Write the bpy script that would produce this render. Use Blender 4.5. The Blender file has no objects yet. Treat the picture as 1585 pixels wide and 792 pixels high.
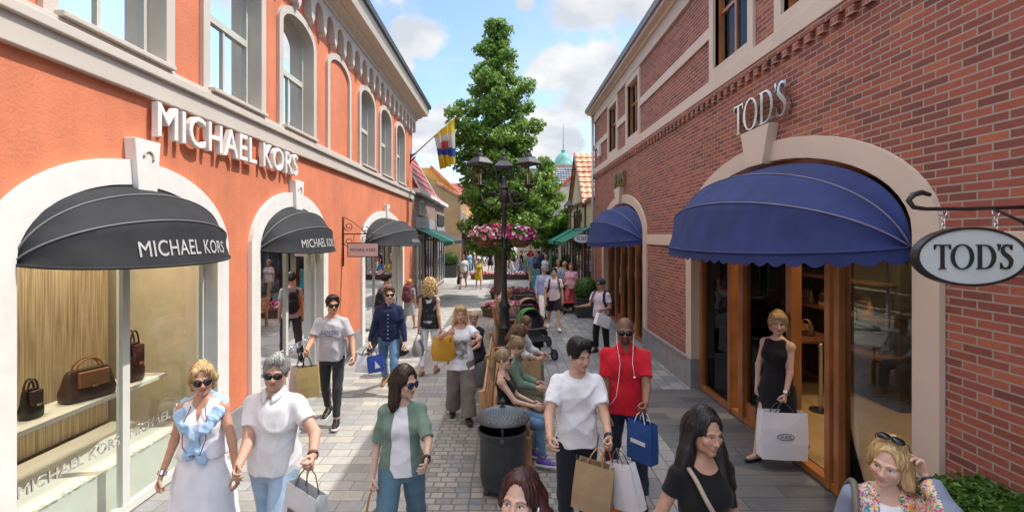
import bpy, bmesh, math, random
import numpy as np
from mathutils import Vector, Matrix, noise as mnoise
from mathutils.bvhtree import BVHTree
R = math.radians
PI = math.pi
random.seed(7)
SC = bpy.context.scene
COL = SC.collection
# ---------------------------------------------------------------- camera, world, sun, exposure
F, CH, VX, VY = 770.0, 2.65, 783.0, 365.0        # focal length in photo pixels, eye height, vanishing point
cam_d = bpy.data.cameras.new('camera')
cam = bpy.data.objects.new('camera', cam_d)
COL.objects.link(cam)
cam.location = (0, 0, CH)
cam.rotation_euler = (R(90), 0, 0)
cam_d.sensor_width = 36
cam_d.lens = 36 * F / 1585
cam_d.shift_x = (792.5 - VX) / 1585
cam_d.shift_y = -(396 - VY) / 1585
cam_d.clip_end = 3000
cam_d.clip_start = 0.05
SC.camera = cam
SUN_EL, SUN_AZ = 56.5, 80.0                       # azimuth clockwise from +Y (street direction)
w = bpy.data.worlds.new('World')
SC.world = w
w.use_nodes = True
nt = w.node_tree
nt.nodes.clear()
wo = nt.nodes.new('ShaderNodeOutputWorld')
bg = nt.nodes.new('ShaderNodeBackground')
sky = nt.nodes.new('ShaderNodeTexSky')
sky.sky_type = 'NISHITA'
sky.sun_disc = False
sky.sun_elevation = R(SUN_EL)
sky.sun_rotation = R(SUN_AZ)
sky.air_density = 1.0
sky.dust_density = 0.8
sky.ozone_density = 2.0
bg.inputs[1].default_value = 0.15
tc = nt.nodes.new('ShaderNodeTexCoord')
# clouds: noise over the direction projected on a high plane
sep = nt.nodes.new('ShaderNodeSeparateXYZ')
nt.links.new(tc.outputs['Generated'], sep.inputs[0])
zm = nt.nodes.new('ShaderNodeMath'); zm.operation = 'MAXIMUM'; zm.inputs[1].default_value = 0.0
nt.links.new(sep.outputs[2], zm.inputs[0])
za = nt.nodes.new('ShaderNodeMath'); za.operation = 'ADD'; za.inputs[1].default_value = 0.22
nt.links.new(zm.outputs[0], za.inputs[0])
dx = nt.nodes.new('ShaderNodeMath'); dx.operation = 'DIVIDE'
dy = nt.nodes.new('ShaderNodeMath'); dy.operation = 'DIVIDE'
nt.links.new(sep.outputs[0], dx.inputs[0]); nt.links.new(za.outputs[0], dx.inputs[1])
nt.links.new(sep.outputs[1], dy.inputs[0]); nt.links.new(za.outputs[0], dy.inputs[1])
cmb = nt.nodes.new('ShaderNodeCombineXYZ')
nt.links.new(dx.outputs[0], cmb.inputs[0]); nt.links.new(dy.outputs[0], cmb.inputs[1])
cmb.inputs[2].default_value = 3.7
n1 = nt.nodes.new('ShaderNodeTexNoise'); n1.inputs['Scale'].default_value = 1.9
n1.inputs['Detail'].default_value = 9; n1.inputs['Roughness'].default_value = 0.55
n1.inputs['Distortion'].default_value = 0.25
nt.links.new(cmb.outputs[0], n1.inputs['Vector'])
cr = nt.nodes.new('ShaderNodeValToRGB')
cr.color_ramp.elements[0].position = 0.485; cr.color_ramp.elements[0].color = (0, 0, 0, 1)
cr.color_ramp.elements[1].position = 0.565; cr.color_ramp.elements[1].color = (1, 1, 1, 1)
nt.links.new(n1.outputs[0], cr.inputs[0])
n2 = nt.nodes.new('ShaderNodeTexNoise'); n2.inputs['Scale'].default_value = 4.5; n2.inputs['Detail'].default_value = 6
nt.links.new(cmb.outputs[0], n2.inputs['Vector'])
cr2 = nt.nodes.new('ShaderNodeValToRGB')
cr2.color_ramp.elements[0].position = 0.35; cr2.color_ramp.elements[0].color = (2.35, 2.5, 2.75, 1)
cr2.color_ramp.elements[1].position = 0.65; cr2.color_ramp.elements[1].color = (3.5, 3.5, 3.5, 1)
nt.links.new(n2.outputs[0], cr2.inputs[0])
# overhead clouds, out of frame, made denser and brighter to fill the shaded street
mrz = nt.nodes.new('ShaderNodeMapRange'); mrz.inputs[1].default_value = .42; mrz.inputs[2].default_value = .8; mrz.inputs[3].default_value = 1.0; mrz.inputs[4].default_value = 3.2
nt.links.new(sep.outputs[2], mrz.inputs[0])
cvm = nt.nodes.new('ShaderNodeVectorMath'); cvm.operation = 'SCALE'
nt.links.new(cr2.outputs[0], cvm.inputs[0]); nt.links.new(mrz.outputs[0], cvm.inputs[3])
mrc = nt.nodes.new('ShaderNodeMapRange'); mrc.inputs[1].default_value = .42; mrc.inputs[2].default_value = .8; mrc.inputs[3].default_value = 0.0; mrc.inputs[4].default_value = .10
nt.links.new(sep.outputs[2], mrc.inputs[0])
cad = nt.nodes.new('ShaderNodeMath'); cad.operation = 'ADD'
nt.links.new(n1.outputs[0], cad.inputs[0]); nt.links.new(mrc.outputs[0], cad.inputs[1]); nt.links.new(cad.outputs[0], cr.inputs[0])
mx = nt.nodes.new('ShaderNodeMix'); mx.data_type = 'RGBA'
# cumulus banks seen up the street: soft blobs in the sky with noisy edges
nbk = nt.nodes.new('ShaderNodeTexNoise'); nbk.inputs['Scale'].default_value = 9; nbk.inputs['Detail'].default_value = 10; nbk.inputs['Roughness'].default_value = .58
nrmv = nt.nodes.new('ShaderNodeVectorMath'); nrmv.operation = 'NORMALIZE'
nt.links.new(tc.outputs['Generated'], nrmv.inputs[0]); nt.links.new(nrmv.outputs[0], nbk.inputs['Vector'])
acc = None
for bx_, by_, br_ in ((645, 62, .085), (615, 95, .06), (905, 8, .12), (985, 5, .10), (880, 105, .11), (925, 100, .09), (905, 165, .10), (855, 205, .11), (660, 205, .075), (815, 6, .035), (700, 185, .06), (560, -60, .15), (1080, 60, .2), (480, 150, .2)):
    v_ = Vector(((bx_ - VX) / F, 1, (VY - by_) / F)).normalized()
    sb_ = nt.nodes.new('ShaderNodeVectorMath'); sb_.operation = 'SUBTRACT'; sb_.inputs[1].default_value = v_; nt.links.new(nrmv.outputs[0], sb_.inputs[0])
    ms_ = nt.nodes.new('ShaderNodeVectorMath'); ms_.operation = 'MULTIPLY'; ms_.inputs[1].default_value = (1, 1, 1.45); nt.links.new(sb_.outputs[0], ms_.inputs[0])
    le_ = nt.nodes.new('ShaderNodeVectorMath'); le_.operation = 'LENGTH'; nt.links.new(ms_.outputs[0], le_.inputs[0])
    mr_ = nt.nodes.new('ShaderNodeMapRange'); mr_.inputs[1].default_value = 0; mr_.inputs[2].default_value = br_; mr_.inputs[3].default_value = 1; mr_.inputs[4].default_value = 0; nt.links.new(le_.outputs['Value'], mr_.inputs[0])
    if acc is None: acc = mr_
    else:
        m2_ = nt.nodes.new('ShaderNodeMath'); m2_.operation = 'MAXIMUM'; nt.links.new(acc.outputs[0], m2_.inputs[0]); nt.links.new(mr_.outputs[0], m2_.inputs[1]); acc = m2_
bl1 = nt.nodes.new('ShaderNodeMath'); bl1.operation = 'MULTIPLY_ADD'; bl1.inputs[1].default_value = 1.9; bl1.inputs[2].default_value = -1.0; nt.links.new(nbk.outputs[0], bl1.inputs[0])
bl2 = nt.nodes.new('ShaderNodeMath'); bl2.operation = 'ADD'; nt.links.new(bl1.outputs[0], bl2.inputs[0]); nt.links.new(acc.outputs[0], bl2.inputs[1])
crb = nt.nodes.new('ShaderNodeValToRGB'); crb.color_ramp.elements[0].position = .22; crb.color_ramp.elements[0].color = (0, 0, 0, 1); crb.color_ramp.elements[1].position = .48; crb.color_ramp.elements[1].color = (1, 1, 1, 1)
nt.links.new(bl2.outputs[0], crb.inputs[0])
mzg = nt.nodes.new('ShaderNodeMapRange'); mzg.inputs[1].default_value = .40; mzg.inputs[2].default_value = .58; mzg.inputs[3].default_value = .14; mzg.inputs[4].default_value = 1; nt.links.new(sep.outputs[2], mzg.inputs[0])
gen = nt.nodes.new('ShaderNodeMath'); gen.operation = 'MULTIPLY'; nt.links.new(cr.outputs[0], gen.inputs[0]); nt.links.new(mzg.outputs[0], gen.inputs[1])
fmx = nt.nodes.new('ShaderNodeMath'); fmx.operation = 'MAXIMUM'; nt.links.new(gen.outputs[0], fmx.inputs[0]); nt.links.new(crb.outputs[0], fmx.inputs[1])
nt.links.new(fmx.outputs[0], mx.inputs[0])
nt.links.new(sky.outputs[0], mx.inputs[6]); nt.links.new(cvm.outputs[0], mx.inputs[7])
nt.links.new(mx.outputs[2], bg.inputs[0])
nt.links.new(bg.outputs[0], wo.inputs[0])
sun_d = bpy.data.lights.new('sun', 'SUN')
sun_d.energy = 2.4
sun_d.angle = R(0.5)
sun_d.color = (1.0, 0.95, 0.87)
sun = bpy.data.objects.new('sun', sun_d)
COL.objects.link(sun)
_sd = Vector((math.sin(R(SUN_AZ)) * math.cos(R(SUN_EL)), math.cos(R(SUN_AZ)) * math.cos(R(SUN_EL)), math.sin(R(SUN_EL))))
sun.rotation_euler = (-_sd).to_track_quat('-Z', 'Y').to_euler()
sun.location = (30, 10, 40)
SC.view_settings.view_transform = 'Standard'
SC.view_settings.look = 'None'
SC.view_settings.exposure = 0.98
SC.view_settings.gamma = 1
SC.view_settings.use_curve_mapping = False
SC.cycles.max_bounces = 8
SC.cycles.transparent_max_bounces = 12
SC.cycles.caustics_reflective = False
SC.cycles.caustics_refractive = False

# ---------------------------------------------------------------- helpers
def tag(o, label=None, cat=None, group=None, kind=None):
    if label: o['label'] = label
    if cat: o['category'] = cat
    if group: o['group'] = group
    if kind: o['kind'] = kind
    return o

def empty(name, loc=(0, 0, 0), rz=0, label=None, cat=None, group=None):
    o = bpy.data.objects.new(name, None)
    o.empty_display_size = 0.2
    COL.objects.link(o)
    o.location = loc
    o.rotation_euler = (0, 0, rz)
    return tag(o, label, cat, group)

def copy_tree(o, parent=None):
    c = o.copy()
    COL.objects.link(c)
    if parent is not None: c.parent = parent
    for ch in list(o.children): copy_tree(ch, c)
    return c

class G:
    """mesh accumulator"""
    def __init__(s):
        s.v = []; s.f = []; s.m = []; s.M = None
    def add(s, vs, fs, mi=0):
        n = len(s.v)
        if s.M is not None: vs = [tuple(s.M @ Vector(v)) for v in vs]
        s.v += [tuple(v) for v in vs]
        s.f += [tuple(i + n for i in f) for f in fs]
        s.m += [mi] * len(fs)
        return s
    def box(s, a, b, mi=0):
        x0, y0, z0 = a; x1, y1, z1 = b
        if x0 > x1: x0, x1 = x1, x0
        if y0 > y1: y0, y1 = y1, y0
        if z0 > z1: z0, z1 = z1, z0
        return s.add([(x0, y0, z0), (x1, y0, z0), (x1, y1, z0), (x0, y1, z0), (x0, y0, z1), (x1, y0, z1), (x1, y1, z1), (x0, y1, z1)],
              [(0, 3, 2, 1), (4, 5, 6, 7), (0, 1, 5, 4), (1, 2, 6, 5), (2, 3, 7, 6), (3, 0, 4, 7)], mi)
    def ring(s, rings, caps=True, mi=0, close=False):
        n = len(rings[0]); vs = [p for r in rings for p in r]; fs = []
        k = len(rings)
        for i in range(k - 1 + (1 if close else 0)):
            a = i * n; b = ((i + 1) % k) * n
            for j in range(n):
                fs.append((a + j, a + (j + 1) % n, b + (j + 1) % n, b + j))
        if caps and not close:
            fs.append(tuple(range(n - 1, -1, -1))); fs.append(tuple((k - 1) * n + j for j in range(n)))
        return s.add(vs, fs, mi)
    def tube(s, pts, rad, n=8, mi=0, caps=True, close=False):
        pts = [Vector(p) for p in pts]
        rs = rad if isinstance(rad, (list, tuple)) else [rad] * len(pts)
        rings = []; up = None
        for i, p in enumerate(pts):
            if close: d = pts[(i + 1) % len(pts)] - pts[i - 1]
            else: d = pts[min(i + 1, len(pts) - 1)] - pts[max(i - 1, 0)]
            d.normalize()
            if up is None:
                up = Vector((0, 0, 1)) if abs(d.z) < .9 else Vector((1, 0, 0))
            a = d.cross(up)
            if a.length < 1e-5: a = d.cross(Vector((0.3, 1, 0.2)))
            a.normalize(); b = d.cross(a).normalized(); up = -b if False else up
            b = a.cross(d).normalized(); up = b
            rings.append([p + (a * math.cos(t) + b * math.sin(t)) * rs[i] for t in [2 * PI * j / n for j in range(n)]])
        return s.ring(rings, caps, mi, close)
    def lathe(s, prof, c=(0, 0, 0), n=24, mi=0, sx=1, sy=1, caps=True):
        rings = [[(c[0] + r * sx * math.cos(2 * PI * j / n), c[1] + r * sy * math.sin(2 * PI * j / n), c[2] + z) for j in range(n)] for r, z in prof]
        return s.ring(rings, caps, mi)
    def ball(s, c, r, n=12, mi=0):
        rx, ry, rz = r if isinstance(r, (tuple, list)) else (r, r, r)
        prof = [(max(math.sin(PI * i / (n // 2 + 2)), .02), -math.cos(PI * i / (n // 2 + 2))) for i in range(n // 2 + 3)]
        rings = [[(c[0] + q * rx * math.cos(2 * PI * j / n), c[1] + q * ry * math.sin(2 * PI * j / n), c[2] + z * rz) for j in range(n)] for q, z in prof]
        return s.ring(rings, True, mi)
    def prism(s, poly, z0, z1, mi=0, ax=None):
        """poly in 2D extruded; ax maps (u,v,w)->xyz"""
        ax = ax or (lambda u, v, q: (u, v, q))
        n = len(poly)
        vs = [ax(u, v, z0) for u, v in poly] + [ax(u, v, z1) for u, v in poly]
        fs = [tuple(range(n - 1, -1, -1)), tuple(range(n, 2 * n))] + [(j, (j + 1) % n, n + (j + 1) % n, n + j) for j in range(n)]
        return s.add(vs, fs, mi)
    def mesh(s, me):
        s.add([v.co[:] for v in me.vertices], [tuple(p.vertices) for p in me.polygons])
        return s
    def build(s, name, mats, parent=None, smooth=False, bevel=0, fix=True):
        me = bpy.data.meshes.new(name)
        me.from_pydata(s.v, [], s.f)
        if not isinstance(mats, (list, tuple)): mats = [mats]
        for m in mats: me.materials.append(m)
        if len(mats) > 1: me.polygons.foreach_set('material_index', s.m)
        if fix:
            bm = bmesh.new(); bm.from_mesh(me)
            bmesh.ops.recalc_face_normals(bm, faces=bm.faces)
            bm.to_mesh(me); bm.free()
        if smooth:
            me.polygons.foreach_set('use_smooth', [True] * len(me.polygons))
            if smooth == 'auto':
                try: me.set_sharp_from_angle(angle=R(40))
                except Exception: pass
        o = bpy.data.objects.new(name, me)
        COL.objects.link(o)
        if parent is not None: o.parent = parent
        if bevel:
            b = o.modifiers.new('bevel', 'BEVEL'); b.width = bevel; b.segments = 2; b.limit_method = 'ANGLE'
        return o

def fill2d(loops, depth):
    """planar shape with holes (even-odd), extruded; returns (verts, faces) with w in 0..depth"""
    cu = bpy.data.curves.new('tmp', 'CURVE')
    cu.dimensions = '2D'; cu.fill_mode = 'BOTH'; cu.extrude = depth / 2
    for lp in loops:
        sp = cu.splines.new('POLY'); sp.points.add(len(lp) - 1)
        for p, (u, v) in zip(sp.points, lp): p.co = (u, v, 0, 1)
        sp.use_cyclic_u = True
    return _cu2mesh(cu, depth / 2)

def _cu2mesh(cu, dz=0):
    ob = bpy.data.objects.new('tmp', cu)
    COL.objects.link(ob)
    dg = bpy.context.evaluated_depsgraph_get(); dg.update()
    me = bpy.data.meshes.new_from_object(ob.evaluated_get(dg))
    vs = [(v.co.x, v.co.y, v.co.z + dz) for v in me.vertices]
    fs = [tuple(p.vertices) for p in me.polygons]
    bpy.data.objects.remove(ob); bpy.data.curves.remove(cu); bpy.data.meshes.remove(me)
    return vs, fs

def text_mesh(s, size=1, depth=.02, bold=0.0, space=1.0, width=None):
    """centred text -> verts (x right, y up, z 0..depth)"""
    cu = bpy.data.curves.new('tmp', 'FONT')
    cu.body = s; cu.size = size; cu.extrude = depth / 2; cu.bevel_depth = bold * size; cu.bevel_resolution = 0; cu.extrude = max(depth / 2 - bold * size, .0004); cu.space_character = space
    cu.resolution_u = 4
    vs, fs = _cu2mesh(cu, depth / 2)
    xs = [v[0] for v in vs]; ys = [v[1] for v in vs]
    cx = (min(xs) + max(xs)) / 2; k = 1
    if width: k = width / (max(xs) - min(xs))
    y0 = min(ys)
    return [((x - cx) * k, (y - y0), z) for x, y, z in vs], fs

def arch_loop(c, hw, s, r, b, n=28):
    """door-like outline: from bottom b up to springing s, elliptic rise r; in (u,v)"""
    pts = [(c - hw, b)]
    for i in range(n + 1):
        t = PI - PI * i / n
        pts.append((c + hw * math.cos(t), s + r * math.sin(t)))
    pts.append((c + hw, b))
    return pts

def rect(u0, u1, v0, v1): return [(u0, v0), (u1, v0), (u1, v1), (u0, v1)]

# ---------------------------------------------------------------- materials
MC = {}
def _nodes(name):
    m = bpy.data.materials.new(name); m.use_nodes = True
    nt = m.node_tree
    return m, nt, nt.nodes['Principled BSDF']
def N(nt, t, **kw):
    n = nt.nodes.new(t)
    for k, v in kw.items():
        if k.startswith('i_'): n.inputs[k[2:].replace('_', ' ')].default_value = v
        else: setattr(n, k, v)
    return n
def rgba(c): return (c[0], c[1], c[2], 1)
def px2x(px, z): return (px - VX) / F * z
def at(px, py, z): return Vector((px2x(px, z), z, CH - (py - VY) / F * z))
def on_ground(px, py): z = F * CH / (py - VY); return Vector((px2x(px, z), z, 0))
def mat(name, col, rough=.6, metal=0.0, var=.12, vs=6.0, bump=.0, bs=60.0, spec=.5, coat=0, sheen=0, detail=4):
    if name in MC: return MC[name]
    m, nt, b = _nodes(name)
    L = nt.links.new
    tc = N(nt, 'ShaderNodeTexCoord')
    nz = N(nt, 'ShaderNodeTexNoise', i_Scale=vs, i_Detail=detail)
    L(tc.outputs['Object'], nz.inputs['Vector'])
    mx = N(nt, 'ShaderNodeMix', data_type='RGBA')
    lo = tuple(max(0, x * (1 - var)) for x in col); hi = tuple(min(1, x * (1 + var)) for x in col)
    mr = N(nt, 'ShaderNodeMapRange'); mr.inputs[1].default_value = .3; mr.inputs[2].default_value = .7
    L(nz.outputs[0], mr.inputs[0]); L(mr.outputs[0], mx.inputs[0])
    mx.inputs[6].default_value = rgba(lo); mx.inputs[7].default_value = rgba(hi)
    L(mx.outputs[2], b.inputs['Base Color'])
    b.inputs['Roughness'].default_value = rough
    b.inputs['Metallic'].default_value = metal
    b.inputs['Specular IOR Level'].default_value = spec
    if coat: b.inputs['Coat Weight'].default_value = coat; b.inputs['Coat Roughness'].default_value = .1
    if sheen: b.inputs['Sheen Weight'].default_value = sheen
    if bump:
        n3 = N(nt, 'ShaderNodeTexNoise', i_Scale=bs, i_Detail=5)
        L(tc.outputs['Object'], n3.inputs['Vector'])
        bp = N(nt, 'ShaderNodeBump', i_Strength=bump, i_Distance=.01)
        L(n3.outputs[0], bp.inputs['Height']); L(bp.outputs[0], b.inputs['Normal'])
    MC[name] = m
    return m

def ramp(nt, stops, interp='LINEAR'):
    r = N(nt, 'ShaderNodeValToRGB'); e = r.color_ramp.elements; r.color_ramp.interpolation = interp
    while len(e) < len(stops): e.new(.5)
    for q, (p, c) in zip(e, stops): q.position = p; q.color = rgba(c)
    return r

def brick_mat(name, plane, bw, bh, mortar, stops, mcol, rough=.8, bump=.5, offset=.5, dirt=.25, warp=.0, squash=1.0, sqf=2):
    """plane: which world axes give (u,v)"""
    if name in MC: return MC[name]
    m, nt, b = _nodes(name); L = nt.links.new
    ge = N(nt, 'ShaderNodeNewGeometry'); sp = N(nt, 'ShaderNodeSeparateXYZ'); cb = N(nt, 'ShaderNodeCombineXYZ')
    L(ge.outputs['Position'], sp.inputs[0])
    L(sp.outputs['XYZ'.index(plane[0])], cb.inputs[0]); L(sp.outputs['XYZ'.index(plane[1])], cb.inputs[1])
    vec = cb.outputs[0]
    if warp:
        nw = N(nt, 'ShaderNodeTexNoise', i_Scale=2.5, i_Detail=3); L(vec, nw.inputs['Vector'])
        va = N(nt, 'ShaderNodeVectorMath', operation='SCALE'); va.inputs[3].default_value = warp; L(nw.outputs['Color'], va.inputs[0])
        vb = N(nt, 'ShaderNodeVectorMath', operation='ADD'); L(vec, vb.inputs[0]); L(va.outputs[0], vb.inputs[1]); vec = vb.outputs[0]
    br = N(nt, 'ShaderNodeTexBrick', offset=offset, squash=squash, squash_frequency=sqf)
    br.inputs['Color1'].default_value = (0, 0, 0, 1); br.inputs['Color2'].default_value = (1, 1, 1, 1)
    br.inputs['Mortar'].default_value = (.5, .5, .5, 1)
    br.inputs['Scale'].default_value = 1; br.inputs['Mortar Size'].default_value = mortar
    br.inputs['Mortar Smooth'].default_value = .15; br.inputs['Bias'].default_value = 0
    br.inputs['Brick Width'].default_value = bw; br.inputs['Row Height'].default_value = bh
    L(vec, br.inputs['Vector'])
    rp = ramp(nt, stops); L(br.outputs['Color'], rp.inputs[0])
    nz = N(nt, 'ShaderNodeTexNoise', i_Scale=14, i_Detail=6, i_Roughness=.65); L(vec, nz.inputs['Vector'])
    nl = N(nt, 'ShaderNodeTexNoise', i_Scale=.7, i_Detail=4); L(vec, nl.inputs['Vector'])
    m1 = N(nt, 'ShaderNodeMix', data_type='RGBA', blend_type='MULTIPLY'); m1.inputs[0].default_value = 1
    d1 = N(nt, 'ShaderNodeMapRange'); d1.inputs[1].default_value = .25; d1.inputs[2].default_value = .75
    d1.inputs[3].default_value = 1 - dirt; d1.inputs[4].default_value = 1 + dirt * .6
    ad = N(nt, 'ShaderNodeMath', operation='ADD'); L(nz.outputs[0], ad.inputs[0]); L(nl.outputs[0], ad.inputs[1])
    hf = N(nt, 'ShaderNodeMath', operation='MULTIPLY'); hf.inputs[1].default_value = .5; L(ad.outputs[0], hf.inputs[0])
    L(hf.outputs[0], d1.inputs[0]); L(rp.outputs[0], m1.inputs[6]); L(d1.outputs[0], m1.inputs[7])
    mm = N(nt, 'ShaderNodeMix', data_type='RGBA'); L(br.outputs['Fac'], mm.inputs[0]); L(m1.outputs[2], mm.inputs[6])
    mm.inputs[7].default_value = rgba(mcol)
    L(mm.outputs[2], b.inputs['Base Color'])
    b.inputs['Roughness'].default_value = rough
    hi = N(nt, 'ShaderNodeMath', operation='MULTIPLY_ADD'); L(br.outputs['Fac'], hi.inputs[0]); hi.inputs[1].default_value = -1
    L(nz.outputs[0], hi.inputs[2])
    bp = N(nt, 'ShaderNodeBump', i_Strength=bump, i_Distance=.008); L(hi.outputs[0], bp.inputs['Height']); L(bp.outputs[0], b.inputs['Normal'])
    MC[name] = m
    return m

def glass_mat(name, tint=(.9, .95, .93), refl=.25, rough=.0, body=None):
    """thin pane: clear transmission with a mirror share that grows at grazing angles"""
    if name in MC: return MC[name]
    m, nt, b = _nodes(name); L = nt.links.new
    nt.nodes.remove(b); out = nt.nodes['Material Output']
    tr = N(nt, 'ShaderNodeBsdfTransparent'); tr.inputs[0].default_value = rgba(tint)
    gl = N(nt, 'ShaderNodeBsdfGlossy'); gl.inputs['Roughness'].default_value = rough; gl.inputs[0].default_value = (.95, .97, 1, 1)
    lw = N(nt, 'ShaderNodeLayerWeight'); lw.inputs[0].default_value = refl
    mx = N(nt, 'ShaderNodeMixShader'); L(lw.outputs['Fresnel'], mx.inputs[0]); L(tr.outputs[0], mx.inputs[1]); L(gl.outputs[0], mx.inputs[2])
    L(mx.outputs[0], out.inputs[0])
    MC[name] = m
    return m

def pattern_mat(name, base, spots, scale=30, thr=(.35, .4), rough=.8, kind='voronoi', bump=0):
    """cloth print: blotches of several colours on a base colour"""
    if name in MC: return MC[name]
    m, nt, b = _nodes(name); L = nt.links.new
    tc = N(nt, 'ShaderNodeTexCoord')
    nz = N(nt, 'ShaderNodeTexNoise', i_Scale=scale * .6, i_Detail=2); L(tc.outputs['Object'], nz.inputs['Vector'])
    wv = N(nt, 'ShaderNodeMix', data_type='VECTOR'); wv.inputs[0].default_value = .06
    L(tc.outputs['Object'], wv.inputs[4]); L(nz.outputs['Color'], wv.inputs[5])
    vo = N(nt, 'ShaderNodeTexVoronoi', i_Scale=scale); L(wv.outputs[1], vo.inputs['Vector'])
    sp = N(nt, 'ShaderNodeSeparateColor'); L(vo.outputs['Color'], sp.inputs[0])
    k = len(spots)
    rp = ramp(nt, [(i / k, c) for i, c in enumerate(spots)], 'CONSTANT'); L(sp.outputs[0], rp.inputs[0])
    mr = N(nt, 'ShaderNodeMapRange'); mr.inputs[1].default_value = thr[0]; mr.inputs[2].default_value = thr[1]
    src = vo.outputs['Distance']
    if kind == 'noise':
        n2 = N(nt, 'ShaderNodeTexNoise', i_Scale=scale * .35, i_Detail=5, i_Roughness=.6); L(tc.outputs['Object'], n2.inputs['Vector']); src = n2.outputs[0]
    L(src, mr.inputs[0])
    mx = N(nt, 'ShaderNodeMix', data_type='RGBA'); L(mr.outputs[0], mx.inputs[0]); L(rp.outputs[0], mx.inputs[6]); mx.inputs[7].default_value = rgba(base)
    L(mx.outputs[2], b.inputs['Base Color']); b.inputs['Roughness'].default_value = rough
    MC[name] = m
    return m

def vcol_mat(name, rough=.5, sub=.0, spec=.4, bump=.0, bs=200, var=.06):
    if name in MC: return MC[name]
    m, nt, b = _nodes(name); L = nt.links.new
    at = N(nt, 'ShaderNodeVertexColor', layer_name='Col')
    tc = N(nt, 'ShaderNodeTexCoord'); nz = N(nt, 'ShaderNodeTexNoise', i_Scale=35, i_Detail=5); L(tc.outputs['Object'], nz.inputs['Vector'])
    mr = N(nt, 'ShaderNodeMapRange'); mr.inputs[1].default_value = .3; mr.inputs[2].default_value = .7; mr.inputs[3].default_value = 1 - var; mr.inputs[4].default_value = 1 + var
    L(nz.outputs[0], mr.inputs[0])
    mx = N(nt, 'ShaderNodeMix', data_type='RGBA', blend_type='MULTIPLY'); mx.inputs[0].default_value = 1
    L(at.outputs[0], mx.inputs[6]); L(mr.outputs[0], mx.inputs[7]); L(mx.outputs[2], b.inputs['Base Color'])
    b.inputs['Roughness'].default_value = rough; b.inputs['Specular IOR Level'].default_value = spec
    if sub:
        b.inputs['Subsurface Weight'].default_value = sub; b.inputs['Subsurface Scale'].default_value = .01
        b.inputs['Subsurface Radius'].default_value = (1, .35, .2)
    MC[name] = m
    return m

white_paint = mat('white_paint', (.76, .74, .70), .55, var=.05, bump=.05, bs=90)
cream_paint = mat('cream_paint', (.60, .49, .40), .6, var=.05, vs=1.5, bump=.06, bs=80)
stone_beige = mat('stone_beige', (.56, .50, .43), .6, var=.05, vs=1.5, bump=.08, bs=60)
frame_grey = mat('frame_grey', (.55, .54, .47), .45, var=.04)
steel_frame = mat('steel_frame', (.66, .66, .60), .35, var=.04)
black_iron = mat('black_iron', (.018, .018, .02), .4, var=.3, vs=20, bump=.15, bs=120)
dark_metal = mat('dark_metal', (.035, .037, .042), .45, var=.2, vs=12)
chrome = mat('chrome', (.75, .75, .76), .12, metal=1, var=.03)
wood_door = mat('wood_door', (.34, .125, .035), .32, var=.25, vs=3, coat=.3)
wood_dark = mat('wood_dark', (.13, .045, .022), .4, var=.25, vs=3)
bench_wood = mat('bench_wood', (.42, .21, .09), .55, var=.25, vs=4, bump=.15, bs=40)
plinth_stone = mat('plinth_stone', (.25, .245, .255), .65, var=.15, vs=5, bump=.1, bs=90)
# ---------------------------------------------------------------- ground and paving
XL, XR = -3.50, 3.26
def zL(px): return F * -XL / (VX - px)
def zR(px): return F * XR / (px - VX)
g = G(); g.box((-400, -60, -.3), (400, 900, -.012)); tag(g.build('ground', mat('ground_earth', (.22, .2, .18), .9, var=.2, vs=.05)), kind='structure')
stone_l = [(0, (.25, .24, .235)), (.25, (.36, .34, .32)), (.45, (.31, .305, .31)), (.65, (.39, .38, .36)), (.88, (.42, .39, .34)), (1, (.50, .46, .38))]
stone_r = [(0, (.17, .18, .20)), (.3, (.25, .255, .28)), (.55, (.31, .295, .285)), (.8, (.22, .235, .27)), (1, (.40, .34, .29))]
stone_c = [(0, (.21, .205, .205)), (.3, (.28, .27, .26)), (.6, (.35, .32, .285)), (.85, (.26, .25, .25)), (1, (.44, .36, .26))]
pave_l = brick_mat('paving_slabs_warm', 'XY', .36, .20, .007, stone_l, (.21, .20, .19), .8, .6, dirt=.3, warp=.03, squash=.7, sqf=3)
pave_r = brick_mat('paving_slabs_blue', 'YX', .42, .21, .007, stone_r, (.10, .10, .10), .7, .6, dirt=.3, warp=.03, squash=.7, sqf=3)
pave_c = brick_mat('paving_setts', 'XY', .17, .11, .010, stone_c, (.15, .145, .14), .8, .9, dirt=.35, warp=.05, squash=.8, sqf=2)
def sheet(name, x0, x1, y0, y1, z, m):
    g = G(); g.box((x0, y0, z - .012), (x1, y1, z)); return tag(g.build(name, m), kind='structure')
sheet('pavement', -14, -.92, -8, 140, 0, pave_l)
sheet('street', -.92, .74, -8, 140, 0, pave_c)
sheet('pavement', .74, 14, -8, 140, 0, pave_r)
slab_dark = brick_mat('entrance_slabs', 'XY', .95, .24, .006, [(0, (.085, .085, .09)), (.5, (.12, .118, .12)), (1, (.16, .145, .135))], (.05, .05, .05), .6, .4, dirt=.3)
sheet('pavement', 2.05, XR + .4, 3.7, 8.6, .004, slab_dark)
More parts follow.
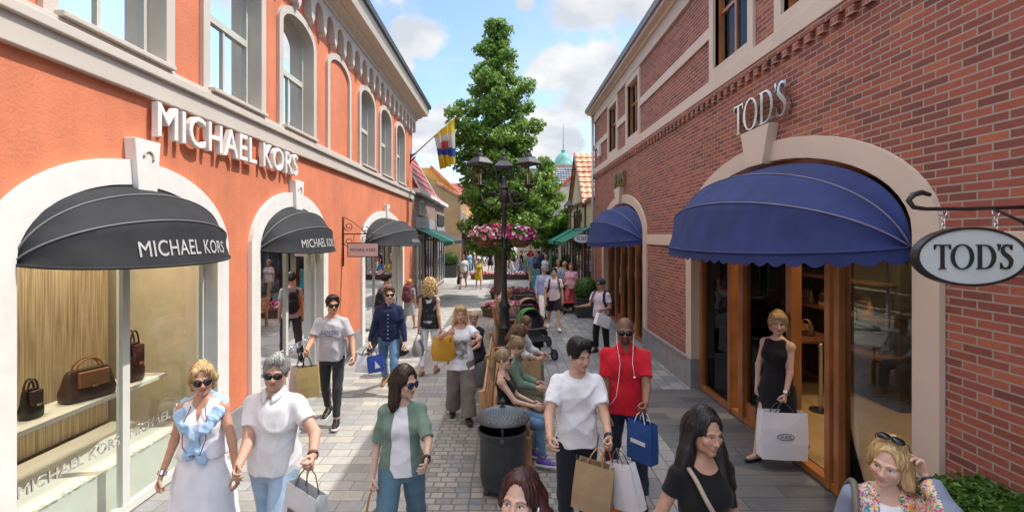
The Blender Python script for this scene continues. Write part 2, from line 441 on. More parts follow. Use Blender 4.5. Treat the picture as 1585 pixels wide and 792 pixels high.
# ---------------------------------------------------------------- facade helpers
class Side:
    """a street facade: u runs along the street, v up, w out of the wall towards the street"""
    def __init__(s, X, sgn): s.X, s.s = X, sgn
    def p(s, u, v, w=0): return (s.X + s.s * w, u, v)
    def plate(s, loops, w0, w1, name, m, parent, bevel=0):
        vs, fs = fill2d(loops, abs(w1 - w0)); g = G()
        g.add([s.p(x, y, min(w0, w1) + z) for x, y, z in vs], fs)
        return g.build(name, m, parent)
    def bx(s, g, u0, u1, v0, v1, w0, w1, mi=0): return g.box(s.p(u0, v0, w0), s.p(u1, v1, w1), mi)
    def box(s, name, u0, u1, v0, v1, w0, w1, m, parent, bevel=0):
        g = G(); s.bx(g, u0, u1, v0, v1, w0, w1); return g.build(name, m, parent, bevel=bevel)
LS, RS = Side(XL, 1), Side(XR, -1)
def band_loop(c, hw, sp, r, b, t):
    o = arch_loop(c, hw, sp, r, b); i = arch_loop(c, hw - t, sp, r - t * .95, b)
    return o + i[::-1]
def arch_ring(sd, c, hw, sp, r, b, t, w0, w1, m, parent, name='arch_surround'):
    return sd.plate([band_loop(c, hw, sp, r, b, t)], w0, w1, name, m, parent)
def rect_ring(sd, u0, u1, v0, v1, t, w0, w1, m, parent, name):
    return sd.plate([rect(u0, u1, v0, v1), rect(u0 + t, u1 - t, v0 + t, v1 - t)], w0, w1, name, m, parent)
def notched(u0, u1, v1, doors, v0=0.0):
    pts = [(u0, v0)]
    for c, hw, sp, r in sorted(doors): pts += arch_loop(c, hw, sp, r, v0)
    return pts + [(u1, v0), (u1, v1), (u0, v1)]
def split_parts(vs, fs):
    par = list(range(len(vs)))
    def find(a):
        while par[a] != a: par[a] = par[par[a]]; a = par[a]
        return a
    for f in fs:
        for k in f[1:]:
            a, b = find(f[0]), find(k)
            if a != b: par[a] = b
    grp = {}
    for f in fs: grp.setdefault(find(f[0]), []).append(f)
    out = []
    for gk, ff in grp.items():
        ids = sorted({i for f in ff for i in f}); mp = {i: n for n, i in enumerate(ids)}
        out.append(([vs[i] for i in ids], [tuple(mp[i] for i in f) for f in ff]))
    out.sort(key=lambda q: min(v[0] for v in q[0]))
    return out
def weld(vs, fs, e=5e-5):
    key = {}; mp = []; nv = []
    for v in vs:
        k = tuple(round(c / e) for c in v)
        if k not in key: key[k] = len(nv); nv.append(v)
        mp.append(key[k])
    nf = []
    for f in fs:
        q = []
        for i in f:
            if mp[i] not in q: q.append(mp[i])
        if len(q) > 2: nf.append(tuple(q))
    return nv, nf
def letters(vsfs, place, m, parent, name='letter', one=False):
    vs, fs = weld(*vsfs)
    comps = [(vs, fs)] if one else split_parts(vs, fs)
    for v, f in comps:
        g = G(); g.add([place(*q) for q in v], f); g.build(name, m, parent)
# serif capitals drawn as outlines (unit height)
def ell_loop(cx, cy, rx, ry, n=36, a0=0, a1=2 * PI): return [(cx + rx * math.cos(a0 + (a1 - a0) * i / n), cy + ry * math.sin(a0 + (a1 - a0) * i / n)) for i in range(n)]
def serif_word(depth):
    L = []
    L.append([[(0, 1), (0, .80), (.025, .80), (.07, .945), (.265, .945), (.265, .05), (.18, .03), (.18, 0), (.49, 0), (.49, .03), (.405, .05), (.405, .945), (.60, .945), (.645, .80), (.67, .80), (.67, 1)]])
    L.append([ell_loop(1.15, .5, .47, .52), ell_loop(1.15, .5, .325, .475)])
    d = [(1.72, 0), (1.72, .03), (1.80, .05), (1.80, .95), (1.72, .97), (1.72, 1), (2.08, 1)] + [(2.08 + .44 * math.cos(a), .5 + .5 * math.sin(a)) for a in [PI / 2 - PI * i / 20 for i in range(1, 20)]] + [(2.08, 0)]
    di = [(1.94, .05), (1.94, .95), (2.06, .95)] + [(2.06 + .31 * math.cos(a), .5 + .45 * math.sin(a)) for a in [PI / 2 - PI * i / 20 for i in range(1, 20)]] + [(2.06, .05)]
    L.append([d, di])
    L.append([[(2.60, 1.03), (2.70, 1.03), (2.71, .93), (2.64, .76), (2.615, .77), (2.645, .90), (2.60, .93)]])
    cl = [(3.17, .80), (3.12, .93), (3.0, .985), (2.87, .95), (2.80, .83), (2.82, .69), (2.93, .58), (3.06, .48), (3.15, .36), (3.14, .18), (3.04, .05), (2.90, .02), (2.78, .08), (2.73, .24)]
    wd = [.012, .03, .035, .05, .06, .072, .08, .08, .075, .062, .05, .035, .03, .012]
    a, b = [], []
    for i, (x, y) in enumerate(cl):
        p, q = cl[max(i - 1, 0)], cl[min(i + 1, len(cl) - 1)]
        dx, dy = q[0] - p[0], q[1] - p[1]; l = math.hypot(dx, dy); nx, ny = -dy / l, dx / l
        a.append((x + nx * wd[i], y + ny * wd[i])); b.append((x - nx * wd[i], y - ny * wd[i]))
    s_ = a + b[::-1] 
    s_ = [(2.72, .02 + .0), ] and s_
    L.append([s_]); L.append([[(3.15, .78), (3.19, .78), (3.19, 1.0), (3.165, 1.0), (3.12, .95)]]); L.append([[(2.71, .26), (2.75, .26), (2.78, .06), (2.735, .0), (2.71, .0)]])
    out = []
    for lp in L:
        vs, fs = fill2d(lp, depth); out.append(([(x - 1.6, y, z) for x, y, z in vs], fs))
    v5, f5 = [], []
    for vs, fs in out[4:]: n = len(v5); v5 += vs; f5 += [tuple(i + n for i in f) for f in fs]
    return out[:4] + [(v5, f5)]
def put_serif(place, k, depth, m, parent, name='letter'):
    for vs, fs in serif_word(depth):
        g = G(); g.add([place(x * k, y * k, z) for x, y, z in vs], fs); g.build(name, m, parent)

def stucco(name, col):
    if name in MC: return MC[name]
    m = mat(name, col, .85, var=.10, vs=.9, bump=.55, bs=38, detail=8)
    nt = m.node_tree; L = nt.links.new; b = nt.nodes['Principled BSDF']; src = b.inputs['Base Color'].links[0].from_socket
    ge = N(nt, 'ShaderNodeNewGeometry'); mp = N(nt, 'ShaderNodeMapping'); mp.inputs['Scale'].default_value = (2.2, 2.2, .28); L(ge.outputs['Position'], mp.inputs[0])
    st = N(nt, 'ShaderNodeTexNoise', i_Scale=1.6, i_Detail=6, i_Roughness=.7); L(mp.outputs[0], st.inputs['Vector'])
    pt = N(nt, 'ShaderNodeTexNoise', i_Scale=3.1, i_Detail=7, i_Roughness=.7); L(ge.outputs['Position'], pt.inputs['Vector'])
    ad = N(nt, 'ShaderNodeMath', operation='ADD'); L(st.outputs[0], ad.inputs[0]); L(pt.outputs[0], ad.inputs[1])
    mr = N(nt, 'ShaderNodeMapRange'); mr.inputs[1].default_value = .72; mr.inputs[2].default_value = 1.28; mr.inputs[3].default_value = .87; mr.inputs[4].default_value = 1.09; L(ad.outputs[0], mr.inputs[0])
    mx = N(nt, 'ShaderNodeMix', data_type='RGBA', blend_type='MULTIPLY'); mx.inputs[0].default_value = 1; L(src, mx.inputs[6]); L(mr.outputs[0], mx.inputs[7]); L(mx.outputs[2], b.inputs['Base Color'])
    return m
orange = stucco('orange_stucco', (.63, .20, .10))
gl_shop = glass_mat('shop_glass', (.93, .96, .94), .11)
gl_win = glass_mat('window_glass', (.9, .95, .95), .22)
curtain_m = mat('curtain_white', (.60, .70, .71), .9, var=.1, vs=3)
roof_lead = mat('roof_lead', (.06, .065, .07), .5, var=.2)

# ---------------------------------------------------------------- orange building on the left
B = empty('store_building', (0, 0, 0), 0, 'orange stucco store building with white arched shop windows and black hood awnings', 'building')
Y0, Y1, TOP = -2.0, 18.6, 7.2
ARCH = [(1.2, 1.46), (4.72, 1.46), (8.19, 1.45), (14.4, 2.46)]; SP, RI = 2.47, .885
WINS = [(.6, 0), (2.55, 0), (4.45, 0), (6.42, 0), (8.33, 0), (10.39, 1), (12.5, 0), (14.4, 0), (16.4, 0)]
WB, WS, WR, WH = 4.32, 5.98, .40, .74          # sill, springing, rise, outer half width
holes = [arch_loop(c, WH - .03, WS, WR - .03, WB) for c, b in WINS if not b]
LS.plate([notched(Y0, Y1, TOP, [(c, hw - .03, SP, RI - .03) for c, hw in ARCH])] + holes, -.30, 0, 'wall', orange, B)
# low stone plinth between the arches
us = [Y0] + [x for c, hw in ARCH for x in (c - hw, c + hw)] + [Y1]
for a, b in zip(us[0::2], us[1::2]): LS.box('plinth', a, b, 0, .42, 0, .035, plinth_stone, B, .01)
for c, hw in ARCH:
    arch_ring(LS, c, hw, SP, RI, 0, .24, -.17, .06, white_paint, B)
    g = G(); k = .17
    g.prism([(c - k * .72, SP + RI - .30), (c + k * .72, SP + RI - .30), (c + k, SP + RI + .20), (c - k, SP + RI + .20)], .0, .11, ax=lambda u, v, q: LS.p(u, v, q))
    ks = g.build('keystone', white_paint, B, bevel=.008)
    g = G()
    g.tube([LS.p(c + .062 * math.cos(t), SP + RI + .035 + .062 * math.sin(t), .112) for t in [R(-20) + R(200) * i / 14 for i in range(15)]], .014, 8); g.build('ornament', stone_beige, ks, smooth=True)
# sill band in two steps
g = G(); LS.bx(g, Y0, Y1, 3.99, 4.20, 0, .07); LS.bx(g, Y0, Y1, 4.20, 4.285, 0, .115); LS.bx(g, Y0, Y1, 4.285, 4.33, 0, .085); g.build('sill_band', stone_beige, B, bevel=.008)
for i, (c, blind) in enumerate(WINS):
    t = .13
    wn = arch_ring(LS, c, WH, WS, WR, WB + .012, t, -.20 if not blind else 0.0, .05, stone_beige, B, 'window')
    if blind: continue
    hw = WH - t
    fr = LS.plate([arch_loop(c, hw - .001, WS, WR - t, WB + .05), arch_loop(c, hw - .07, WS, WR - t - .07, WB + .12)], -.20, -.13, 'frame', frame_grey, wn)
    g = G(); LS.bx(g, c - hw + .07, c + hw - .07, 5.28, 5.37, -.195, -.125); g.build('transom', frame_grey, wn)
    g = G(); LS.bx(g, c - .022, c + .022, WB + .12, 5.28, -.19, -.14); g.build('mullion', frame_grey, wn)
    LS.plate([arch_loop(c, hw - .06, WS, WR - t - .06, WB + .1)], -.175, -.165, 'pane', gl_win, wn)
    g = G(); LS.bx(g, c - hw - .04, c + hw + .04, WB + .012, WB + .06, -.2, .13); g.build('sill', stone_beige, wn, bevel=.008)
    n = 44; g = G()
    ring = [[LS.p(c - hw + 2 * hw * k / n, zz, -.30 - .018 * math.sin(k * 2.1 + i) - .012 * math.sin(k * .9)) for k in range(n + 1)] for zz in (WB + .03, WS + WR - .1)]
    ring += [[LS.p(c - hw + 2 * hw * k / n, zz, -.31 - .018 * math.sin(k * 2.1 + i) - .012 * math.sin(k * .9)) for k in range(n + 1)] for zz in (WS + WR - .1, WB + .03)]
    g.ring(ring, caps=False, close=True); g.build('curtain', curtain_m, wn)
# arcaded frieze and cornice
u = Y0 + .2; step = .58; loops = []
prof = [(Y0, 6.98)]
pts = []
while u + step < Y1:
    pts += [(u, 6.50), (u + .02, 6.44), (u + .055, 6.42), (u + .075, 6.35), (u + .095, 6.42), (u + .13, 6.44), (u + .15, 6.50)] + [(u + .365 + .195 * math.cos(t), 6.66 + .19 * math.sin(t)) for t in [PI - PI * i / 14 for i in range(15)]]
    u += step
LS.plate([[(Y0, 6.98), (Y0, 6.50)] + pts + [(u, 6.50), (Y1, 6.50), (Y1, 6.98)]], 0, .13, 'arcade_frieze', stone_beige, B)
g = G(); pr = [(0, 6.98), (.16, 6.98), (.16, 7.05), (.30, 7.08), (.34, 7.14), (.54, 7.16), (.56, 7.24), (.60, 7.42), (.0, 7.42)]
rings = [[LS.p(yy, v, w_) for w_, v in pr] for yy in (Y0, Y1 + .25)]
g.ring(rings); g.build('cornice', mat('cornice_cream', (.62, .55, .44), .6, var=.05), B)
g = G(); g.ring([[LS.p(yy, v, w_) for w_, v in ((.56, 7.425), (.66, 7.425), (.68, 7.53), (.62, 7.56), (-4, 9.2), (-4, 7.43))] for yy in (Y0, Y1 + .27)]); g.build('roof', roof_lead, B)
g = G(); g.box((XL - 6.5, Y1 - .3, 0), (XL - .302, Y1, 7.1)); g.build('end_wall', orange, B)
# shop rooms behind the glass
strings = None
def string_curtain():
    m, nt, b = _nodes('string_curtain'); L = nt.links.new
    ge = N(nt, 'ShaderNodeNewGeometry'); mp = N(nt, 'ShaderNodeMapping'); mp.inputs['Scale'].default_value = (40, 70, 1.5); L(ge.outputs['Position'], mp.inputs[0])
    nz = N(nt, 'ShaderNodeTexNoise', i_Scale=1, i_Detail=3); L(mp.outputs[0], nz.inputs['Vector'])
    rp = ramp(nt, [(.35, (.30, .22, .12)), (.5, (.46, .36, .22)), (.65, (.60, .50, .34))]); L(nz.outputs[0], rp.inputs[0]); L(rp.outputs[0], b.inputs['Base Color']); b.inputs['Roughness'].default_value = .8
    return m
strings = string_curtain()
shop_white = mat('display_white', (.70, .68, .62), .45, var=.04)
shop_beige = mat('shop_beige', (.55, .47, .34), .7, var=.08)
bag_brown = mat('bag_brown', (.26, .10, .035), .4, var=.25, vs=8); bag_dark = mat('bag_dark', (.06, .03, .022), .4, var=.25, vs=8)
def shop_front(sd, c, hw, sp, ri, mid, ident):
    """steel framed display window with a lit white plinth, shelf and hanging string curtain"""
    wn = arch_ring(sd, c, hw - .24, sp, ri - .23, .02, .05, -.165, -.09, steel_frame, B, 'shop_window')
    i = hw - .29; tp = sp + ri - .28
    sd.plate([arch_loop(c, i + .02, sp, ri - .26, .06)], -.135, -.128, 'pane', gl_shop, wn)
    for k in mid: sd.box('mullion', c + k - .045, c + k + .045, .06, sp + (ri - .27) * math.sqrt(max(0, 1 - (k / i) ** 2)), -.16, -.10, steel_frame, wn)
    sd.box('bottom_rail', c - i, c + i, .02, .10, -.16, -.095, steel_frame, wn)
    g = G(); sd.bx(g, c - i - .1, c + i + .1, .0, .42, -1.25, -.31); g.build('display_plinth', shop_white, wn)
    g = G(); sd.bx(g, c - i - .05, c + i + .05, .98, 1.02, -.95, -.55); g.build('shelf', shop_white, wn)
    g = G(); sd.bx(g, c - i - .15, c - i * .35, .42, 3.3, -1.30, -1.27); g.build('string_screen', strings, wn)
    g = G(); sd.bx(g, c - i * .22, c + i + .15, .42, 3.3, -1.36, -1.33); g.build('string_screen', strings, wn)
    return wn
for n, (c, hw) in enumerate(ARCH[1:]):
    wn = shop_front(LS, c, hw, SP, RI, (0,) if hw < 2 else (-.75, .75), n)
    for k in ((-.55, .55) if hw < 2 else (-1.4, 1.4)):
        t = text_mesh('MICHAEL KORS', .13, .012, .006, 1.05, width=.98 if hw < 2 else 1.1)
        letters(t, lambda x, y, z, k=k, c=c: LS.p(c + k + x, .70 + y, -.122 + z), chrome, wn)
g = G(); LS.bx(g, Y0, Y1, .0, .012, -6, -.34); g.build('shop_floor', mat('shop_floor', (.42, .36, .28), .35, var=.1), B)
g = G(); LS.bx(g, Y0, Y1, 0, 3.95, -5.2, -5.0); g.build('back_wall', shop_beige, B)
g = G(); LS.bx(g, Y0, Y1, 3.72, 3.80, -5.0, -.302); g.build('ceiling', shop_white, B)
for yy in (2.95, 6.46, 10.8, Y0 + .1): 
    g = G(); LS.bx(g, yy - .05, yy + .05, 0.013, 3.7, -4.9, -.34); g.build('partition', shop_beige, B)

def handbag(x, y, z, w, h, d, rz, m, m2, label, slouch=.1):
    t = empty('handbag', (x, y, z), rz, label, 'handbag', 'bags on show in the shop windows')
    g = G(); rg = []
    for v, f in ((0, .90), (.05, 1), (.3, 1.03), (.55, .98), (.8, .90), (.93, .83), (1, .74)):
        rg.append([(w / 2 * f * math.copysign(abs(math.cos(a)) ** .5, math.cos(a)), d / 2 * (f if v < .5 else f * .55) * math.copysign(abs(math.sin(a)) ** .5, math.sin(a)), h * v) for a in [2 * PI * i / 24 for i in range(24)]])
    g.ring(rg); g.build('bag_body', m, t, smooth='auto')
    g = G(); g.box((-w * .30, -d / 2 - .012, h * .45), (w * .30, -d / 2 + .03, h * .97)); g.build('flap', m2, t, bevel=.012)
    g = G(); g.box((-.025, -d / 2 - .02, h * .44), (.025, -d / 2 - .006, h * .52)); g.build('clasp', gold_m, t, bevel=.003)
    for s_ in (-1, 1):
        g = G(); g.tube([(w * .27 * math.cos(a), s_ * d * .16, h * .92 + h * .42 * math.sin(a)) for a in [PI * i / 14 for i in range(15)]], .009, 8); g.build('handle', m2, t, smooth=True)
    return t
gold_m = mat('bag_gold', (.75, .5, .2), .25, metal=1, var=.03)
handbag(XL - .72, 5.02, 1.02, .46, .30, .22, R(70), bag_dark, bag_brown, 'brown leather flap handbag standing on the shelf of the nearest orange shop window')
handbag(XL - .72, 3.95, 1.02, .34, .36, .16, R(85), mat('bag_olive', (.20, .17, .10), .45), bag_dark, 'olive handbag at the left edge of the nearest orange shop window')
handbag(XL - .76, 4.46, 1.02, .18, .26, .12, R(90), mat('bag_black', (.02, .02, .02), .35), bag_dark, 'small dark upright bag beside the brown flap handbag in the shop window')
handbag(XL - .72, 5.62, 1.02, .24, .42, .16, R(90), bag_dark, mat('bag_plum', (.07, .02, .025), .4), 'tall plum handbag at the right end of the nearest orange shop window')
handbag(XL - .75, 8.05, 1.02, .44, .34, .18, R(85), mat('bag_black', (.02, .02, .02), .35), bag_dark, 'black handbag on the shelf of the second orange shop window')
handbag(XL - .75, 8.75, 1.02, .34, .30, .18, R(85), bag_brown, bag_dark, 'tan handbag at the far end of the second orange shop window')
handbag(XL - .75, 13.4, 1.02, .44, .34, .18, R(85), bag_brown, bag_dark, 'tan handbag behind the glass of the wide far orange shop window')

# ---------------------------------------------------------------- hood awnings
def awning(sd, c, hw, z0, rise, out, m, pip, label, scallop=0, text=None, ang=(88, 60, 31, -6), group=None):
    t = empty('awning', sd.p(c, z0, 0), 0, label, 'awning', group)
    n = 64
    def pt(th, ph, k=1.0):
        q = math.sin(th) ** .82 if 0 < th < PI else 0
        return Vector((sd.s * (out * q * math.cos(R(ph)) * k + .01), -hw * math.cos(th), rise * q * math.sin(R(ph)) * k))
    phs = []
    for a, b in zip(ang, ang[1:]):
        for i in range(6): phs.append((a + (b - a) * i / 6, math.cos(R(abs(b - a)) / 2) / math.cos(R(abs(b - a)) * (i / 6 - .5))))
    phs.append((ang[-1], 1))
    def sag(p, i): # cloth hangs in slightly between the ribs and wrinkles
        f = (i % 6) / 6; e = math.sin(PI * f); q = Vector((p.x * 3.1 + c, p.y * 2.6, p.z * 3.1))
        return p * (1 - .012 * e) + Vector((sd.s, 0, .6)) * (.012 * e * mnoise.noise(q * 1.7) + .005 * e * mnoise.noise(q * 5))
    outer = [[sag(pt(PI * j / n, ph, k), i) for j in range(n + 1)] for i, (ph, k) in enumerate(phs)]
    inner = [[p + Vector((-sd.s * .006, 0, -.006)) for p in r] for r in outer]
    g = G(); g.ring(outer + inner[::-1], caps=False, close=True)
    cn = g.build('canopy', m, t, smooth='auto', fix=True)
    for a in ang[1:]:
        g = G(); g.tube([pt(PI * j / n, a, 1.004) for j in range(n + 1)], .008 if a != ang[-1] else .013, 6); g.build('rib', pip if a != ang[-1] else m, t, smooth=True)
    if scallop:
        fr = [pt(PI * j / 160, ang[-1]) for j in range(161)]
        L = [0]
        for p, q in zip(fr, fr[1:]): L.append(L[-1] + (q - p).length)
        r0, r1 = [], []
        for p, l in zip(fr, L):
            dz = scallop * (.62 + .38 * abs(math.sin(PI * l / .20)))
            r0.append(p); r1.append(p + Vector((0, 0, -dz)))
        o = Vector((-sd.s * .006, 0, 0))
        g = G(); g.ring([r0, r1, [p + o for p in r1], [p + o for p in r0]], caps=False, close=True); g.build('valance', m, t)
    if text:
        tx, uc, wd, ph0, mm = text
        vs, fs = text_mesh(tx, .17, .001, .006, 1.04, width=wd)
        ss = -sd.s
        nv = []
        for x, y, z in vs:
            u_ = uc + x * (1 if sd.s > 0 else -1)
            th = math.acos(max(-1, min(1, -u_ / hw))); ph = ph0 + math.degrees(y / out * .95)
            # chord between the last two ribs
            a, b = ang[-2], ang[-1]; k = math.cos(R(abs(b - a)) / 2) / math.cos(R(abs(ph - (a + b) / 2)))
            p = pt(th, ph, k * (1.012 + z * .0)); nv.append(p)
        letters(([tuple(v) for v in nv], fs), lambda x, y, z: (x, y, z), mm, cn)
    return t
aw_black = mat('awning_black', (.017, .018, .021), .8, var=.25, vs=3, bump=.2, bs=14); aw_pipe = mat('awning_piping', (.16, .16, .165), .7)
aw_blue = mat('awning_blue', (.016, .030, .135), .8, var=.22, vs=3, bump=.2, bs=14); aw_bpipe = mat('awning_blue_piping', (.16, .17, .26), .7)
txt_w = mat('lettering_white', (.80, .79, .77), .5, var=.02)
awg = 'black hood awnings on the orange building'
awning(LS, 4.72, 1.22, 2.45, .67, .50, aw_black, aw_pipe, 'nearest black hood awning lettered in white over the large orange shop window', text=('MICHAEL KORS', .08, 1.30, 2, txt_w), group=awg)
awning(LS, 8.19, 1.21, 2.45, .67, .52, aw_black, aw_pipe, 'black hood awning with white lettering over the middle orange shop window', text=('MICHAEL KORS', -.05, 1.30, 2, txt_w), group=awg)
awning(LS, 14.4, 2.25, 2.45, .72, .95, aw_black, aw_pipe, 'widest black hood awning at the far end of the orange building', text=('MICHAEL KORS', 0, 1.1, 2, txt_w), group=awg)
awb = 'blue hood awnings on the brick building'
awning(RS, 6.29, 2.30, 2.56, .94, .88, aw_blue, aw_bpipe, 'large near royal blue hood awning with scalloped edge over the brick shop door', scallop=.13, group=awb)
awning(RS, 14.05, 2.30, 2.56, .94, .88, aw_blue, aw_bpipe, 'farther royal blue hood awning with scalloped edge under the brass sign', scallop=.13, group=awb)

# ---------------------------------------------------------------- brick building on the right
B2 = empty('brick_building', (0, 0, 0), 0, 'red brick store building with cream bands, wooden windows and arched blue-hooded doors', 'building')
bstops = [(0, (.185, .058, .046)), (.3, (.26, .074, .054)), (.6, (.315, .088, .058)), (.85, (.36, .10, .062)), (1, (.42, .13, .07))]
brick = brick_mat('red_brick', 'YZ', .222, .063, .0068, bstops, (.335, .28, .23), .85, .7, dirt=.28)
YB0, YB1 = -2.0, 18.3
DO = [(6.29, 2.6), (14.05, 2.6)]; DS, DR = 2.69, 1.11
UW = [5.28, 7.19, 12.72, 15.09, 2.2, .3]
holes = [rect(c - .55, c + .55, 5.08, 6.70) for c in UW]
RS.plate([notched(YB0, YB1, 6.76, [(c, hw - .03, DS, DR - .03) for c, hw in DO])] + holes, -.30, 0, 'wall', brick, B2)
for c, hw in DO:
    arch_ring(RS, c, hw, DS, DR, +.52, .25, -.23, .045, cream_paint, B2)
    for s_ in (-1, 1):
        a, b = sorted((c + s_ * hw, c + s_ * (hw - .25))); RS.box('pier_base', a, b, 0, .519, -.23, .055, plinth_stone, B2, .01)
    g = G(); v0, v1 = DS + DR - .27, DS + DR + .20
    g.prism([(c - .20, v0), (c + .20, v0), (c + .36, v1), (c - .36, v1)], 0, .13, ax=lambda u, v, q: RS.p(u, v, q)); g.build('keystone', cream_paint, B2, bevel=.008)
us = [YB0] + [x for c, hw in DO for x in (c - hw, c + hw)] + [YB1]
soldier = brick_mat('soldier_brick', 'ZY', .222, .063, .0068, bstops, (.335, .28, .23), .85, .7, offset=0, dirt=.28)
for a, b in zip(us[0::2], us[1::2]):
    g = G(); RS.bx(g, a, b, 0, .46, 0, .045); RS.bx(g, a, b, .46, .52, 0, .065); g.build('plinth', plinth_stone, B2, bevel=.008)
    RS.box('soldier_course', a, b, .523, .75, 0, .006, soldier, B2)
    RS.box('belt_course', a, b, 2.46, 2.68, 0, .03, cream_paint, B2, .006)
RS.box('string_band', YB0, YB1, 4.88, 5.08, 0, .06, cream_paint, B2, .008)
# dentil course of bricks under the band
g = G(); u = YB0
RS.bx(g, YB0, YB1, 4.80, 4.878, 0, .05)
while u < YB1: RS.bx(g, u, u + .11, 4.715, 4.80, 0, .045); u += .22
g.build('dentil_course', brick, B2)
RS.box('frieze', YB0, YB1, 6.762, 7.05, -.3, .05, cream_paint, B2)
for c in UW:
    wn = rect_ring(RS, c - .70, c + .70, 5.083, 6.76, .15, -.14, .04, cream_paint, B2, 'window')
    rect_ring(RS, c - .55, c + .55, 5.086, 6.61, .06, -.12, -.05, wood_door, wn, 'frame')
    g = G(); RS.bx(g, c - .03, c + .03, 5.15, 6.54, -.11, -.06); g.build('mullion', wood_door, wn)
    g = G(); RS.bx(g, c - .475, c + .475, 6.05, 6.10, -.115, -.065); g.build('transom', wood_door, wn)
    g = G(); RS.bx(g, c - .48, c + .48, 5.145, 6.55, -.095, -.09); g.build('pane', gl_win, wn)
    n = 36; g = G()
    ring = [[RS.p(c - .5 + k / n, zz, w0 - .018 * math.sin(k * 2.3)) for k in range(n + 1)] for zz, w0 in ((5.1, -.165), (6.6, -.165), (6.6, -.175), (5.1, -.175))]
    g.ring(ring, caps=False, close=True); g.build('curtain', curtain_m, wn)
ed = sorted([x for c in UW for x in (c - .70, c + .70)]); ed = [YB0] + ed + [YB1]
for a, b in zip(ed[0::2], ed[1::2]):
    if b - a > .5: RS.box('middle_band', a, b, 5.77, 5.96, 0, .035, cream_paint, B2, .006)
g = G(); g.ring([[RS.p(yy, v, w_) for w_, v in ((0, 7.05), (.10, 7.05), (.12, 7.10), (.24, 7.11), (.26, 7.17), (0, 7.17))] for yy in (YB0, YB1 + .2)]); g.build('cornice', cream_paint, B2)
g = G(); g.ring([[RS.p(yy, v, w_) for w_, v in ((.0, 7.175), (.31, 7.175), (.33, 7.30), (.28, 7.33), (-4.5, 9.4), (-4.5, 7.18))] for yy in (YB0, YB1 + .22)]); g.build('roof', mat('gutter_grey', (.20, .21, .24), .5, var=.1), B2)
g = G(); g.tube([RS.p(YB1 - .06, 7.1, .08), RS.p(YB1 - .06, .1, .08)], .045, 10); g.build('downpipe', mat('zinc', (.45, .47, .5), .4, metal=.4), B2, smooth=True)
g = G(); g.box((XR + .302, YB1 - .3, 0), (XR + 7, YB1, 7.0)); g.build('end_wall', brick, B2)
# shop fronts of wood and glass
brown_in = mat('tods_interior', (.10, .062, .04), .6, var=.2, vs=1.2); tan_floor = mat('tan_floor', (.33, .21, .10), .3, var=.15, vs=2); dark_in = mat('dark_interior', (.035, .024, .02), .5, var=.2)
gl_dark = glass_mat('door_glass', (.9, .91, .9), .16)
for n, (c, hw) in enumerate(DO):
    i = hw - .25
    fr = RS.plate([arch_loop(c, i, DS, DR - .24, .02), arch_loop(c, i - .09, DS, DR - .33, .09)], -.22, -.105, 'shop_front', wood_door, B2)
    posts = [7.48, 7.12, 5.90, 5.20, 5.05] if n == 0 else [c + 1.2, c + .42, c - .42, c - 1.2]
    for k, pu in enumerate(posts):
        wd = (.05, .07, .06, .04, .04)[k] if n == 0 else .06
        RS.box('post', pu - wd, pu + wd, .02, DS + DR - .5, -.215, -.09, wood_door, fr, .006)
    if n == 0:
        panes = [(7.52, c + i - .08), (c - i + .08, 5.02)]
        dl = [(5.95, 7.06)]
    else:
        panes = [(c + 1.26, c + i - .08), (c - i + .08, c - 1.26)]; dl = [(c + .48, c + 1.14), (c - .36, c + .36), (c - 1.14, c - .48)]
    for a, b in panes + dl:
        g = G(); RS.bx(g, a, b, .09, DS + .2, -.17, -.16); g.build('pane', gl_dark, fr)
    for a, b in dl:
        RS.box('bottom_rail', a, b, .03, .30, -.195, -.135, wood_door, fr, .006); RS.box('top_rail', a, b, 2.35, 2.5, -.195, -.135, wood_door, fr, .006)
    for a, b in dl[:1]:
        g = G(); g.tube([RS.p(a + .08, .95, -.09), RS.p(a + .08, 1.45, -.09)], .014, 8); g.tube([RS.p(a + .08, 1.0, -.09), RS.p(a + .08, 1.0, -.15)], .01, 6); g.tube([RS.p(a + .08, 1.4, -.09), RS.p(a + .08, 1.4, -.15)], .01, 6); g.build('handle', chrome, fr, smooth=True)
g = G(); RS.bx(g, YB0, YB1, 0, .016, -6, -.345); g.build('shop_floor', tan_floor, B2)
g = G(); RS.bx(g, YB0, YB1, 0, 3.9, -5.4, -5.2); g.build('back_wall', brown_in, B2)
g = G(); RS.bx(g, YB0, YB1, 3.9, 3.98, -5.2, -.302); g.build('ceiling', mat('shop_ceiling', (.35, .3, .25), .8), B2)
for yy in (YB0 + .1, 3.0, 10.2, 17.6):
    g = G(); RS.bx(g, yy - .05, yy + .05, .018, 3.88, -5.15, -.35); g.build('partition', brown_in, B2)
RS.box('wall_cabinet', 7.4, 10.0, .02, 3.0, -3.1, -2.6, dark_in, B2)
for v in (.8, 1.35, 1.9, 2.4):
    RS.box('shelf', 7.45, 9.95, v, v + .03, -2.599, -2.3, wood_dark, B2)

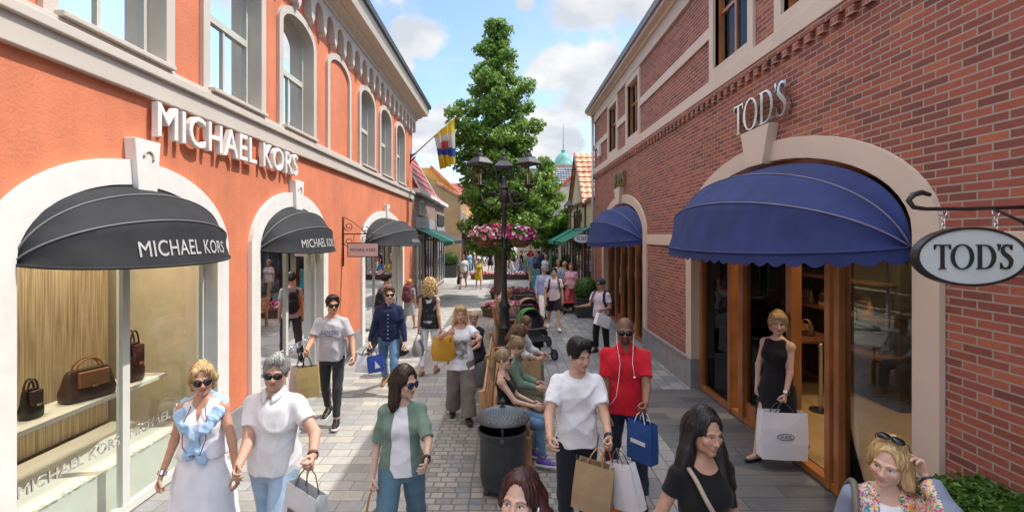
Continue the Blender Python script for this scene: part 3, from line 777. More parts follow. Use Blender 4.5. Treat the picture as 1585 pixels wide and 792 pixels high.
# ---------------------------------------------------------------- signs
sg = empty('shop_sign', LS.p(6.5, 3.62, 0), 0, 'white raised block letters on the orange wall above the black awnings', 'shop sign')
t = text_mesh('MICHAEL KORS', .46, .07, .012, 1.06, width=3.28)
hmax = max(v[1] for v in t[0])
letters(([(x, y * .345 / hmax, z) for x, y, z in t[0]], t[1]), lambda x, y, z: (.035 + z, x, y), white_paint, sg)
g = G()
def serif_sign(c, m, label, h=.40, w=1.29):
    s = empty('shop_sign', RS.p(c, 4.03, 0), 0, label, 'shop sign'); k = w / 3.2
    put_serif(lambda x, y, z: (-.04 - z, -x, y * h / k), k, .05, m, s)
serif_sign(6.28, chrome, 'large chrome serif letters on the brick wall above the near blue awning')
serif_sign(14.05, mat('old_brass', (.45, .33, .14), .3, metal=1, var=.1), 'small brass serif letters on the brick wall above the far blue awning', w=1.2)

# ceiling downlights of the lit shop rooms
lamp_glow = bpy.data.materials.new('lamp_glow'); lamp_glow.use_nodes = True
_b = lamp_glow.node_tree.nodes['Principled BSDF']; _b.inputs['Emission Color'].default_value = (1, .85, .62, 1); _b.inputs['Emission Strength'].default_value = 6
def downlight(x, y, z, power, col, parent, size=.5):
    g = G(); g.lathe([(.10, -.02), (.13, -.02), (.13, .0), (.10, 0)], (x, y, z), 16); o = g.build('ceiling_lamp', steel_frame, parent)
    g = G(); g.lathe([(.095, -.012), (.095, -.006)], (x, y, z), 16); g.build('bulb', lamp_glow, o)
    d = bpy.data.lights.new('shop_light', 'AREA'); d.energy = power; d.size = size; d.color = col; d.spread = R(150)
    l = bpy.data.objects.new('shop_light', d); COL.objects.link(l); l.location = (x, y, z - .05); l.parent = o
for y_ in (3.9, 5.5, 7.6, 8.8, 12.8, 14.4, 16): downlight(XL - .85, y_, 3.7, 20, (1, .86, .66), B)
for y_ in (5.0, 7.2): downlight(XR + 1.2, y_, 3.88, 26, (1, .80, .55), B2)
for y_ in (12.5, 14.0, 15.6): downlight(XR + 1.2, y_, 3.88, 40, (1, .80, .5), B2)
def oval_sign(px, py, z, w, h, wall_x, label, textw, hook=True):
    c = Vector(((px - VX) / F * z, z, CH - (py - VY) / F * z))
    t = empty('hanging_sign', c, 0, label, 'hanging sign', 'oval signs on iron brackets')
    face = mat('sign_face', (.60, .68, .68), .4, var=.04)
    def oval(k, y): return [(w / 2 * k * math.cos(a), y, h / 2 * k * math.sin(a)) for a in [2 * PI * i / 48 for i in range(48)]]
    g = G(); g.ring([oval(.96, -.022), oval(.96, .022)]); g.build('sign_board', face, t)
    g = G(); kk = w / 2
    rg = [[(r * math.cos(a) * w / 2, y, (h / 2 - (1 - r) * w / 2) * math.sin(a)) for a in [2 * PI * i / 48 for i in range(48)]] for r, y in ((.955, -.03), (1.0, -.03), (1.0, .03), (.955, .03))]
    g.ring(rg, caps=False, close=True); g.build('rim', black_iron, t, smooth='auto')
    k = textw / 3.2; put_serif(lambda x, y, z_: (x, -.024 - z_, (y - .5 * k) * 1.0), k, .008, black_iron, t, 'letter')
    zr = h / 2 + .11
    g = G(); L0 = -w / 2 * 1.05; L1 = wall_x - c.x
    if hook:
        g.tube([(L0 + .12, 0, zr + .085), (L0 + .07, 0, zr + .10), (L0 + .015, 0, zr + .085), (L0 - .01, 0, zr + .05), (L0 + .02, 0, zr + .01), (L0 + .09, 0, zr), (0, 0, zr), (L1, 0, zr + .015)], [.012, .016, .018, .017, .014, .012, .012, .012], 10)
    g.tube([(L1 - .005, 0, zr - .25), (L1 - .005, 0, zr + .25)], .016, 8)
    g.tube([(L1 - .01, 0, zr - .2), (L1 - .12, 0, zr - .08), (L1 - .3, 0, zr)], .009, 8); g.build('bracket', black_iron, t, smooth=True)
    for sx in (-.23, .24):
        g = G(); x = sx * w
        g.tube([(x + .022 * math.cos(a), 0, zr - .022 + .022 * math.sin(a)) for a in [2 * PI * i / 12 for i in range(12)]], .005, 6, close=True)
        for j in range(3): g.tube([(x + (.010 * math.cos(a) if j % 2 == 0 else 0), (.010 * math.cos(a) if j % 2 else 0), zr - .058 - .024 * j + .018 * math.sin(a)) for a in [2 * PI * i / 10 for i in range(10)]], .0038, 6, close=True)
        g.build('chain', chrome, t, smooth=True)
    return t
oval_sign(1500, 397, 3.02, .68, .358, XR - .001, 'pale oval sign with black serif lettering hanging nearest on the brick wall', .47)
oval_sign(901, 369, 17.6, .62, .33, XR - .001, 'small far oval sign hanging beyond the second blue awning', .43)
# rectangular hanging sign on the left
zz = zL(530)
c = Vector((px2x(562, zz), zz, CH - (386.5 - VY) / F * zz)) if 'px2x' in globals() else Vector(((562 - VX) / F * zz, zz, CH - (386.5 - VY) / F * zz))
t = empty('hanging_sign', c, 0, 'small pink rectangular sign hanging from a scrolled iron bracket on the orange wall', 'hanging sign')
g = G(); g.box((-.34, -.015, -.155), (.34, .015, .155)); g.build('sign_board', black_iron, t, bevel=.01)
g = G(); g.box((-.32, -.019, -.135), (.32, -.0155, .135)); fc = g.build('face', mat('sign_pink', (.62, .47, .46), .4, var=.03), t)
vs, fs = text_mesh('MICHAEL KORS', .1, .002, .008, 1.06, width=.54); g = G(); g.add([(x, -.0195 - z, y - .035) for x, y, z in vs], fs); g.build('lettering', black_iron, fc)
g = G(); wl = XL - c.x + .02
g.tube([(wl, 0, -.35), (wl, 0, .72)], .016, 8); g.tube([(wl, 0, .34), (.42, 0, .34)], .012, 8)
def spiral(cx, cz, r, t0, t1, s=1): return [(cx + s * r * (1 - .7 * i / 24) * math.cos(t0 + (t1 - t0) * i / 24), 0, cz + r * (1 - .7 * i / 24) * math.sin(t0 + (t1 - t0) * i / 24)) for i in range(25)]
for cx, cz, r, s in ((wl + .11, .50, .10, 1), (wl + .48, .44, .10, -1), (wl + .11, .17, .10, 1), (wl + .48, .24, .09, -1)): g.tube(spiral(cx, cz, r, PI, PI + 9, s), .009, 6)
g.tube([(wl, 0, .70), (wl + .2, 0, .60), (wl + .38, 0, .46), (wl + .5, 0, .34)], .009, 6)
for x in (-.2, .2): g.tube([(x, 0, .34), (x, 0, .155)], .006, 6)
g.build('bracket', black_iron, t, smooth=True)
# ---------------------------------------------------------------- houses farther along the street
def tile_mat(name, stops, along='Y', up='Z', w=.24, h=.20):
    """roof tiles: rounded columns with a shadowed lip each course"""
    if name in MC: return MC[name]
    m, nt, b = _nodes(name); L = nt.links.new
    ge = N(nt, 'ShaderNodeNewGeometry'); sp = N(nt, 'ShaderNodeSeparateXYZ'); L(ge.outputs['Position'], sp.inputs[0])
    cb = N(nt, 'ShaderNodeCombineXYZ'); L(sp.outputs['XYZ'.index(along)], cb.inputs[0]); L(sp.outputs['XYZ'.index(up)], cb.inputs[1])
    br = N(nt, 'ShaderNodeTexBrick', offset=0); br.inputs['Color1'].default_value = (0, 0, 0, 1); br.inputs['Color2'].default_value = (1, 1, 1, 1)
    br.inputs['Mortar'].default_value = (.0, .0, .0, 1); br.inputs['Scale'].default_value = 1; br.inputs['Mortar Size'].default_value = .018; br.inputs['Mortar Smooth'].default_value = .6
    br.inputs['Brick Width'].default_value = w; br.inputs['Row Height'].default_value = h
    L(cb.outputs[0], br.inputs['Vector']); rp = ramp(nt, stops); L(br.outputs['Color'], rp.inputs[0]); L(rp.outputs[0], b.inputs['Base Color'])
    b.inputs['Roughness'].default_value = .45
    sx = N(nt, 'ShaderNodeMath', operation='MULTIPLY'); sx.inputs[1].default_value = 2 * PI / w; L(sp.outputs['XYZ'.index(along)], sx.inputs[0])
    sn = N(nt, 'ShaderNodeMath', operation='SINE'); L(sx.outputs[0], sn.inputs[0])
    dv = N(nt, 'ShaderNodeMath', operation='DIVIDE'); dv.inputs[1].default_value = h; L(sp.outputs['XYZ'.index(up)], dv.inputs[0])
    fr = N(nt, 'ShaderNodeMath', operation='FRACT'); L(dv.outputs[0], fr.inputs[0])
    ad = N(nt, 'ShaderNodeMath', operation='MULTIPLY_ADD'); ad.inputs[1].default_value = -1.6; L(fr.outputs[0], ad.inputs[0]); L(sn.outputs[0], ad.inputs[2])
    bp = N(nt, 'ShaderNodeBump', i_Strength=1.0, i_Distance=.05); L(ad.outputs[0], bp.inputs['Height']); L(bp.outputs[0], b.inputs['Normal'])
    MC[name] = m
    return m
red_t = [(0, (.22, .035, .03)), (.5, (.34, .06, .05)), (1, (.46, .10, .08))]; or_t = [(0, (.40, .15, .07)), (.5, (.55, .22, .11)), (1, (.66, .32, .18))]; bl_t = [(0, (.045, .05, .075)), (.5, (.08, .09, .12)), (1, (.15, .16, .2))]
def tile_plain(name, stops):
    if name in MC: return MC[name]
    m, nt, b = _nodes(name); L = nt.links.new
    ge = N(nt, 'ShaderNodeNewGeometry'); vo = N(nt, 'ShaderNodeTexVoronoi', i_Scale=3.2); L(ge.outputs['Position'], vo.inputs['Vector'])
    sp = N(nt, 'ShaderNodeSeparateColor'); L(vo.outputs['Color'], sp.inputs[0]); rp = ramp(nt, stops); L(sp.outputs[0], rp.inputs[0]); L(rp.outputs[0], b.inputs['Base Color'])
    b.inputs['Roughness'].default_value = .38; MC[name] = m
    return m
def solid_roof(pts, thick, name, m, parent):
    """sloping slab given by its four upper corners"""
    g = G(); a = [Vector(p) for p in pts]; n = (a[1] - a[0]).cross(a[3] - a[0]).normalized()
    if n.z < 0: n = -n
    g.ring([[p - n * thick for p in a], a]); return g.build(name, m, parent)
def tiled_roof(pts, name, m, parent, cw=.26, rh=.34, amp=.035, lip=.04):
    """sloping roof of rolled tiles: corners are eave start, eave end, ridge end, ridge start"""
    A, B_, C_, D_ = [Vector(p) for p in pts]; n = (B_ - A).cross(D_ - A).normalized()
    if n.z < 0: n = -n
    W_, H_ = (B_ - A).length, (D_ - A).length; nc = max(2, round(W_ / cw)) * 6; nr = max(2, round(H_ / rh)); rows = []
    for r in range(nr):
        for e in (0, 1):
            v = (r + e) / nr; o = lip if e == 0 else 0.0; rows.append([A.lerp(B_, i / nc).lerp(D_.lerp(C_, i / nc), v) + n * (o + amp * (.5 + .5 * math.sin(2 * PI * i / 6))) for i in range(nc + 1)])
    vs = [tuple(p) for r in rows for p in r]; k = nc + 1
    fs = [(j * k + i, j * k + i + 1, (j + 1) * k + i + 1, (j + 1) * k + i) for j in range(len(rows) - 1) for i in range(nc)]
    q = len(vs); vs += [tuple(p - n * .12) for p in (A, B_, C_, D_)]; t = (len(rows) - 1) * k
    fs += [(q, q + 3, q + 2, q + 1), tuple([q, q + 1] + list(range(nc, -1, -1))), tuple([q + 2, q + 3] + list(range(t, t + nc + 1))), tuple([q + 1, q + 2] + [j * k + nc for j in range(len(rows) - 1, -1, -1)]), tuple([q + 3, q] + [j * k for j in range(len(rows))])]
    g = G(); g.add(vs, fs); return g.build(name, m, parent)
def house(label, sd, y0, y1, h, depth, wall_m, name='shop_house'):
    t = empty(name, (0, 0, 0), 0, label, 'building')
    g = G(); sd.bx(g, y0, y1, 0, h, -depth, 0); g.build('wall', wall_m, t)
    return t
def opening(sd, t, u0, u1, v0, v1, fm, gm, name='window', bars=1):
    f = rect_ring(sd, u0, u1, v0, v1, .07, 0.004, .06, fm, t, name)
    g = G(); sd.bx(g, u0 + .06, u1 - .06, v0 + .06, v1 - .06, .004, .02); g.build('pane', gm, f)
    for k in range(bars):
        u = u0 + (u1 - u0) * (k + 1) / (bars + 1); g = G(); sd.bx(g, u - .025, u + .025, v0 + .06, v1 - .06, .021, .05); g.build('mullion', fm, f)
pane_dark = mat('far_pane', (.03, .035, .04), .08, var=.1, spec=.8)
pale_brick = brick_mat('pale_brick', 'YZ', .22, .063, .008, [(0, (.22, .11, .085)), (.5, (.30, .16, .12)), (1, (.38, .22, .17))], (.42, .38, .33), .85, .5)
def shed_awning(sd, u0, u1, v_top, v_bot, out, m, label, group=None, val=.16):
    t = empty('awning', sd.p((u0 + u1) / 2, v_top, 0), 0, label, 'awning', group)
    c = (u0 + u1) / 2; W = (u1 - u0) / 2; dz = v_bot - v_top; s = sd.s
    g = G(); g.ring([[(0, y, 0), (s * out, y, dz), (s * out, y, dz - .012), (0, y, -.012)] for y in (-W, W)]); g.build('canopy', m, t)
    g = G(); g.box((s * (out - .004), -W, dz - val), (s * (out + .004), W, dz)); g.build('valance', m, t)
    for y in (-W + .05, W - .05):
        g = G(); g.tube([(0, y, dz + .1), (s * (out - .02), y, dz - .01)], .014, 6); g.build('arm', black_iron, t, smooth=True)
    return t
teal_c = mat('awning_green', (.008, .19, .125), .75, var=.1); blk_c = mat('awning_dark', (.022, .025, .03), .7, var=.1); navy_c = mat('awning_navy', (.025, .05, .13), .7); pink_c = mat('awning_pink', (.36, .035, .10), .75, var=.1)
lg = 'shed awnings down the street'
# left: brick house with red tiled gable roof
H1 = house('pale brick shop house with steep red tiled roof beyond the orange building', LS, 18.66, 24.6, 4.3, 6, pale_brick)
LS.box('gutter', 18.9, 24.7, 4.303, 4.46, -.1, .22, white_paint, H1, .01)
tiled_roof([(XL + .1, 19.3, 4.46), (XL + .1, 23.9, 4.46), (XL - .9, 23.9, 6.35), (XL - .9, 19.3, 6.35)], 'roof', tile_plain('red_tile', red_t), H1)
for y_ in (19.2, 24.0):
    g = G(); g.ring([[(XL + .2, y_ - .06, 4.40), (XL + .2, y_ + .06, 4.40), (XL + .12, y_ + .06, 4.62), (XL + .12, y_ - .06, 4.62)], [(XL - .92, y_ - .06, 6.36), (XL - .92, y_ + .06, 6.36), (XL - .98, y_ + .06, 6.58), (XL - .98, y_ - .06, 6.58)]]); g.build('verge_board', white_paint, H1)
g = G(); g.box((XL - 6, 19.32, 4.3), (XL - .95, 23.88, 6.3)); g.build('gable', pale_brick, H1)
opening(LS, H1, 19.5, 20.9, .3, 2.7, frame_grey, pane_dark, 'shop_window'); opening(LS, H1, 21.5, 23.9, .2, 2.7, wood_dark, pane_dark, 'shop_window', 2)
LS.box('fascia', 19.3, 24.2, 2.95, 3.4, .004, .05, mat('fascia_grey', (.34, .35, .36), .5), H1)
opening(LS, H1, 20.1, 20.9, 3.5, 4.1, frame_grey, pane_dark, 'window')
H2 = house('pale brick house with dark awning and white gutter next to the tan gable', LS, 24.7, 28.2, 4.25, 6, pale_brick)
LS.box('gutter', 24.75, 28.2, 4.253, 4.42, -.1, .24, white_paint, H2, .01)
tiled_roof([(XL + .1, 24.8, 4.42), (XL + .1, 28.2, 4.42), (XL - 1.2, 28.2, 5.6), (XL - 1.2, 24.8, 5.6)], 'roof', tile_plain('red_tile', red_t), H2)
opening(LS, H2, 25.1, 27.9, .2, 2.7, frame_grey, pane_dark, 'shop_window', 2); LS.box('sign_panel', 25.2, 27.8, 3.2, 3.75, .004, .06, blk_c, H2)
LS.box('fascia', 24.9, 28, 2.8, 3.1, .004, .05, mat('fascia_grey', (.34, .35, .36), .5), H2)
shed_awning(LS, 19.4, 23.2, 2.95, 2.42, 1.1, teal_c, 'teal green shed awning just past the orange building', lg)
shed_awning(LS, 23.6, 27.6, 2.95, 2.42, 1.1, blk_c, 'dark grey shed awning between the teal awning and the tan gable', lg)
# tan gable house standing forward
tan_w = stucco('tan_stucco', (.40, .26, .13)); yel_w = stucco('yellow_stucco', (.60, .34, .09)); crm_w = stucco('cream_stucco', (.58, .50, .33))
L2 = Side(-2.95, 1)
H3 = empty('shop_house', (0, 0, 0), 0, 'tan stucco gable house standing forward on the left', 'building')
g = G(); g.prism([(-9, 0), (-2.95, 0), (-2.95, 5.2), (-4.4, 6.0), (-5.6, 6.9), (-9, 6.9)], 32.5, 37.0, ax=lambda u, v, q: (u, q, v)); g.build('wall', tan_w, H3)
tiled_roof([(-2.8, 32.4, 5.18), (-2.8, 37.1, 5.18), (-4.5, 37.1, 6.15), (-4.5, 32.4, 6.15)], 'roof', tile_plain('orange_tile', or_t), H3)
opening(L2, H3, 32.9, 36.4, .2, 2.6, wood_dark, pane_dark, 'shop_window', 2); opening(L2, H3, 33.2, 34.2, 3.2, 4.3, white_paint, pane_dark); opening(L2, H3, 35, 36, 3.2, 4.3, white_paint, pane_dark)
H4 = empty('shop_house', (0, 0, 0), 0, 'yellow stucco shop house with orange tiled roof behind the tan gable', 'building')
g = G(); L2.bx(g, 37.1, 52, 0, 5.2, -6, 0); g.build('wall', yel_w, H4)
tiled_roof([(-2.75, 37, 5.2), (-2.75, 52.2, 5.2), (-5.6, 52.2, 7.9), (-5.6, 37, 7.9)], 'roof', tile_plain('orange_tile', or_t), H4)
g = G(); g.prism([(-9, 5.2), (-2.96, 5.2), (-5.6, 7.75), (-9, 7.75)], 37.2, 51.9, ax=lambda u, v, q: (u, q, v)); g.build('gable', yel_w, H4)
for k in range(4):
    opening(L2, H4, 37.8 + 3.4 * k, 40.2 + 3.4 * k, .2, 2.6, wood_dark, pane_dark, 'shop_window'); opening(L2, H4, 38.3 + 3.4 * k, 39.6 + 3.4 * k, 3.2, 4.3, white_paint, pane_dark)
shed_awning(L2, 33.0, 38.5, 2.95, 2.45, .9, navy_c, 'navy shed awning on the tan and yellow houses', lg)
shed_awning(L2, 40.5, 45, 2.95, 2.45, .9, navy_c, 'navy shed awning farther along the yellow house', lg)
# right: cream gabled house
R2 = Side(XR + .02, -1)
H5 = house('cream gabled house with orange pantile roof and brown verge beyond the brick building', R2, 18.36, 30, 4.1, 7, crm_w)
g = G(); g.prism([(20.5, 4.10), (25.0, 4.10), (22.75, 6.25)], 0, -.3, ax=lambda u, v, q: R2.p(u, v, q)); g.build('gable', crm_w, H5)
pan = tile_plain('orange_tile', or_t)
tiled_roof([(XR - .12, 20.3, 3.95), (XR + 7, 20.3, 3.95), (XR + 7, 22.75, 6.42), (XR - .12, 22.75, 6.42)], 'roof', pan, H5)
tiled_roof([(XR - .12, 25.2, 3.95), (XR + 7, 25.2, 3.95), (XR + 7, 22.75, 6.42), (XR - .12, 22.75, 6.42)], 'roof', pan, H5)
for ya, yb in ((20.28, 22.75), (25.22, 22.75)):
    g = G(); g.ring([[(XR - .16, ya, 3.80), (XR - .06, ya, 3.80), (XR - .06, ya, 3.98), (XR - .16, ya, 3.98)], [(XR - .16, yb, 6.27), (XR - .06, yb, 6.27), (XR - .06, yb, 6.45), (XR - .16, yb, 6.45)]]); g.build('verge_board', wood_dark, H5)
for y_ in (18.6, 20.4, 22.7, 25.0): R2.box('timber_post', y_ - .07, y_ + .07, 2.7, 4.09, .003, .06, wood_dark, H5)
R2.box('timber_beam', 18.4, 30, 3.97, 4.11, .003, .07, wood_dark, H5)
opening(R2, H5, 18.7, 20.6, .1, 2.45, wood_dark, pane_dark, 'shop_window'); opening(R2, H5, 21.2, 24.2, .1, 2.45, wood_dark, pane_dark, 'shop_window', 2); opening(R2, H5, 25, 29, .1, 2.45, wood_dark, pane_dark, 'shop_window', 2); opening(R2, H5, 21.8, 23.7, 2.95, 3.8, wood_dark, pane_dark)
shed_awning(R2, 18.9, 22.6, 3.02, 2.42, 1.05, teal_c, 'green shed awning just past the second blue hood', lg)
shed_awning(R2, 23.2, 28.0, 3.02, 2.42, 1.05, teal_c, 'green shed awning before the turquoise column', lg)
H6 = house('grey stucco house with pink awnings and white windows on the far right', R2, 30.1, 47, 5.6, 7, stucco('grey_stucco', (.42, .40, .38)))
g = G(); g.prism([(XR + .03, 5.6), (XR + 3, 7.85), (XR + 7, 7.85), (XR + 7, 5.6)], 30.3, 46.9, ax=lambda u, v, q: (u, q, v)); g.build('gable', MC['grey_stucco'], H6)
for k in range(4): opening(R2, H6, 31 + 4 * k, 33.6 + 4 * k, .1, 2.5, wood_dark, pane_dark, 'shop_window'); opening(R2, H6, 31.5 + 4 * k, 33 + 4 * k, 3.4, 4.8, white_paint, pane_dark)
tiled_roof([(XR - .1, 30.1, 5.6), (XR - .1, 47, 5.6), (XR + 3, 47, 8.0), (XR + 3, 30.1, 8.0)], 'roof', tile_plain('red_tile', red_t), H6)
shed_awning(R2, 33, 37.5, 3.2, 2.55, 1.2, pink_c, 'nearer pink shed awning on the right side of the street', lg)
shed_awning(R2, 39, 44.5, 3.2, 2.55, 1.2, pink_c, 'farther pink shed awning on the right side of the street', lg)
turq = mat('turquoise_paint', (.22, .48, .50), .5, var=.05)
t = empty('porch', (XR - .5, 29.6, 0), 0, 'turquoise columned porch with curved blue roof on the right', 'porch')
for x in (-.15,): 
    g = G(); g.lathe([(.16, 0), (.16, .3), (.12, .34), (.11, 2.9), (.16, 2.98), (.16, 3.1)], (x, 0, 0), 16); g.build('column', turq, t, smooth='auto')
g = G(); n = 14; o = [(-.75 + 1.25 * i / n, 3.15 + .75 * math.sin(PI * .5 * i / n + .05)) for i in range(n + 1)]
g.ring([[(x, y, z) for x, z in o] + [(x, y, z - .1) for x, z in o[::-1]] for y in (-1.1, 1.1)]); g.build('porch_roof', mat('porch_blue', (.05, .16, .30), .5), t, smooth='auto')
# buildings closing the view
H7 = empty('building', (0, 0, 0), 0, 'pale building with dark glazed tile roof above a red tiled eave behind the tree', 'building')
g = G(); g.box((1.2, 47.5, 0), (10, 56, 6.2)); g.build('wall', stucco('pale_stucco', (.55, .50, .42)), H7)
tiled_roof([(1.0, 46.9, 6.2), (10.2, 46.9, 6.2), (10.2, 48.0, 7.3), (1.0, 48.0, 7.3)], 'eave_roof', tile_plain('red_tile', red_t), H7)
tiled_roof([(1.0, 48.0, 7.3), (10.2, 48.0, 7.3), (10.2, 50.2, 9.5), (1.0, 50.2, 9.5)], 'roof', tile_plain('blue_tile', bl_t), H7)
FS = type('Face', (), {})
for k in range(4):
    x = 1.6 + 2.1 * k; g = G(); g.box((x, 47.44, 3.3), (x + 1.1, 47.498, 5.2)); w_ = g.build('window', white_paint, H7); g = G(); g.box((x + .1, 47.42, 3.4), (x + 1.0, 47.438, 5.1)); g.build('pane', pane_dark, w_)
H8 = empty('building', (0, 0, 0), 0, 'low pale building with shop fronts closing the far end of the street', 'building')
g = G(); g.box((-16, 66, 0), (1.0, 76, 6.5)); g.build('wall', stucco('far_stucco', (.50, .46, .42)), H8)
tiled_roof([(-16.2, 65.5, 6.5), (1.2, 65.5, 6.5), (1.2, 69.5, 10), (-16.2, 69.5, 10)], 'roof', tile_plain('red_tile', red_t), H8)
for k in range(6):
    x = -12 + 2.1 * k; g = G(); g.box((x, 65.94, 3.3), (x + 1.1, 65.998, 5.2)); w_ = g.build('window', white_paint, H8); g = G(); g.box((x + .1, 65.92, 3.4), (x + 1.0, 65.938, 5.1)); g.build('pane', pane_dark, w_)
    g = G(); g.box((x - .2, 65.94, .1), (x + 1.4, 65.998, 2.6)); w_ = g.build('shop_window', wood_dark, H8); g = G(); g.box((x - .1, 65.92, .3), (x + 1.3, 65.938, 2.5)); g.build('pane', pane_dark, w_)
T8 = empty('tower', (9.0, 78, 0), 0, 'brick tower with green copper dome and thin spire on the skyline', 'tower')
copper = mat('copper_green', (.10, .29, .25), .6, var=.25, vs=2)
g = G(); g.lathe([(1.55, 0), (1.55, 13.4), (1.75, 13.5), (1.75, 13.75)], n=8); g.build('tower_body', stucco('tower_stone', (.42, .36, .32)), T8)
g = G(); g.lathe([(1.62, 13.76), (1.45, 14.0), (1.30, 14.5), (1.05, 15.0), (.70, 15.4), (.36, 15.62), (.3, 15.9), (.36, 16.05), (.12, 16.2), (.06, 16.6)], n=24); g.build('dome', copper, T8, smooth='auto')
g = G(); g.tube([(0, 0, 16.5), (0, 0, 20.2)], [.07, .03], 8); sp_ = g.build('spire', copper, T8)
g = G(); g.box((.05, -.02, 16.9), (.55, .02, 17.25)); g.build('weather_vane', white_paint, sp_)

# ---------------------------------------------------------------- trees
def leaf_mat(name, c1, c2, c3):
    m, nt, b = _nodes(name); L = nt.links.new
    at_ = N(nt, 'ShaderNodeVertexColor', layer_name='Col'); sp = N(nt, 'ShaderNodeSeparateColor'); L(at_.outputs[0], sp.inputs[0])
    rp = ramp(nt, [(0, c1), (.55, c2), (1, c3)]); L(sp.outputs[0], rp.inputs[0])
    out = nt.nodes['Material Output']
    L(rp.outputs[0], b.inputs['Base Color']); b.inputs['Roughness'].default_value = .45; b.inputs['Specular IOR Level'].default_value = .4
    tr = N(nt, 'ShaderNodeBsdfTranslucent'); hs = N(nt, 'ShaderNodeHueSaturation'); hs.inputs['Value'].default_value = 1.5; hs.inputs['Hue'].default_value = .48
    L(rp.outputs[0], hs.inputs['Color']); L(hs.outputs[0], tr.inputs[0])
    mx = N(nt, 'ShaderNodeMixShader'); mx.inputs[0].default_value = .38; L(b.outputs[0], mx.inputs[1]); L(tr.outputs[0], mx.inputs[2]); L(mx.outputs[0], out.inputs[0])
    return m
leaf_a = leaf_mat('leaves_green', (.05, .115, .016), (.12, .235, .035), (.24, .37, .06)); leaf_b = leaf_mat('leaves_box', (.03, .085, .012), (.06, .15, .02), (.12, .24, .035))
bark = mat('bark', (.14, .11, .085), .9, var=.3, vs=8, bump=.8, bs=30)
def leaf_cloud(name, P, Nn, size, m, parent, seed=1, star=True):
    """one mesh of many small folded leaves at points P facing roughly along Nn"""
    rs = np.random.RandomState(seed); n = len(P)
    d = Nn + rs.randn(n, 3) * .65; d /= np.linalg.norm(d, axis=1, keepdims=True)
    a = np.cross(d, rs.randn(n, 3)); a /= np.linalg.norm(a, axis=1, keepdims=True); b = np.cross(d, a)
    s = size * (.65 + .7 * rs.rand(n))[:, None]
    if star:
        tpl = [(0, -1, 0), (.75, -.55, .12), (.4, .0, .02), (.95, .35, .15), (.3, .45, .05), (0, 1.05, .0), (-.3, .45, .05), (-.95, .35, .15), (-.4, .0, .02), (-.75, -.55, .12)]
        fa = [(0, 1, 2, 8, 9), (2, 3, 4, 6, 7, 8), (4, 5, 6)]
    else: tpl = [(0, -1, 0), (.55, 0, .15), (0, 1, 0), (-.55, 0, .15)]; fa = [(0, 1, 2), (0, 2, 3)]
    k = len(tpl); V = np.zeros((n, k, 3))
    for i, (u, v, w_) in enumerate(tpl): V[:, i] = P + s * (a * u + b * v + d * w_)
    me = bpy.data.meshes.new(name)
    me.vertices.add(n * k); me.vertices.foreach_set('co', V.astype(np.float32).ravel())
    base = (np.arange(n) * k)[:, None]; loops = np.concatenate([base + np.array(f)[None, :] for f in fa], 1)
    lens = [len(f) for f in fa]; st = np.concatenate([[0], np.cumsum(lens)[:-1]]); per = sum(lens)
    me.loops.add(loops.size); me.loops.foreach_set('vertex_index', loops.astype(np.int32).ravel())
    me.polygons.add(n * len(fa)); me.polygons.foreach_set('loop_start', ((np.arange(n) * per)[:, None] + st[None, :]).astype(np.int32).ravel())
    me.update(calc_edges=True)
    col = np.repeat(np.clip(.5 + .28 * rs.randn(n), 0, 1)[:, None], k, 1); C4 = np.ones((n * k, 4)); C4[:, 0] = col.ravel()
    at_ = me.color_attributes.new('Col', 'FLOAT_COLOR', 'POINT'); at_.data.foreach_set('color', C4.astype(np.float32).ravel())
    me.materials.append(m); o = bpy.data.objects.new(name, me); COL.objects.link(o); o.parent = parent
    return o
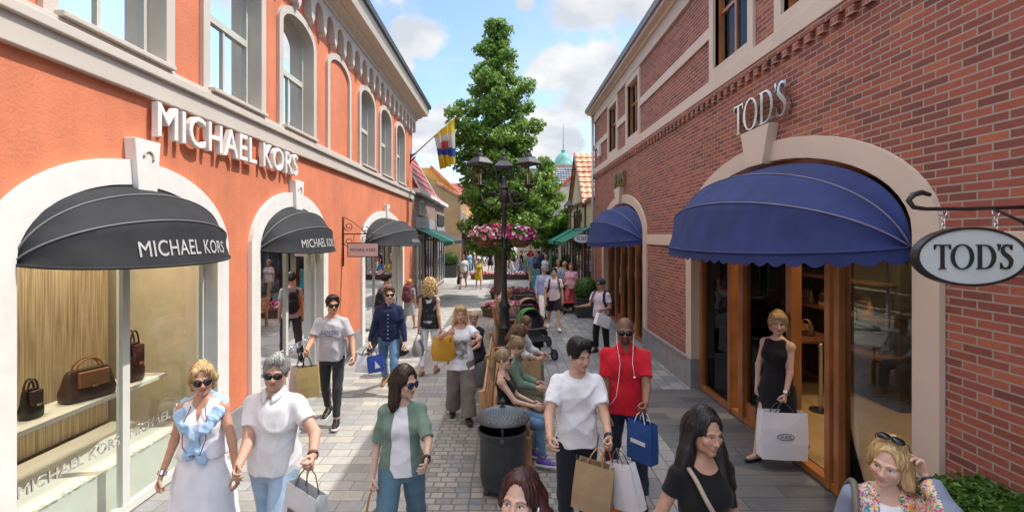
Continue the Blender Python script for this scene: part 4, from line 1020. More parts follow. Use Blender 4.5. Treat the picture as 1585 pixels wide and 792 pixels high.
def tree(x, y, prof, label, nb=70, leaf=.13, per=240, seed=3, trunk_r=.2, m=None):
    """prof rows: height, left reach, right reach (both measured from the trunk)"""
    t = empty('tree', (x, y, 0), 0, label, 'tree')
    rs = np.random.RandomState(seed); pr = np.array(prof, float); z0, z1 = pr[0, 0], pr[-1, 0]
    g = G(); zz = np.linspace(0, z1 - .3, 12)
    g.tube([(.06 * math.sin(z * .9), .05 * math.cos(z * 1.3), z) for z in zz], [trunk_r * (1 - .93 * (z / z1)) + .012 for z in zz], 10)
    tips = []
    for i in range(nb):
        zt = z0 + (z1 - z0) * ((i + .5) / nb) ** .95; an = i * 2.399 + rs.rand() * .5
        rl, rr = np.interp(zt, pr[:, 0], pr[:, 1]), np.interp(zt, pr[:, 0], pr[:, 2])
        rad = (rr if math.cos(an) > 0 else rl) * abs(math.cos(an)) + (rl + rr) / 2 * (1 - abs(math.cos(an))); rad *= .56 + .54 * rs.rand()
        zb = max(.8, zt - rad * (.35 + .3 * rs.rand())); e = np.array((rad * math.cos(an), rad * math.sin(an), zt)); s_ = np.array((0, 0, zb))
        md = s_ * .5 + e * .5 + np.array((0, 0, -.06 * rad)) ; g.tube([s_, md, e], [.05 * trunk_r / .2 * (1 - .6 * zb / z1) + .01, .028, .01], 6)
        tips.append((s_, md, e, rad))
    g.build('trunk', bark, t, smooth=True)
    P, Nn = [], []
    for s_, md, e, rad in tips:
        k = max(2, int(rad * 2.8))
        for j in range(k):
            f = .28 + .72 * (j + .5) / k; c = (md + (e - md) * (f - .5) * 2 if f > .5 else s_ + (md - s_) * f * 2) + rs.randn(3) * .12 * (1 + rad * .3)
            cr_ = .24 + .22 * rs.rand() + .05 * rad; n = int(per * cr_ * cr_ * 1.6 / (.33 ** 2) / 6)
            q = rs.randn(n, 3); q /= np.linalg.norm(q, axis=1, keepdims=True); q *= (rs.rand(n, 1) ** .45) * cr_; q[:, 2] *= .62
            P.append(c + q); d = q * 1.2 + np.array((0, 0, .18)); Nn.append(d / np.maximum(np.linalg.norm(d, axis=1, keepdims=True), 1e-6))
    P = np.concatenate(P); Nn = np.concatenate(Nn)
    leaf_cloud('crown', P, Nn, leaf, m or leaf_a, t, seed)
    return len(P)
k_ = 20.8 / F
def prow(y, l, r, xc): return (CH - (y - VY) * k_, (xc - l) * k_, (r - xc) * k_)
nl = tree(px2x(770, 20.8), 20.8, [prow(y, l, r, 770) for y, l, r in ((382, 730, 815), (360, 705, 850), (330, 700, 860), (300, 708, 850), (260, 700, 832), (225, 690, 838), (190, 692, 850), (165, 698, 845), (140, 712, 825), (115, 722, 812), (90, 736, 800), (70, 745, 790), (50, 757, 780), (32, 765, 772))],
          'tall pyramidal green street tree rising behind the black lamp post', nb=88, leaf=.072, per=330, seed=11)
k_ = 27.0 / F
tree(px2x(845, 27), 27, [prow(y, l, r, 845) for y, l, r in ((378, 828, 862), (350, 808, 880), (320, 805, 882), (290, 815, 872), (262, 832, 856), (250, 842, 848))], 'smaller bright green tree half behind the tall street tree on the right', nb=36, leaf=.085, per=240, seed=9, trunk_r=.12)

# ---------------------------------------------------------------- street lamp with hanging baskets
LZ = 11.5
lx = px2x(780.5, LZ)
lamp = empty('street_lamp', (lx, LZ, 0), 0, 'black cast iron street lamp with three glass lanterns on scrolled arms', 'street lamp')
hh = lambda py: CH - (py - VY) * LZ / F
g = G(); g.lathe([(.21, 0), (.21, .12), (.17, .16), (.15, .5), (.175, .55), (.135, .62), (.11, .95), (.135, 1.0), (.135, 1.06), (.085, 1.14), (.064, 1.3), (.062, 2.3), (.085, 2.33), (.085, 2.38), (.06, 2.42), (.055, 3.25), (.085, 3.3), (.085, 3.36), (.06, 3.42)], n=20)
for i in range(10):
    a = 2 * PI * i / 10; g.tube([(.148 * math.cos(a), .148 * math.sin(a), .18), (.132 * math.cos(a), .132 * math.sin(a), .5)], .014, 5)
g.build('post', black_iron, lamp, smooth='auto')
g = G(); g.lathe([(.07, 3.4), (.11, 3.46), (.12, 3.62), (.08, 3.7), (.11, 3.76), (.06, 3.84), (.045, 4.0)], n=16)
g.build('collar', black_iron, lamp, smooth='auto')
lg_glass = glass_mat('lantern_glass', (.9, .9, .88), .14, .03)
for ai, (an, hz) in enumerate(((R(180), 3.80), (R(0), 3.80), (R(92), 3.80))):
    ca, sa = math.cos(an), math.sin(an); P = lambda r, z: (r * ca, r * sa, z)
    g = G(); pts = [P(.07, 3.72), P(.11, 3.5), P(.22, 3.38), P(.36, 3.38), P(.49, 3.46), P(.555, 3.62), P(.56, hz - .05)]
    g.tube(pts, [.03, .028, .026, .026, .024, .022, .022], 8)
    g.tube([P(.30 + .11 * math.cos(t) * (1 - t / 12), 3.56 + .11 * math.sin(t) * (1 - t / 12)) for t in [i * .42 for i in range(20)]], .012, 6)
    g.tube([P(.07, 3.5), P(.16, 3.62), P(.30, 3.67)], .011, 6)
    g.build('arm', black_iron, lamp, smooth=True)
    M_ = Matrix.Translation(P(.56, hz)) @ Matrix.Rotation(an + R(45 if ai != 2 else 0), 4, 'Z')
    b_, tp_, hg = .115, .20, .50; g = G(); g.M = M_
    for sx, sy in ((-1, -1), (1, -1), (1, 1), (-1, 1)): g.tube([(sx * b_, sy * b_, .02), (sx * tp_, sy * tp_, hg)], .012, 6)
    for r, z, s_ in ((b_, .02, .014), (tp_, hg, .016)): g.tube([(-r, -r, z), (r, -r, z), (r, r, z), (-r, r, z)], s_, 6, close=True)
    g.lathe([(.05, -.06), (.09, -.02), (.125, .02), (.10, .03)], n=12)
    fr = g.build('lantern_frame', black_iron, lamp)
    g = G(); g.M = M_; g.ring([[(-r, -r, z), (r, -r, z), (r, r, z), (-r, r, z)] for r, z in ((tp_ + .022, hg + .0), (tp_ + .018, hg + .03), (.12, hg + .15), (.11, hg + .18))]); g.lathe([(.09, hg + .20), (.07, hg + .26), (.03, hg + .28), (.05, hg + .32), (.02, hg + .37)], n=12); g.build('lantern_roof', black_iron, fr)
    g = G(); g.M = M_; i_ = .006
    g.ring([[(-r, -r, z), (r, -r, z), (r, r, z), (-r, r, z)] for r, z in ((b_ - i_, .03), (tp_ - i_, hg - .01))], caps=False); g.build('glass', lg_glass, fr)
    g = G(); g.M = M_; g.lathe([(.025, .03), (.03, .1), (.035, .25), (.02, .3)], n=10); g.build('burner', mat('burner', (.6, .58, .52), .4), fr)
petal = {c: mat('petals_' + c, v, .6, var=.2, vs=12) for c, v in (('magenta', (.48, .015, .20)), ('pink', (.62, .22, .30)), ('white', (.72, .62, .62)), ('red', (.5, .03, .05)))}
def flower_cloud(name, P, Nn, size, cols, parent, seed):
    rs = np.random.RandomState(seed); g = G()
    for p, n in zip(P, Nn):
        d = Vector(n).normalized(); a = d.orthogonal().normalized(); b = d.cross(a); s_ = size * (.7 + .6 * rs.rand()); r0 = rs.rand() * 6
        rim = [Vector(p) + (a * math.cos(r0 + t) + b * math.sin(r0 + t)) * s_ * (1 if k % 2 else .82) + d * s_ * .25 for k, t in enumerate([2 * PI * j / 10 for j in range(10)])]
        vs = [tuple(Vector(p) - d * s_ * .15)] + [tuple(q) for q in rim]; g.add(vs, [(0, 1 + j, 1 + (j + 1) % 10) for j in range(10)], rs.randint(len(cols)))
    return g.build(name, [petal[c] for c in cols], parent, fix=False)
def basket(px, py, dy, label, cols, seed, r=.27):
    c = at(px, py, LZ + dy); t = empty('hanging_basket', c, 0, label, 'hanging basket', 'flower baskets on the street lamp')
    g = G(); g.lathe([(r * .35, -.22), (r * .7, -.17), (r * .95, -.06), (r, .0), (r * .9, 0), (r * .6, -.1)], n=20); g.build('bowl', mat('coir', (.20, .10, .05), .9, var=.3, vs=15, bump=.6, bs=60), t, smooth=True)
    g = G()
    for z, q in ((0, 1.01), (-.07, .95), (-.16, .72)): g.tube([(r * q * math.cos(a), r * q * math.sin(a), z) for a in [2 * PI * i / 20 for i in range(20)]], .008, 5, close=True)
    for i in range(8): a = 2 * PI * i / 8; g.tube([(r * 1.01 * math.cos(a), r * 1.01 * math.sin(a), 0), (r * .74 * math.cos(a), r * .74 * math.sin(a), -.16), (r * .3 * math.cos(a), r * .3 * math.sin(a), -.23)], .007, 5)
    tgt = Vector((lx - c.x, LZ - c.y, .0)); g.tube([(0, 0, .0), tuple(tgt * .5 + Vector((0, 0, .06))), tuple(tgt)], .014, 6); g.build('wire_frame', black_iron, t)
    rs = np.random.RandomState(seed); n = 420; q = rs.randn(n, 3); q[:, 2] = np.abs(q[:, 2]) * .9 - .35; q /= np.linalg.norm(q, axis=1, keepdims=True)
    q2 = q * np.array((r * 1.25, r * 1.25, r * .85)) * (.75 + .3 * rs.rand(n, 1)) + np.array((0, 0, .03)); leaf_cloud('foliage', q2, q, .035, leaf_b, t, seed, False)
    n = 130; q = rs.randn(n, 3); q[:, 2] = np.abs(q[:, 2]) - .3; q /= np.linalg.norm(q, axis=1, keepdims=True)
    flower_cloud('flowers', q * np.array((r * 1.4, r * 1.4, r * .95)) * (.85 + .25 * rs.rand(n, 1)) + np.array((0, 0, .04)), q, .042, cols, t, seed)
basket(752, 368, .0, 'left flower basket with pale pink and white petunias', ['pink', 'white', 'pink', 'magenta'], 1)
basket(806, 368, .0, 'right flower basket with deep pink petunias', ['magenta', 'pink', 'magenta', 'white'], 2)
basket(775, 364, .5, 'rear flower basket with magenta petunias half hidden by the post', ['magenta', 'magenta', 'red'], 3)

# ---------------------------------------------------------------- flag
fz = 18.2
fg = empty('flag', (XL, fz, CH + (365 - 243) * fz / F), 0, 'yellow white red and blue flag on a slanted pole of the orange building', 'flag')
tip = Vector(((705 - VX) / F * fz - XL, -.3, (243 - 185) * fz / F))
g = G(); g.tube([(.05, 0, 0), tip], [.028, .02], 8); g.ball(tip + Vector((.02, 0, .03)), .04, 8); g.build('pole', mat('pole_grey', (.55, .55, .56), .4), fg, smooth=True)
g = G(); g.tube([(.0, 0, -.25), (.0, 0, .25)], .03, 8); g.tube([(0, 0, -.18), (.2, 0, .02)], .025, 8); g.tube([(0, 0, .02), (.22, 0, .14)], .04, 8); g.build('bracket', black_iron, fg, smooth=True)
def flag_mat():
    m, nt, b = _nodes('flag_cloth'); L = nt.links.new
    at_ = N(nt, 'ShaderNodeVertexColor', layer_name='Col'); L(at_.outputs[0], b.inputs['Base Color']); b.inputs['Roughness'].default_value = .8
    out = nt.nodes['Material Output']; tr = N(nt, 'ShaderNodeBsdfTranslucent'); L(at_.outputs[0], tr.inputs[0]); mx = N(nt, 'ShaderNodeMixShader'); mx.inputs[0].default_value = .45; L(b.outputs[0], mx.inputs[1]); L(tr.outputs[0], mx.inputs[2]); L(mx.outputs[0], out.inputs[0]); return m
nu, nv = 44, 40; V = []; C = []
for i in range(nu + 1):
    for j in range(nv + 1):
        a, b_ = i / nu, j / nv                     # a along the pole from the tip down, b hanging
        top = tip * (1 - .46 * a); drop = 1.72 * b_
        V.append((top.x + .10 * math.sin(a * 15 + b_ * 2) * b_ - a * .0 + b_ * (.34 * a - .06), top.y + .16 * math.sin(a * 16 + 1 + b_ * 3) * (.25 + b_), top.z - drop * (1 - .30 * a)))
        s_ = b_ + .25 * a - .1
        c = (.62, .42, .03) if s_ < .22 else (.55, .50, .46) if s_ < .38 else (.42, .06, .05) if (s_ < .58 and .25 < a < .75) else (.50, .46, .44) if s_ < .55 else (.03, .06, .28) if s_ < .74 else (.62, .42, .03)
        C.append((*c, 1))
fs = [(i * (nv + 1) + j, i * (nv + 1) + j + 1, (i + 1) * (nv + 1) + j + 1, (i + 1) * (nv + 1) + j) for i in range(nu) for j in range(nv)]
g = G(); g.add(V, fs); fo = g.build('cloth', flag_mat(), fg, smooth=True, fix=False)
at_ = fo.data.color_attributes.new('Col', 'FLOAT_COLOR', 'POINT'); at_.data.foreach_set('color', np.array(C, np.float32).ravel())
# ---------------------------------------------------------------- people: smooth bodies grown from a skeleton
class Field:
    def __init__(s, lo, hi, h):
        s.h = h; s.lo = np.array(lo, float)
        n = np.ceil((np.array(hi) - s.lo) / h).astype(int) + 1
        s.F = np.full(tuple(n), 1.0, np.float32)
        s.ax = [s.lo[i] + h * np.arange(n[i]) for i in range(3)]
    def put(s, fn, lo, hi, k=.02, op='u'):
        m = k + 3 * s.h; sl = []
        for i in range(3):
            a = int(np.searchsorted(s.ax[i], lo[i] - m)); b = int(np.searchsorted(s.ax[i], hi[i] + m))
            if b <= a: return
            sl.append(slice(a, b))
        X = s.ax[0][sl[0]][:, None, None]; Y = s.ax[1][sl[1]][None, :, None]; Z = s.ax[2][sl[2]][None, None, :]
        d = fn(X, Y, Z); f = s.F[tuple(sl)]
        if op == 'u':
            t = np.clip(.5 + .5 * (f - d) / k, 0, 1)
            s.F[tuple(sl)] = f * (1 - t) + d * t - k * t * (1 - t)
        elif op == 's':
            t = np.clip(.5 - .5 * (f + d) / k, 0, 1)
            s.F[tuple(sl)] = f * (1 - t) - d * t + k * t * (1 - t)
    def cap(s, a, b, ra, rb, k=.02, op='u', squash=None, cut=None):
        a = np.array(a, float); b = np.array(b, float); ab = b - a; L2 = max(float(ab @ ab), 1e-9)
        r = max(ra, rb) * 1.05
        lo = np.minimum(a, b) - r; hi = np.maximum(a, b) + r
        def fn(X, Y, Z):
            px, py, pz = X - a[0], Y - a[1], Z - a[2]
            t = np.clip((px * ab[0] + py * ab[1] + pz * ab[2]) / L2, 0, 1)
            ox, oy, oz = px - t * ab[0], py - t * ab[1], pz - t * ab[2]
            if squash is not None:
                n, q = squash; dn = (ox * n[0] + oy * n[1] + oz * n[2]) * (1 / q - 1)
                ox, oy, oz = ox + dn * n[0], oy + dn * n[1], oz + dn * n[2]
            d = np.sqrt(ox * ox + oy * oy + oz * oz) - (ra + (rb - ra) * t)
            if cut is not None:
                for c, n in cut:
                    d = np.maximum(d, (X - c[0]) * n[0] + (Y - c[1]) * n[1] + (Z - c[2]) * n[2])
            return d
        s.put(fn, lo, hi, k, op)
    def ell(s, c, r, M=None, k=.02, op='u', cut=None):
        c = np.array(c, float); r = np.array(r, float); rm = float(r.max())
        A = np.eye(3) if M is None else np.array(M).T
        def fn(X, Y, Z):
            px, py, pz = X - c[0], Y - c[1], Z - c[2]
            x = A[0, 0] * px + A[0, 1] * py + A[0, 2] * pz; y = A[1, 0] * px + A[1, 1] * py + A[1, 2] * pz; z = A[2, 0] * px + A[2, 1] * py + A[2, 2] * pz
            k0 = np.sqrt((x / r[0]) ** 2 + (y / r[1]) ** 2 + (z / r[2]) ** 2)
            k1 = np.sqrt((x / r[0] ** 2) ** 2 + (y / r[1] ** 2) ** 2 + (z / r[2] ** 2) ** 2)
            d = k0 * (k0 - 1) / np.maximum(k1, 1e-6)
            if cut is not None:
                for q, n in cut: d = np.maximum(d, (X - q[0]) * n[0] + (Y - q[1]) * n[1] + (Z - q[2]) * n[2])
            return d
        s.put(fn, c - rm, c + rm, k, op)
    def gcyl(s, prof, o, M, k=.02, p=2.3, op='u', wob=None):
        """stack of ovals: prof rows z, rx, ry, oy in the frame o, M"""
        P = np.array(prof, float); z0, z1 = P[0, 0], P[-1, 0]
        zz = np.linspace(z0, z1, 90)
        T = [np.interp(zz, P[:, 0], P[:, i]) for i in (1, 2, 3)]
        ker = np.hanning(11); ker /= ker.sum()
        T = [np.convolve(np.pad(t, 5, mode='edge'), ker, mode='valid') for t in T]
        A = np.array(M).T; o = np.array(o, float); rm = max(P[:, 1].max(), (P[:, 2] + abs(P[:, 3])).max())
        ends = np.array([o + np.array(M) @ np.array((0, 0, z)) for z in (z0, z1)])
        def fn(X, Y, Z):
            px, py, pz = X - o[0], Y - o[1], Z - o[2]
            x = A[0, 0] * px + A[0, 1] * py + A[0, 2] * pz; y = A[1, 0] * px + A[1, 1] * py + A[1, 2] * pz; z = A[2, 0] * px + A[2, 1] * py + A[2, 2] * pz
            rx, ry, oy = [np.interp(z, zz, t) for t in T]
            y = y - oy
            if wob is not None:
                an = np.arctan2(y, x); f = 1 + wob[0] * np.sin(an * wob[1] + wob[2]) * np.clip((wob[3] - z) / max(wob[3] - z0, 1e-3), 0, 1)
                rx = rx * f; ry = ry * f
            q = (np.abs(x / rx) ** p + np.abs(y / ry) ** p) ** (1 / p)
            d = (q - 1) * np.minimum(rx, ry)
            return np.maximum(d, np.maximum(z - z1, z0 - z))
        s.put(fn, ends.min(0) - rm, ends.max(0) + rm, k, op)
    def mesh(s):
        Fv = s.F; I = Fv < 0
        nx, ny, nz = Fv.shape
        cnt = np.zeros((nx - 1, ny - 1, nz - 1), np.int8)
        C = [(i, j, k) for i in (0, 1) for j in (0, 1) for k in (0, 1)]
        for i, j, k in C: cnt += I[i:nx - 1 + i, j:ny - 1 + j, k:nz - 1 + k]
        act = (cnt > 0) & (cnt < 8)
        ci = np.argwhere(act); n = len(ci)
        idx = np.full(act.shape, -1, np.int64); idx[act] = np.arange(n)
        fv = {c: Fv[ci[:, 0] + c[0], ci[:, 1] + c[1], ci[:, 2] + c[2]].astype(float) for c in C}
        acc = np.zeros((n, 3)); num = np.zeros(n)
        for c in C:
            for ax in range(3):
                if c[ax] == 0:
                    e = list(c); e[ax] = 1; e = tuple(e)
                    f0, f1 = fv[c], fv[e]; mk = (f0 < 0) != (f1 < 0)
                    t = np.where(mk, f0 / np.where(mk, f0 - f1, 1), 0)
                    p = np.tile(np.array(c, float), (n, 1)); p[:, ax] = t
                    acc += np.where(mk[:, None], p, 0); num += mk
        V = s.lo + s.h * (ci + acc / num[:, None])
        Q = []
        for ax in range(3):
            a, b = [(1, 2), (2, 0), (0, 1)][ax]
            sa = [slice(None)] * 3; sb = [slice(None)] * 3; sa[ax] = slice(0, -1); sb[ax] = slice(1, None)
            A, B = I[tuple(sa)], I[tuple(sb)]
            e = np.argwhere(A != B)
            lim = np.array(act.shape)
            e = e[(e[:, a] > 0) & (e[:, b] > 0) & (e[:, a] < lim[a]) & (e[:, b] < lim[b])]
            def cell(da, db):
                q = e.copy(); q[:, a] += da; q[:, b] += db
                return idx[q[:, 0], q[:, 1], q[:, 2]]
            q = np.stack([cell(-1, -1), cell(0, -1), cell(0, 0), cell(-1, 0)], 1)
            flip = ~A[e[:, 0], e[:, 1], e[:, 2]]
            q[flip] = q[flip][:, ::-1]
            Q.append(q)
        Q = np.concatenate(Q) if Q else np.zeros((0, 4), int)
        Q = Q[(Q >= 0).all(1)]
        return V, Q

def vnormals(V, Q):
    fn = np.cross(V[Q[:, 2]] - V[Q[:, 0]], V[Q[:, 3]] - V[Q[:, 1]])
    Nn = np.zeros_like(V)
    for i in range(4): np.add.at(Nn, Q[:, i], fn)
    return Nn / np.maximum(np.linalg.norm(Nn, axis=1, keepdims=True), 1e-12)

def relax(V, Q, it=1, lam=.5):
    for _ in range(it):
        S = np.zeros_like(V); c = np.zeros(len(V))
        for i in range(4):
            np.add.at(S, Q[:, i], V[Q[:, (i + 1) % 4]]); np.add.at(S, Q[:, i], V[Q[:, (i + 3) % 4]]); np.add.at(c, Q[:, i], 2)
        V = V * (1 - lam) + lam * S / np.maximum(c, 1)[:, None]
    return V

def np_mesh(name, V, Q, mats, parent, cols=None):
    me = bpy.data.meshes.new(name)
    me.vertices.add(len(V)); me.vertices.foreach_set('co', V.astype(np.float32).ravel())
    me.loops.add(Q.size); me.loops.foreach_set('vertex_index', Q.astype(np.int32).ravel())
    me.polygons.add(len(Q)); me.polygons.foreach_set('loop_start', np.arange(0, Q.size, 4, dtype=np.int32))
    try: me.polygons.foreach_set('loop_total', np.full(len(Q), 4, np.int32))
    except Exception: pass
    me.update(calc_edges=True)
    me.polygons.foreach_set('use_smooth', np.ones(len(Q), bool))
    for m in (mats if isinstance(mats, (list, tuple)) else [mats]): me.materials.append(m)
    if cols is not None:
        at = me.color_attributes.new('Col', 'FLOAT_COLOR', 'POINT')
        at.data.foreach_set('color', np.concatenate([cols, np.ones((len(cols), 1))], 1).astype(np.float32).ravel())
    me.validate()
    o = bpy.data.objects.new(name, me); COL.objects.link(o)
    if parent is not None: o.parent = parent
    return o

def folds(P, seed, f=1.0):
    rs = np.random.RandomState(seed)
    W = P + .025 * np.sin(P[:, [1, 2, 0]] * 11 + rs.rand(3) * 6) + .012 * np.sin(P[:, [2, 0, 1]] * 27 + rs.rand(3) * 6)
    out = np.zeros(len(P)); tot = 0
    for i in range(7):
        d = rs.randn(3) * np.array([1, .8, .75]); d /= np.linalg.norm(d)
        k = (18 + 34 * rs.rand()) * f; a = 1 / (1 + .02 * k)
        m = .5 + .5 * np.sin(W @ (rs.randn(3) * 6) + rs.rand() * 6)
        out += a * m * ((1 - np.abs(np.sin(.5 * (k * (W @ d) + rs.rand() * 6)))) ** 1.7 * 1.9 - .66); tot += a
    return out / tot * 2.6

SKIN = vcol_mat('skin', .52, sub=.05, spec=.35, var=.10)
def hair_mat(name, c1, c2):
    if name in MC: return MC[name]
    m, nt, b = _nodes(name); L = nt.links.new
    tc = N(nt, 'ShaderNodeTexCoord'); mp = N(nt, 'ShaderNodeMapping'); mp.inputs['Scale'].default_value = (90, 90, 9)
    L(tc.outputs['Object'], mp.inputs[0])
    nz = N(nt, 'ShaderNodeTexNoise', i_Scale=1.0, i_Detail=4, i_Distortion=.6); L(mp.outputs[0], nz.inputs['Vector'])
    rp = ramp(nt, [(.33, c1), (.67, c2)]); L(nz.outputs[0], rp.inputs[0]); L(rp.outputs[0], b.inputs['Base Color'])
    b.inputs['Roughness'].default_value = .42; b.inputs['Specular IOR Level'].default_value = .4
    bp = N(nt, 'ShaderNodeBump', i_Strength=.6, i_Distance=.006); L(nz.outputs[0], bp.inputs['Height']); L(bp.outputs[0], b.inputs['Normal'])
    MC[name] = m
    return m
HAIR = {
    'black': hair_mat('hair_black', (.006, .005, .005), (.028, .022, .02)),
    'dark': hair_mat('hair_dark_brown', (.016, .009, .006), (.06, .033, .022)),
    'brown': hair_mat('hair_brown', (.07, .038, .018), (.2, .11, .055)),
    'red': hair_mat('hair_dark_red', (.028, .008, .008), (.09, .025, .022)),
    'blonde': hair_mat('hair_blonde', (.36, .21, .08), (.72, .52, .26)),
    'grey': hair_mat('hair_grey', (.2, .19, .18), (.5, .48, .46)),
    'ginger': hair_mat('hair_ginger', (.34, .13, .04), (.6, .3, .1)),
    'ash': hair_mat('hair_ash', (.2, .13, .07), (.45, .32, .18)),
    'mid': hair_mat('hair_mid_brown', (.045, .022, .012), (.13, .07, .04)),
}
def cloth(name, col, rough=.85, bump=.12, bs=420, var=.07, sheen=.1, crease=.55):
    key = 'cloth_' + name
    if key in MC: return MC[key]
    m = mat(key, col, rough, var=var, vs=9, bump=bump, bs=bs, sheen=sheen, spec=.25)
    nt = m.node_tree; L = nt.links.new; b = nt.nodes['Principled BSDF']
    tc = N(nt, 'ShaderNodeTexCoord'); mp = N(nt, 'ShaderNodeMapping'); mp.inputs['Rotation'].default_value = (.5, .6, .4); mp.inputs['Scale'].default_value = (1.0, 1.0, .55); L(tc.outputs['Object'], mp.inputs[0])
    r = N(nt, 'ShaderNodeTexNoise', noise_type='RIDGED_MULTIFRACTAL'); r.inputs['Scale'].default_value = 5.5; r.inputs['Detail'].default_value = 2.5; r.inputs['Distortion'].default_value = .8; L(mp.outputs[0], r.inputs['Vector'])
    bp = N(nt, 'ShaderNodeBump', i_Strength=crease, i_Distance=.022); L(r.outputs[0], bp.inputs['Height'])
    old = b.inputs['Normal'].links[0].from_node if b.inputs['Normal'].links else None
    if old: L(bp.outputs[0], old.inputs['Normal'])
    else: L(bp.outputs[0], b.inputs['Normal'])
    return m
lens_mat = mat('sunglass_lens', (.008, .008, .01), .08, var=.02, spec=.6)

def nrm(v): return np.array(v, float) / max(np.linalg.norm(v), 1e-9)
def rot(ax, a):
    return np.array(Matrix.Rotation(a, 3, ax))

class Person:
    """spec-driven standing, walking or sitting figure; faces local -Y"""
    def __init__(s, label, loc, heading=0, h=1.75, sex='m', build=1.0, skin=(.52, .31, .22), lod=1, lean=0, side=0, twist=0,
                 head=(0, 0, 0), arms=None, legs=None, group=None, seat=None, cat='person', hands=None, face=None):
        s.S = h / 1.75; S = s.S; s.sex = sex; s.bd = build; s.lod = lod; s.skin = np.array(skin); s.face = face or {}
        s.root = empty('person', loc, heading, label, cat, group)
        s.seed = sum(map(ord, label)) % 9973
        f = sex == 'f'
        s.hb = {0: .009, 1: .012, 2: .018}[lod]; s.hh = {0: .004, 1: .0055, 2: .012}[lod]; s.hc = {0: .0075, 1: .011, 2: .018}[lod]
        legs = legs or {}
        D = {}
        for q, sx in (('a', -1), ('b', 1)):
            th, sd, kn, ft = legs.get(q, (0, 0, 3, 0))
            t = R(th); k = R(th - kn); a = R(sd)
            td = nrm((sx * math.sin(a), -math.sin(t), -math.cos(t))); kd = nrm((sx * math.sin(a) * .4, -math.sin(k), -math.cos(k)))
            D[q] = (td, kd, R(ft))
        hipw = (.088 if not f else .09) * S
        s.J = J = {}
        lows = []
        for q, sx in (('a', -1), ('b', 1)):
            td, kd, ft = D[q]
            hip = np.array((sx * hipw, 0, 0)); kne = hip + td * .43 * S; ank = kne + kd * .40 * S
            fd = np.array((sx * .12, -math.cos(ft), -math.sin(ft))); fd = nrm(fd)
            up = nrm(np.array((0, -math.sin(ft), math.cos(ft))))
            J[q] = dict(hip=hip, knee=kne, ankle=ank, fd=fd, fu=up)
            hs = .085 * S
            lows += [(ank - up * hs + fd * .16 * S)[2], (ank - up * hs - fd * .05 * S)[2]]
        pz = -min(lows) if seat is None else seat + .085 * S
        s.P = P = np.array((0, 0, pz))
        for q in 'ab':
            for n in ('hip', 'knee', 'ankle'): J[q][n] = J[q][n] + P
        s.MT = MT = rot('Z', R(twist)) @ rot('X', R(lean)) @ rot('Y', R(side))
        s.sw = (.170 if not f else .150) * S * (1 + .5 * (build - 1))
        arms = arms or {}
        for q, sx in (('a', -1), ('b', 1)):
            sp = arms.get(q, ((sx * .18, .05, -1), (sx * .08, -.22, -1), {}))
            sh = s.tp((sx * s.sw, .005 * S, .462 * S))
            ud, fd, hp = s.ik(sh, sp, sx) if isinstance(sp, dict) else sp
            el = sh + nrm(ud) * .29 * S; wr = el + nrm(fd) * .245 * S
            J[q].update(sh=sh, el=el, wr=wr, ud=nrm(ud), fd2=nrm(fd), hp=hp)
            hd = nrm(hp.get('dir', fd)); pn = np.array(hp.get('palm', (-sx, 0, 0)), float); pn = nrm(pn - hd * (pn @ hd))
            J[q].update(hd=hd, pn=pn, grip=wr + hd * .085 * S + pn * .022 * S)
        yw, pt, rl = head
        s.MH = MH = MT @ rot('Z', R(yw)) @ rot('X', R(pt)) @ rot('Y', R(rl))
        s.nk = s.tp((0, .012 * S, .54 * S))
        s.HC = s.nk + MH @ np.array((0, -.022 * S, .165 * S))
        s.w = s.h = None
        s.prof = ([(-.10, .11, .075, .0), (-.04, .158, .105, .0), (.02, .172, .112, .0), (.13, .142, .096, -.005), (.24, .150, .10, -.005), (.36, .168, .112, -.006), (.44, .152, .098, .004), (.50, .115, .072, .012), (.545, .07, .058, .015)] if not f else
                  [(-.10, .115, .08, .0), (-.04, .168, .108, .004), (.02, .175, .112, .006), (.13, .128, .088, -.002), (.20, .122, .085, -.004), (.34, .145, .095, -.004), (.43, .148, .088, .004), (.50, .11, .066, .012), (.545, .056, .05, .015)])
        bdx = build
        s.prof = [(z * S, rx * S * bdx, ry * S * bdx * (1 + .25 * (bdx - 1)), oy * S) for z, rx, ry, oy in s.prof]
        s.rar = [r * S * (bdx ** .7) for r in ((.050, .041, .041, .027) if not f else (.041, .034, .034, .022))]
        s.rlg = [r * S * (bdx ** .7) for r in ((.086, .057, .054, .036) if not f else (.088, .054, .051, .033))]
        s.top = s.HC[2] + .14 * S
        s.body(hands or {})
    def ik(s, sh, sp, sx):
        """arm that brings the wrist to a wanted spot; pole = the way the elbow points"""
        if 'at' in sp: t = np.array(sp['at'], float)
        else:
            best = None
            for dy in ([sp['dy']] if 'dy' in sp else np.linspace(-.02, -.42, 21)):
                y = s.root.location.y + dy
                wv = Vector(((sp['px'] - VX) / F * y, y, CH - (sp['py'] - VY) / F * y)) - s.root.location
                t_ = np.array(Matrix.Rotation(-s.root.rotation_euler.z, 3, 'Z') @ wv)
                e = abs(np.linalg.norm(t_ - sh) - sp.get('ext', .95) * .535 * s.S)
                if best is None or e < best: best = e; t = t_
        A, B = .29 * s.S, .245 * s.S
        v = t - sh; d = min(max(np.linalg.norm(v), .09), (A + B) * .995); v = nrm(v)
        ca = (A * A + d * d - B * B) / (2 * A * d); sa = math.sqrt(max(0, 1 - ca * ca))
        pl = np.array(sp.get('pole', (sx * .25, 1, -.2)), float); pl = nrm(pl - v * (pl @ v))
        el = sh + (v * ca + pl * sa) * A
        return el - sh, sh + v * d - el, sp
    def tp(s, p): return s.P + s.MT @ np.array(p, float)
    def hp_(s, p): return s.HC + s.MH @ (np.array(p, float) * s.S)
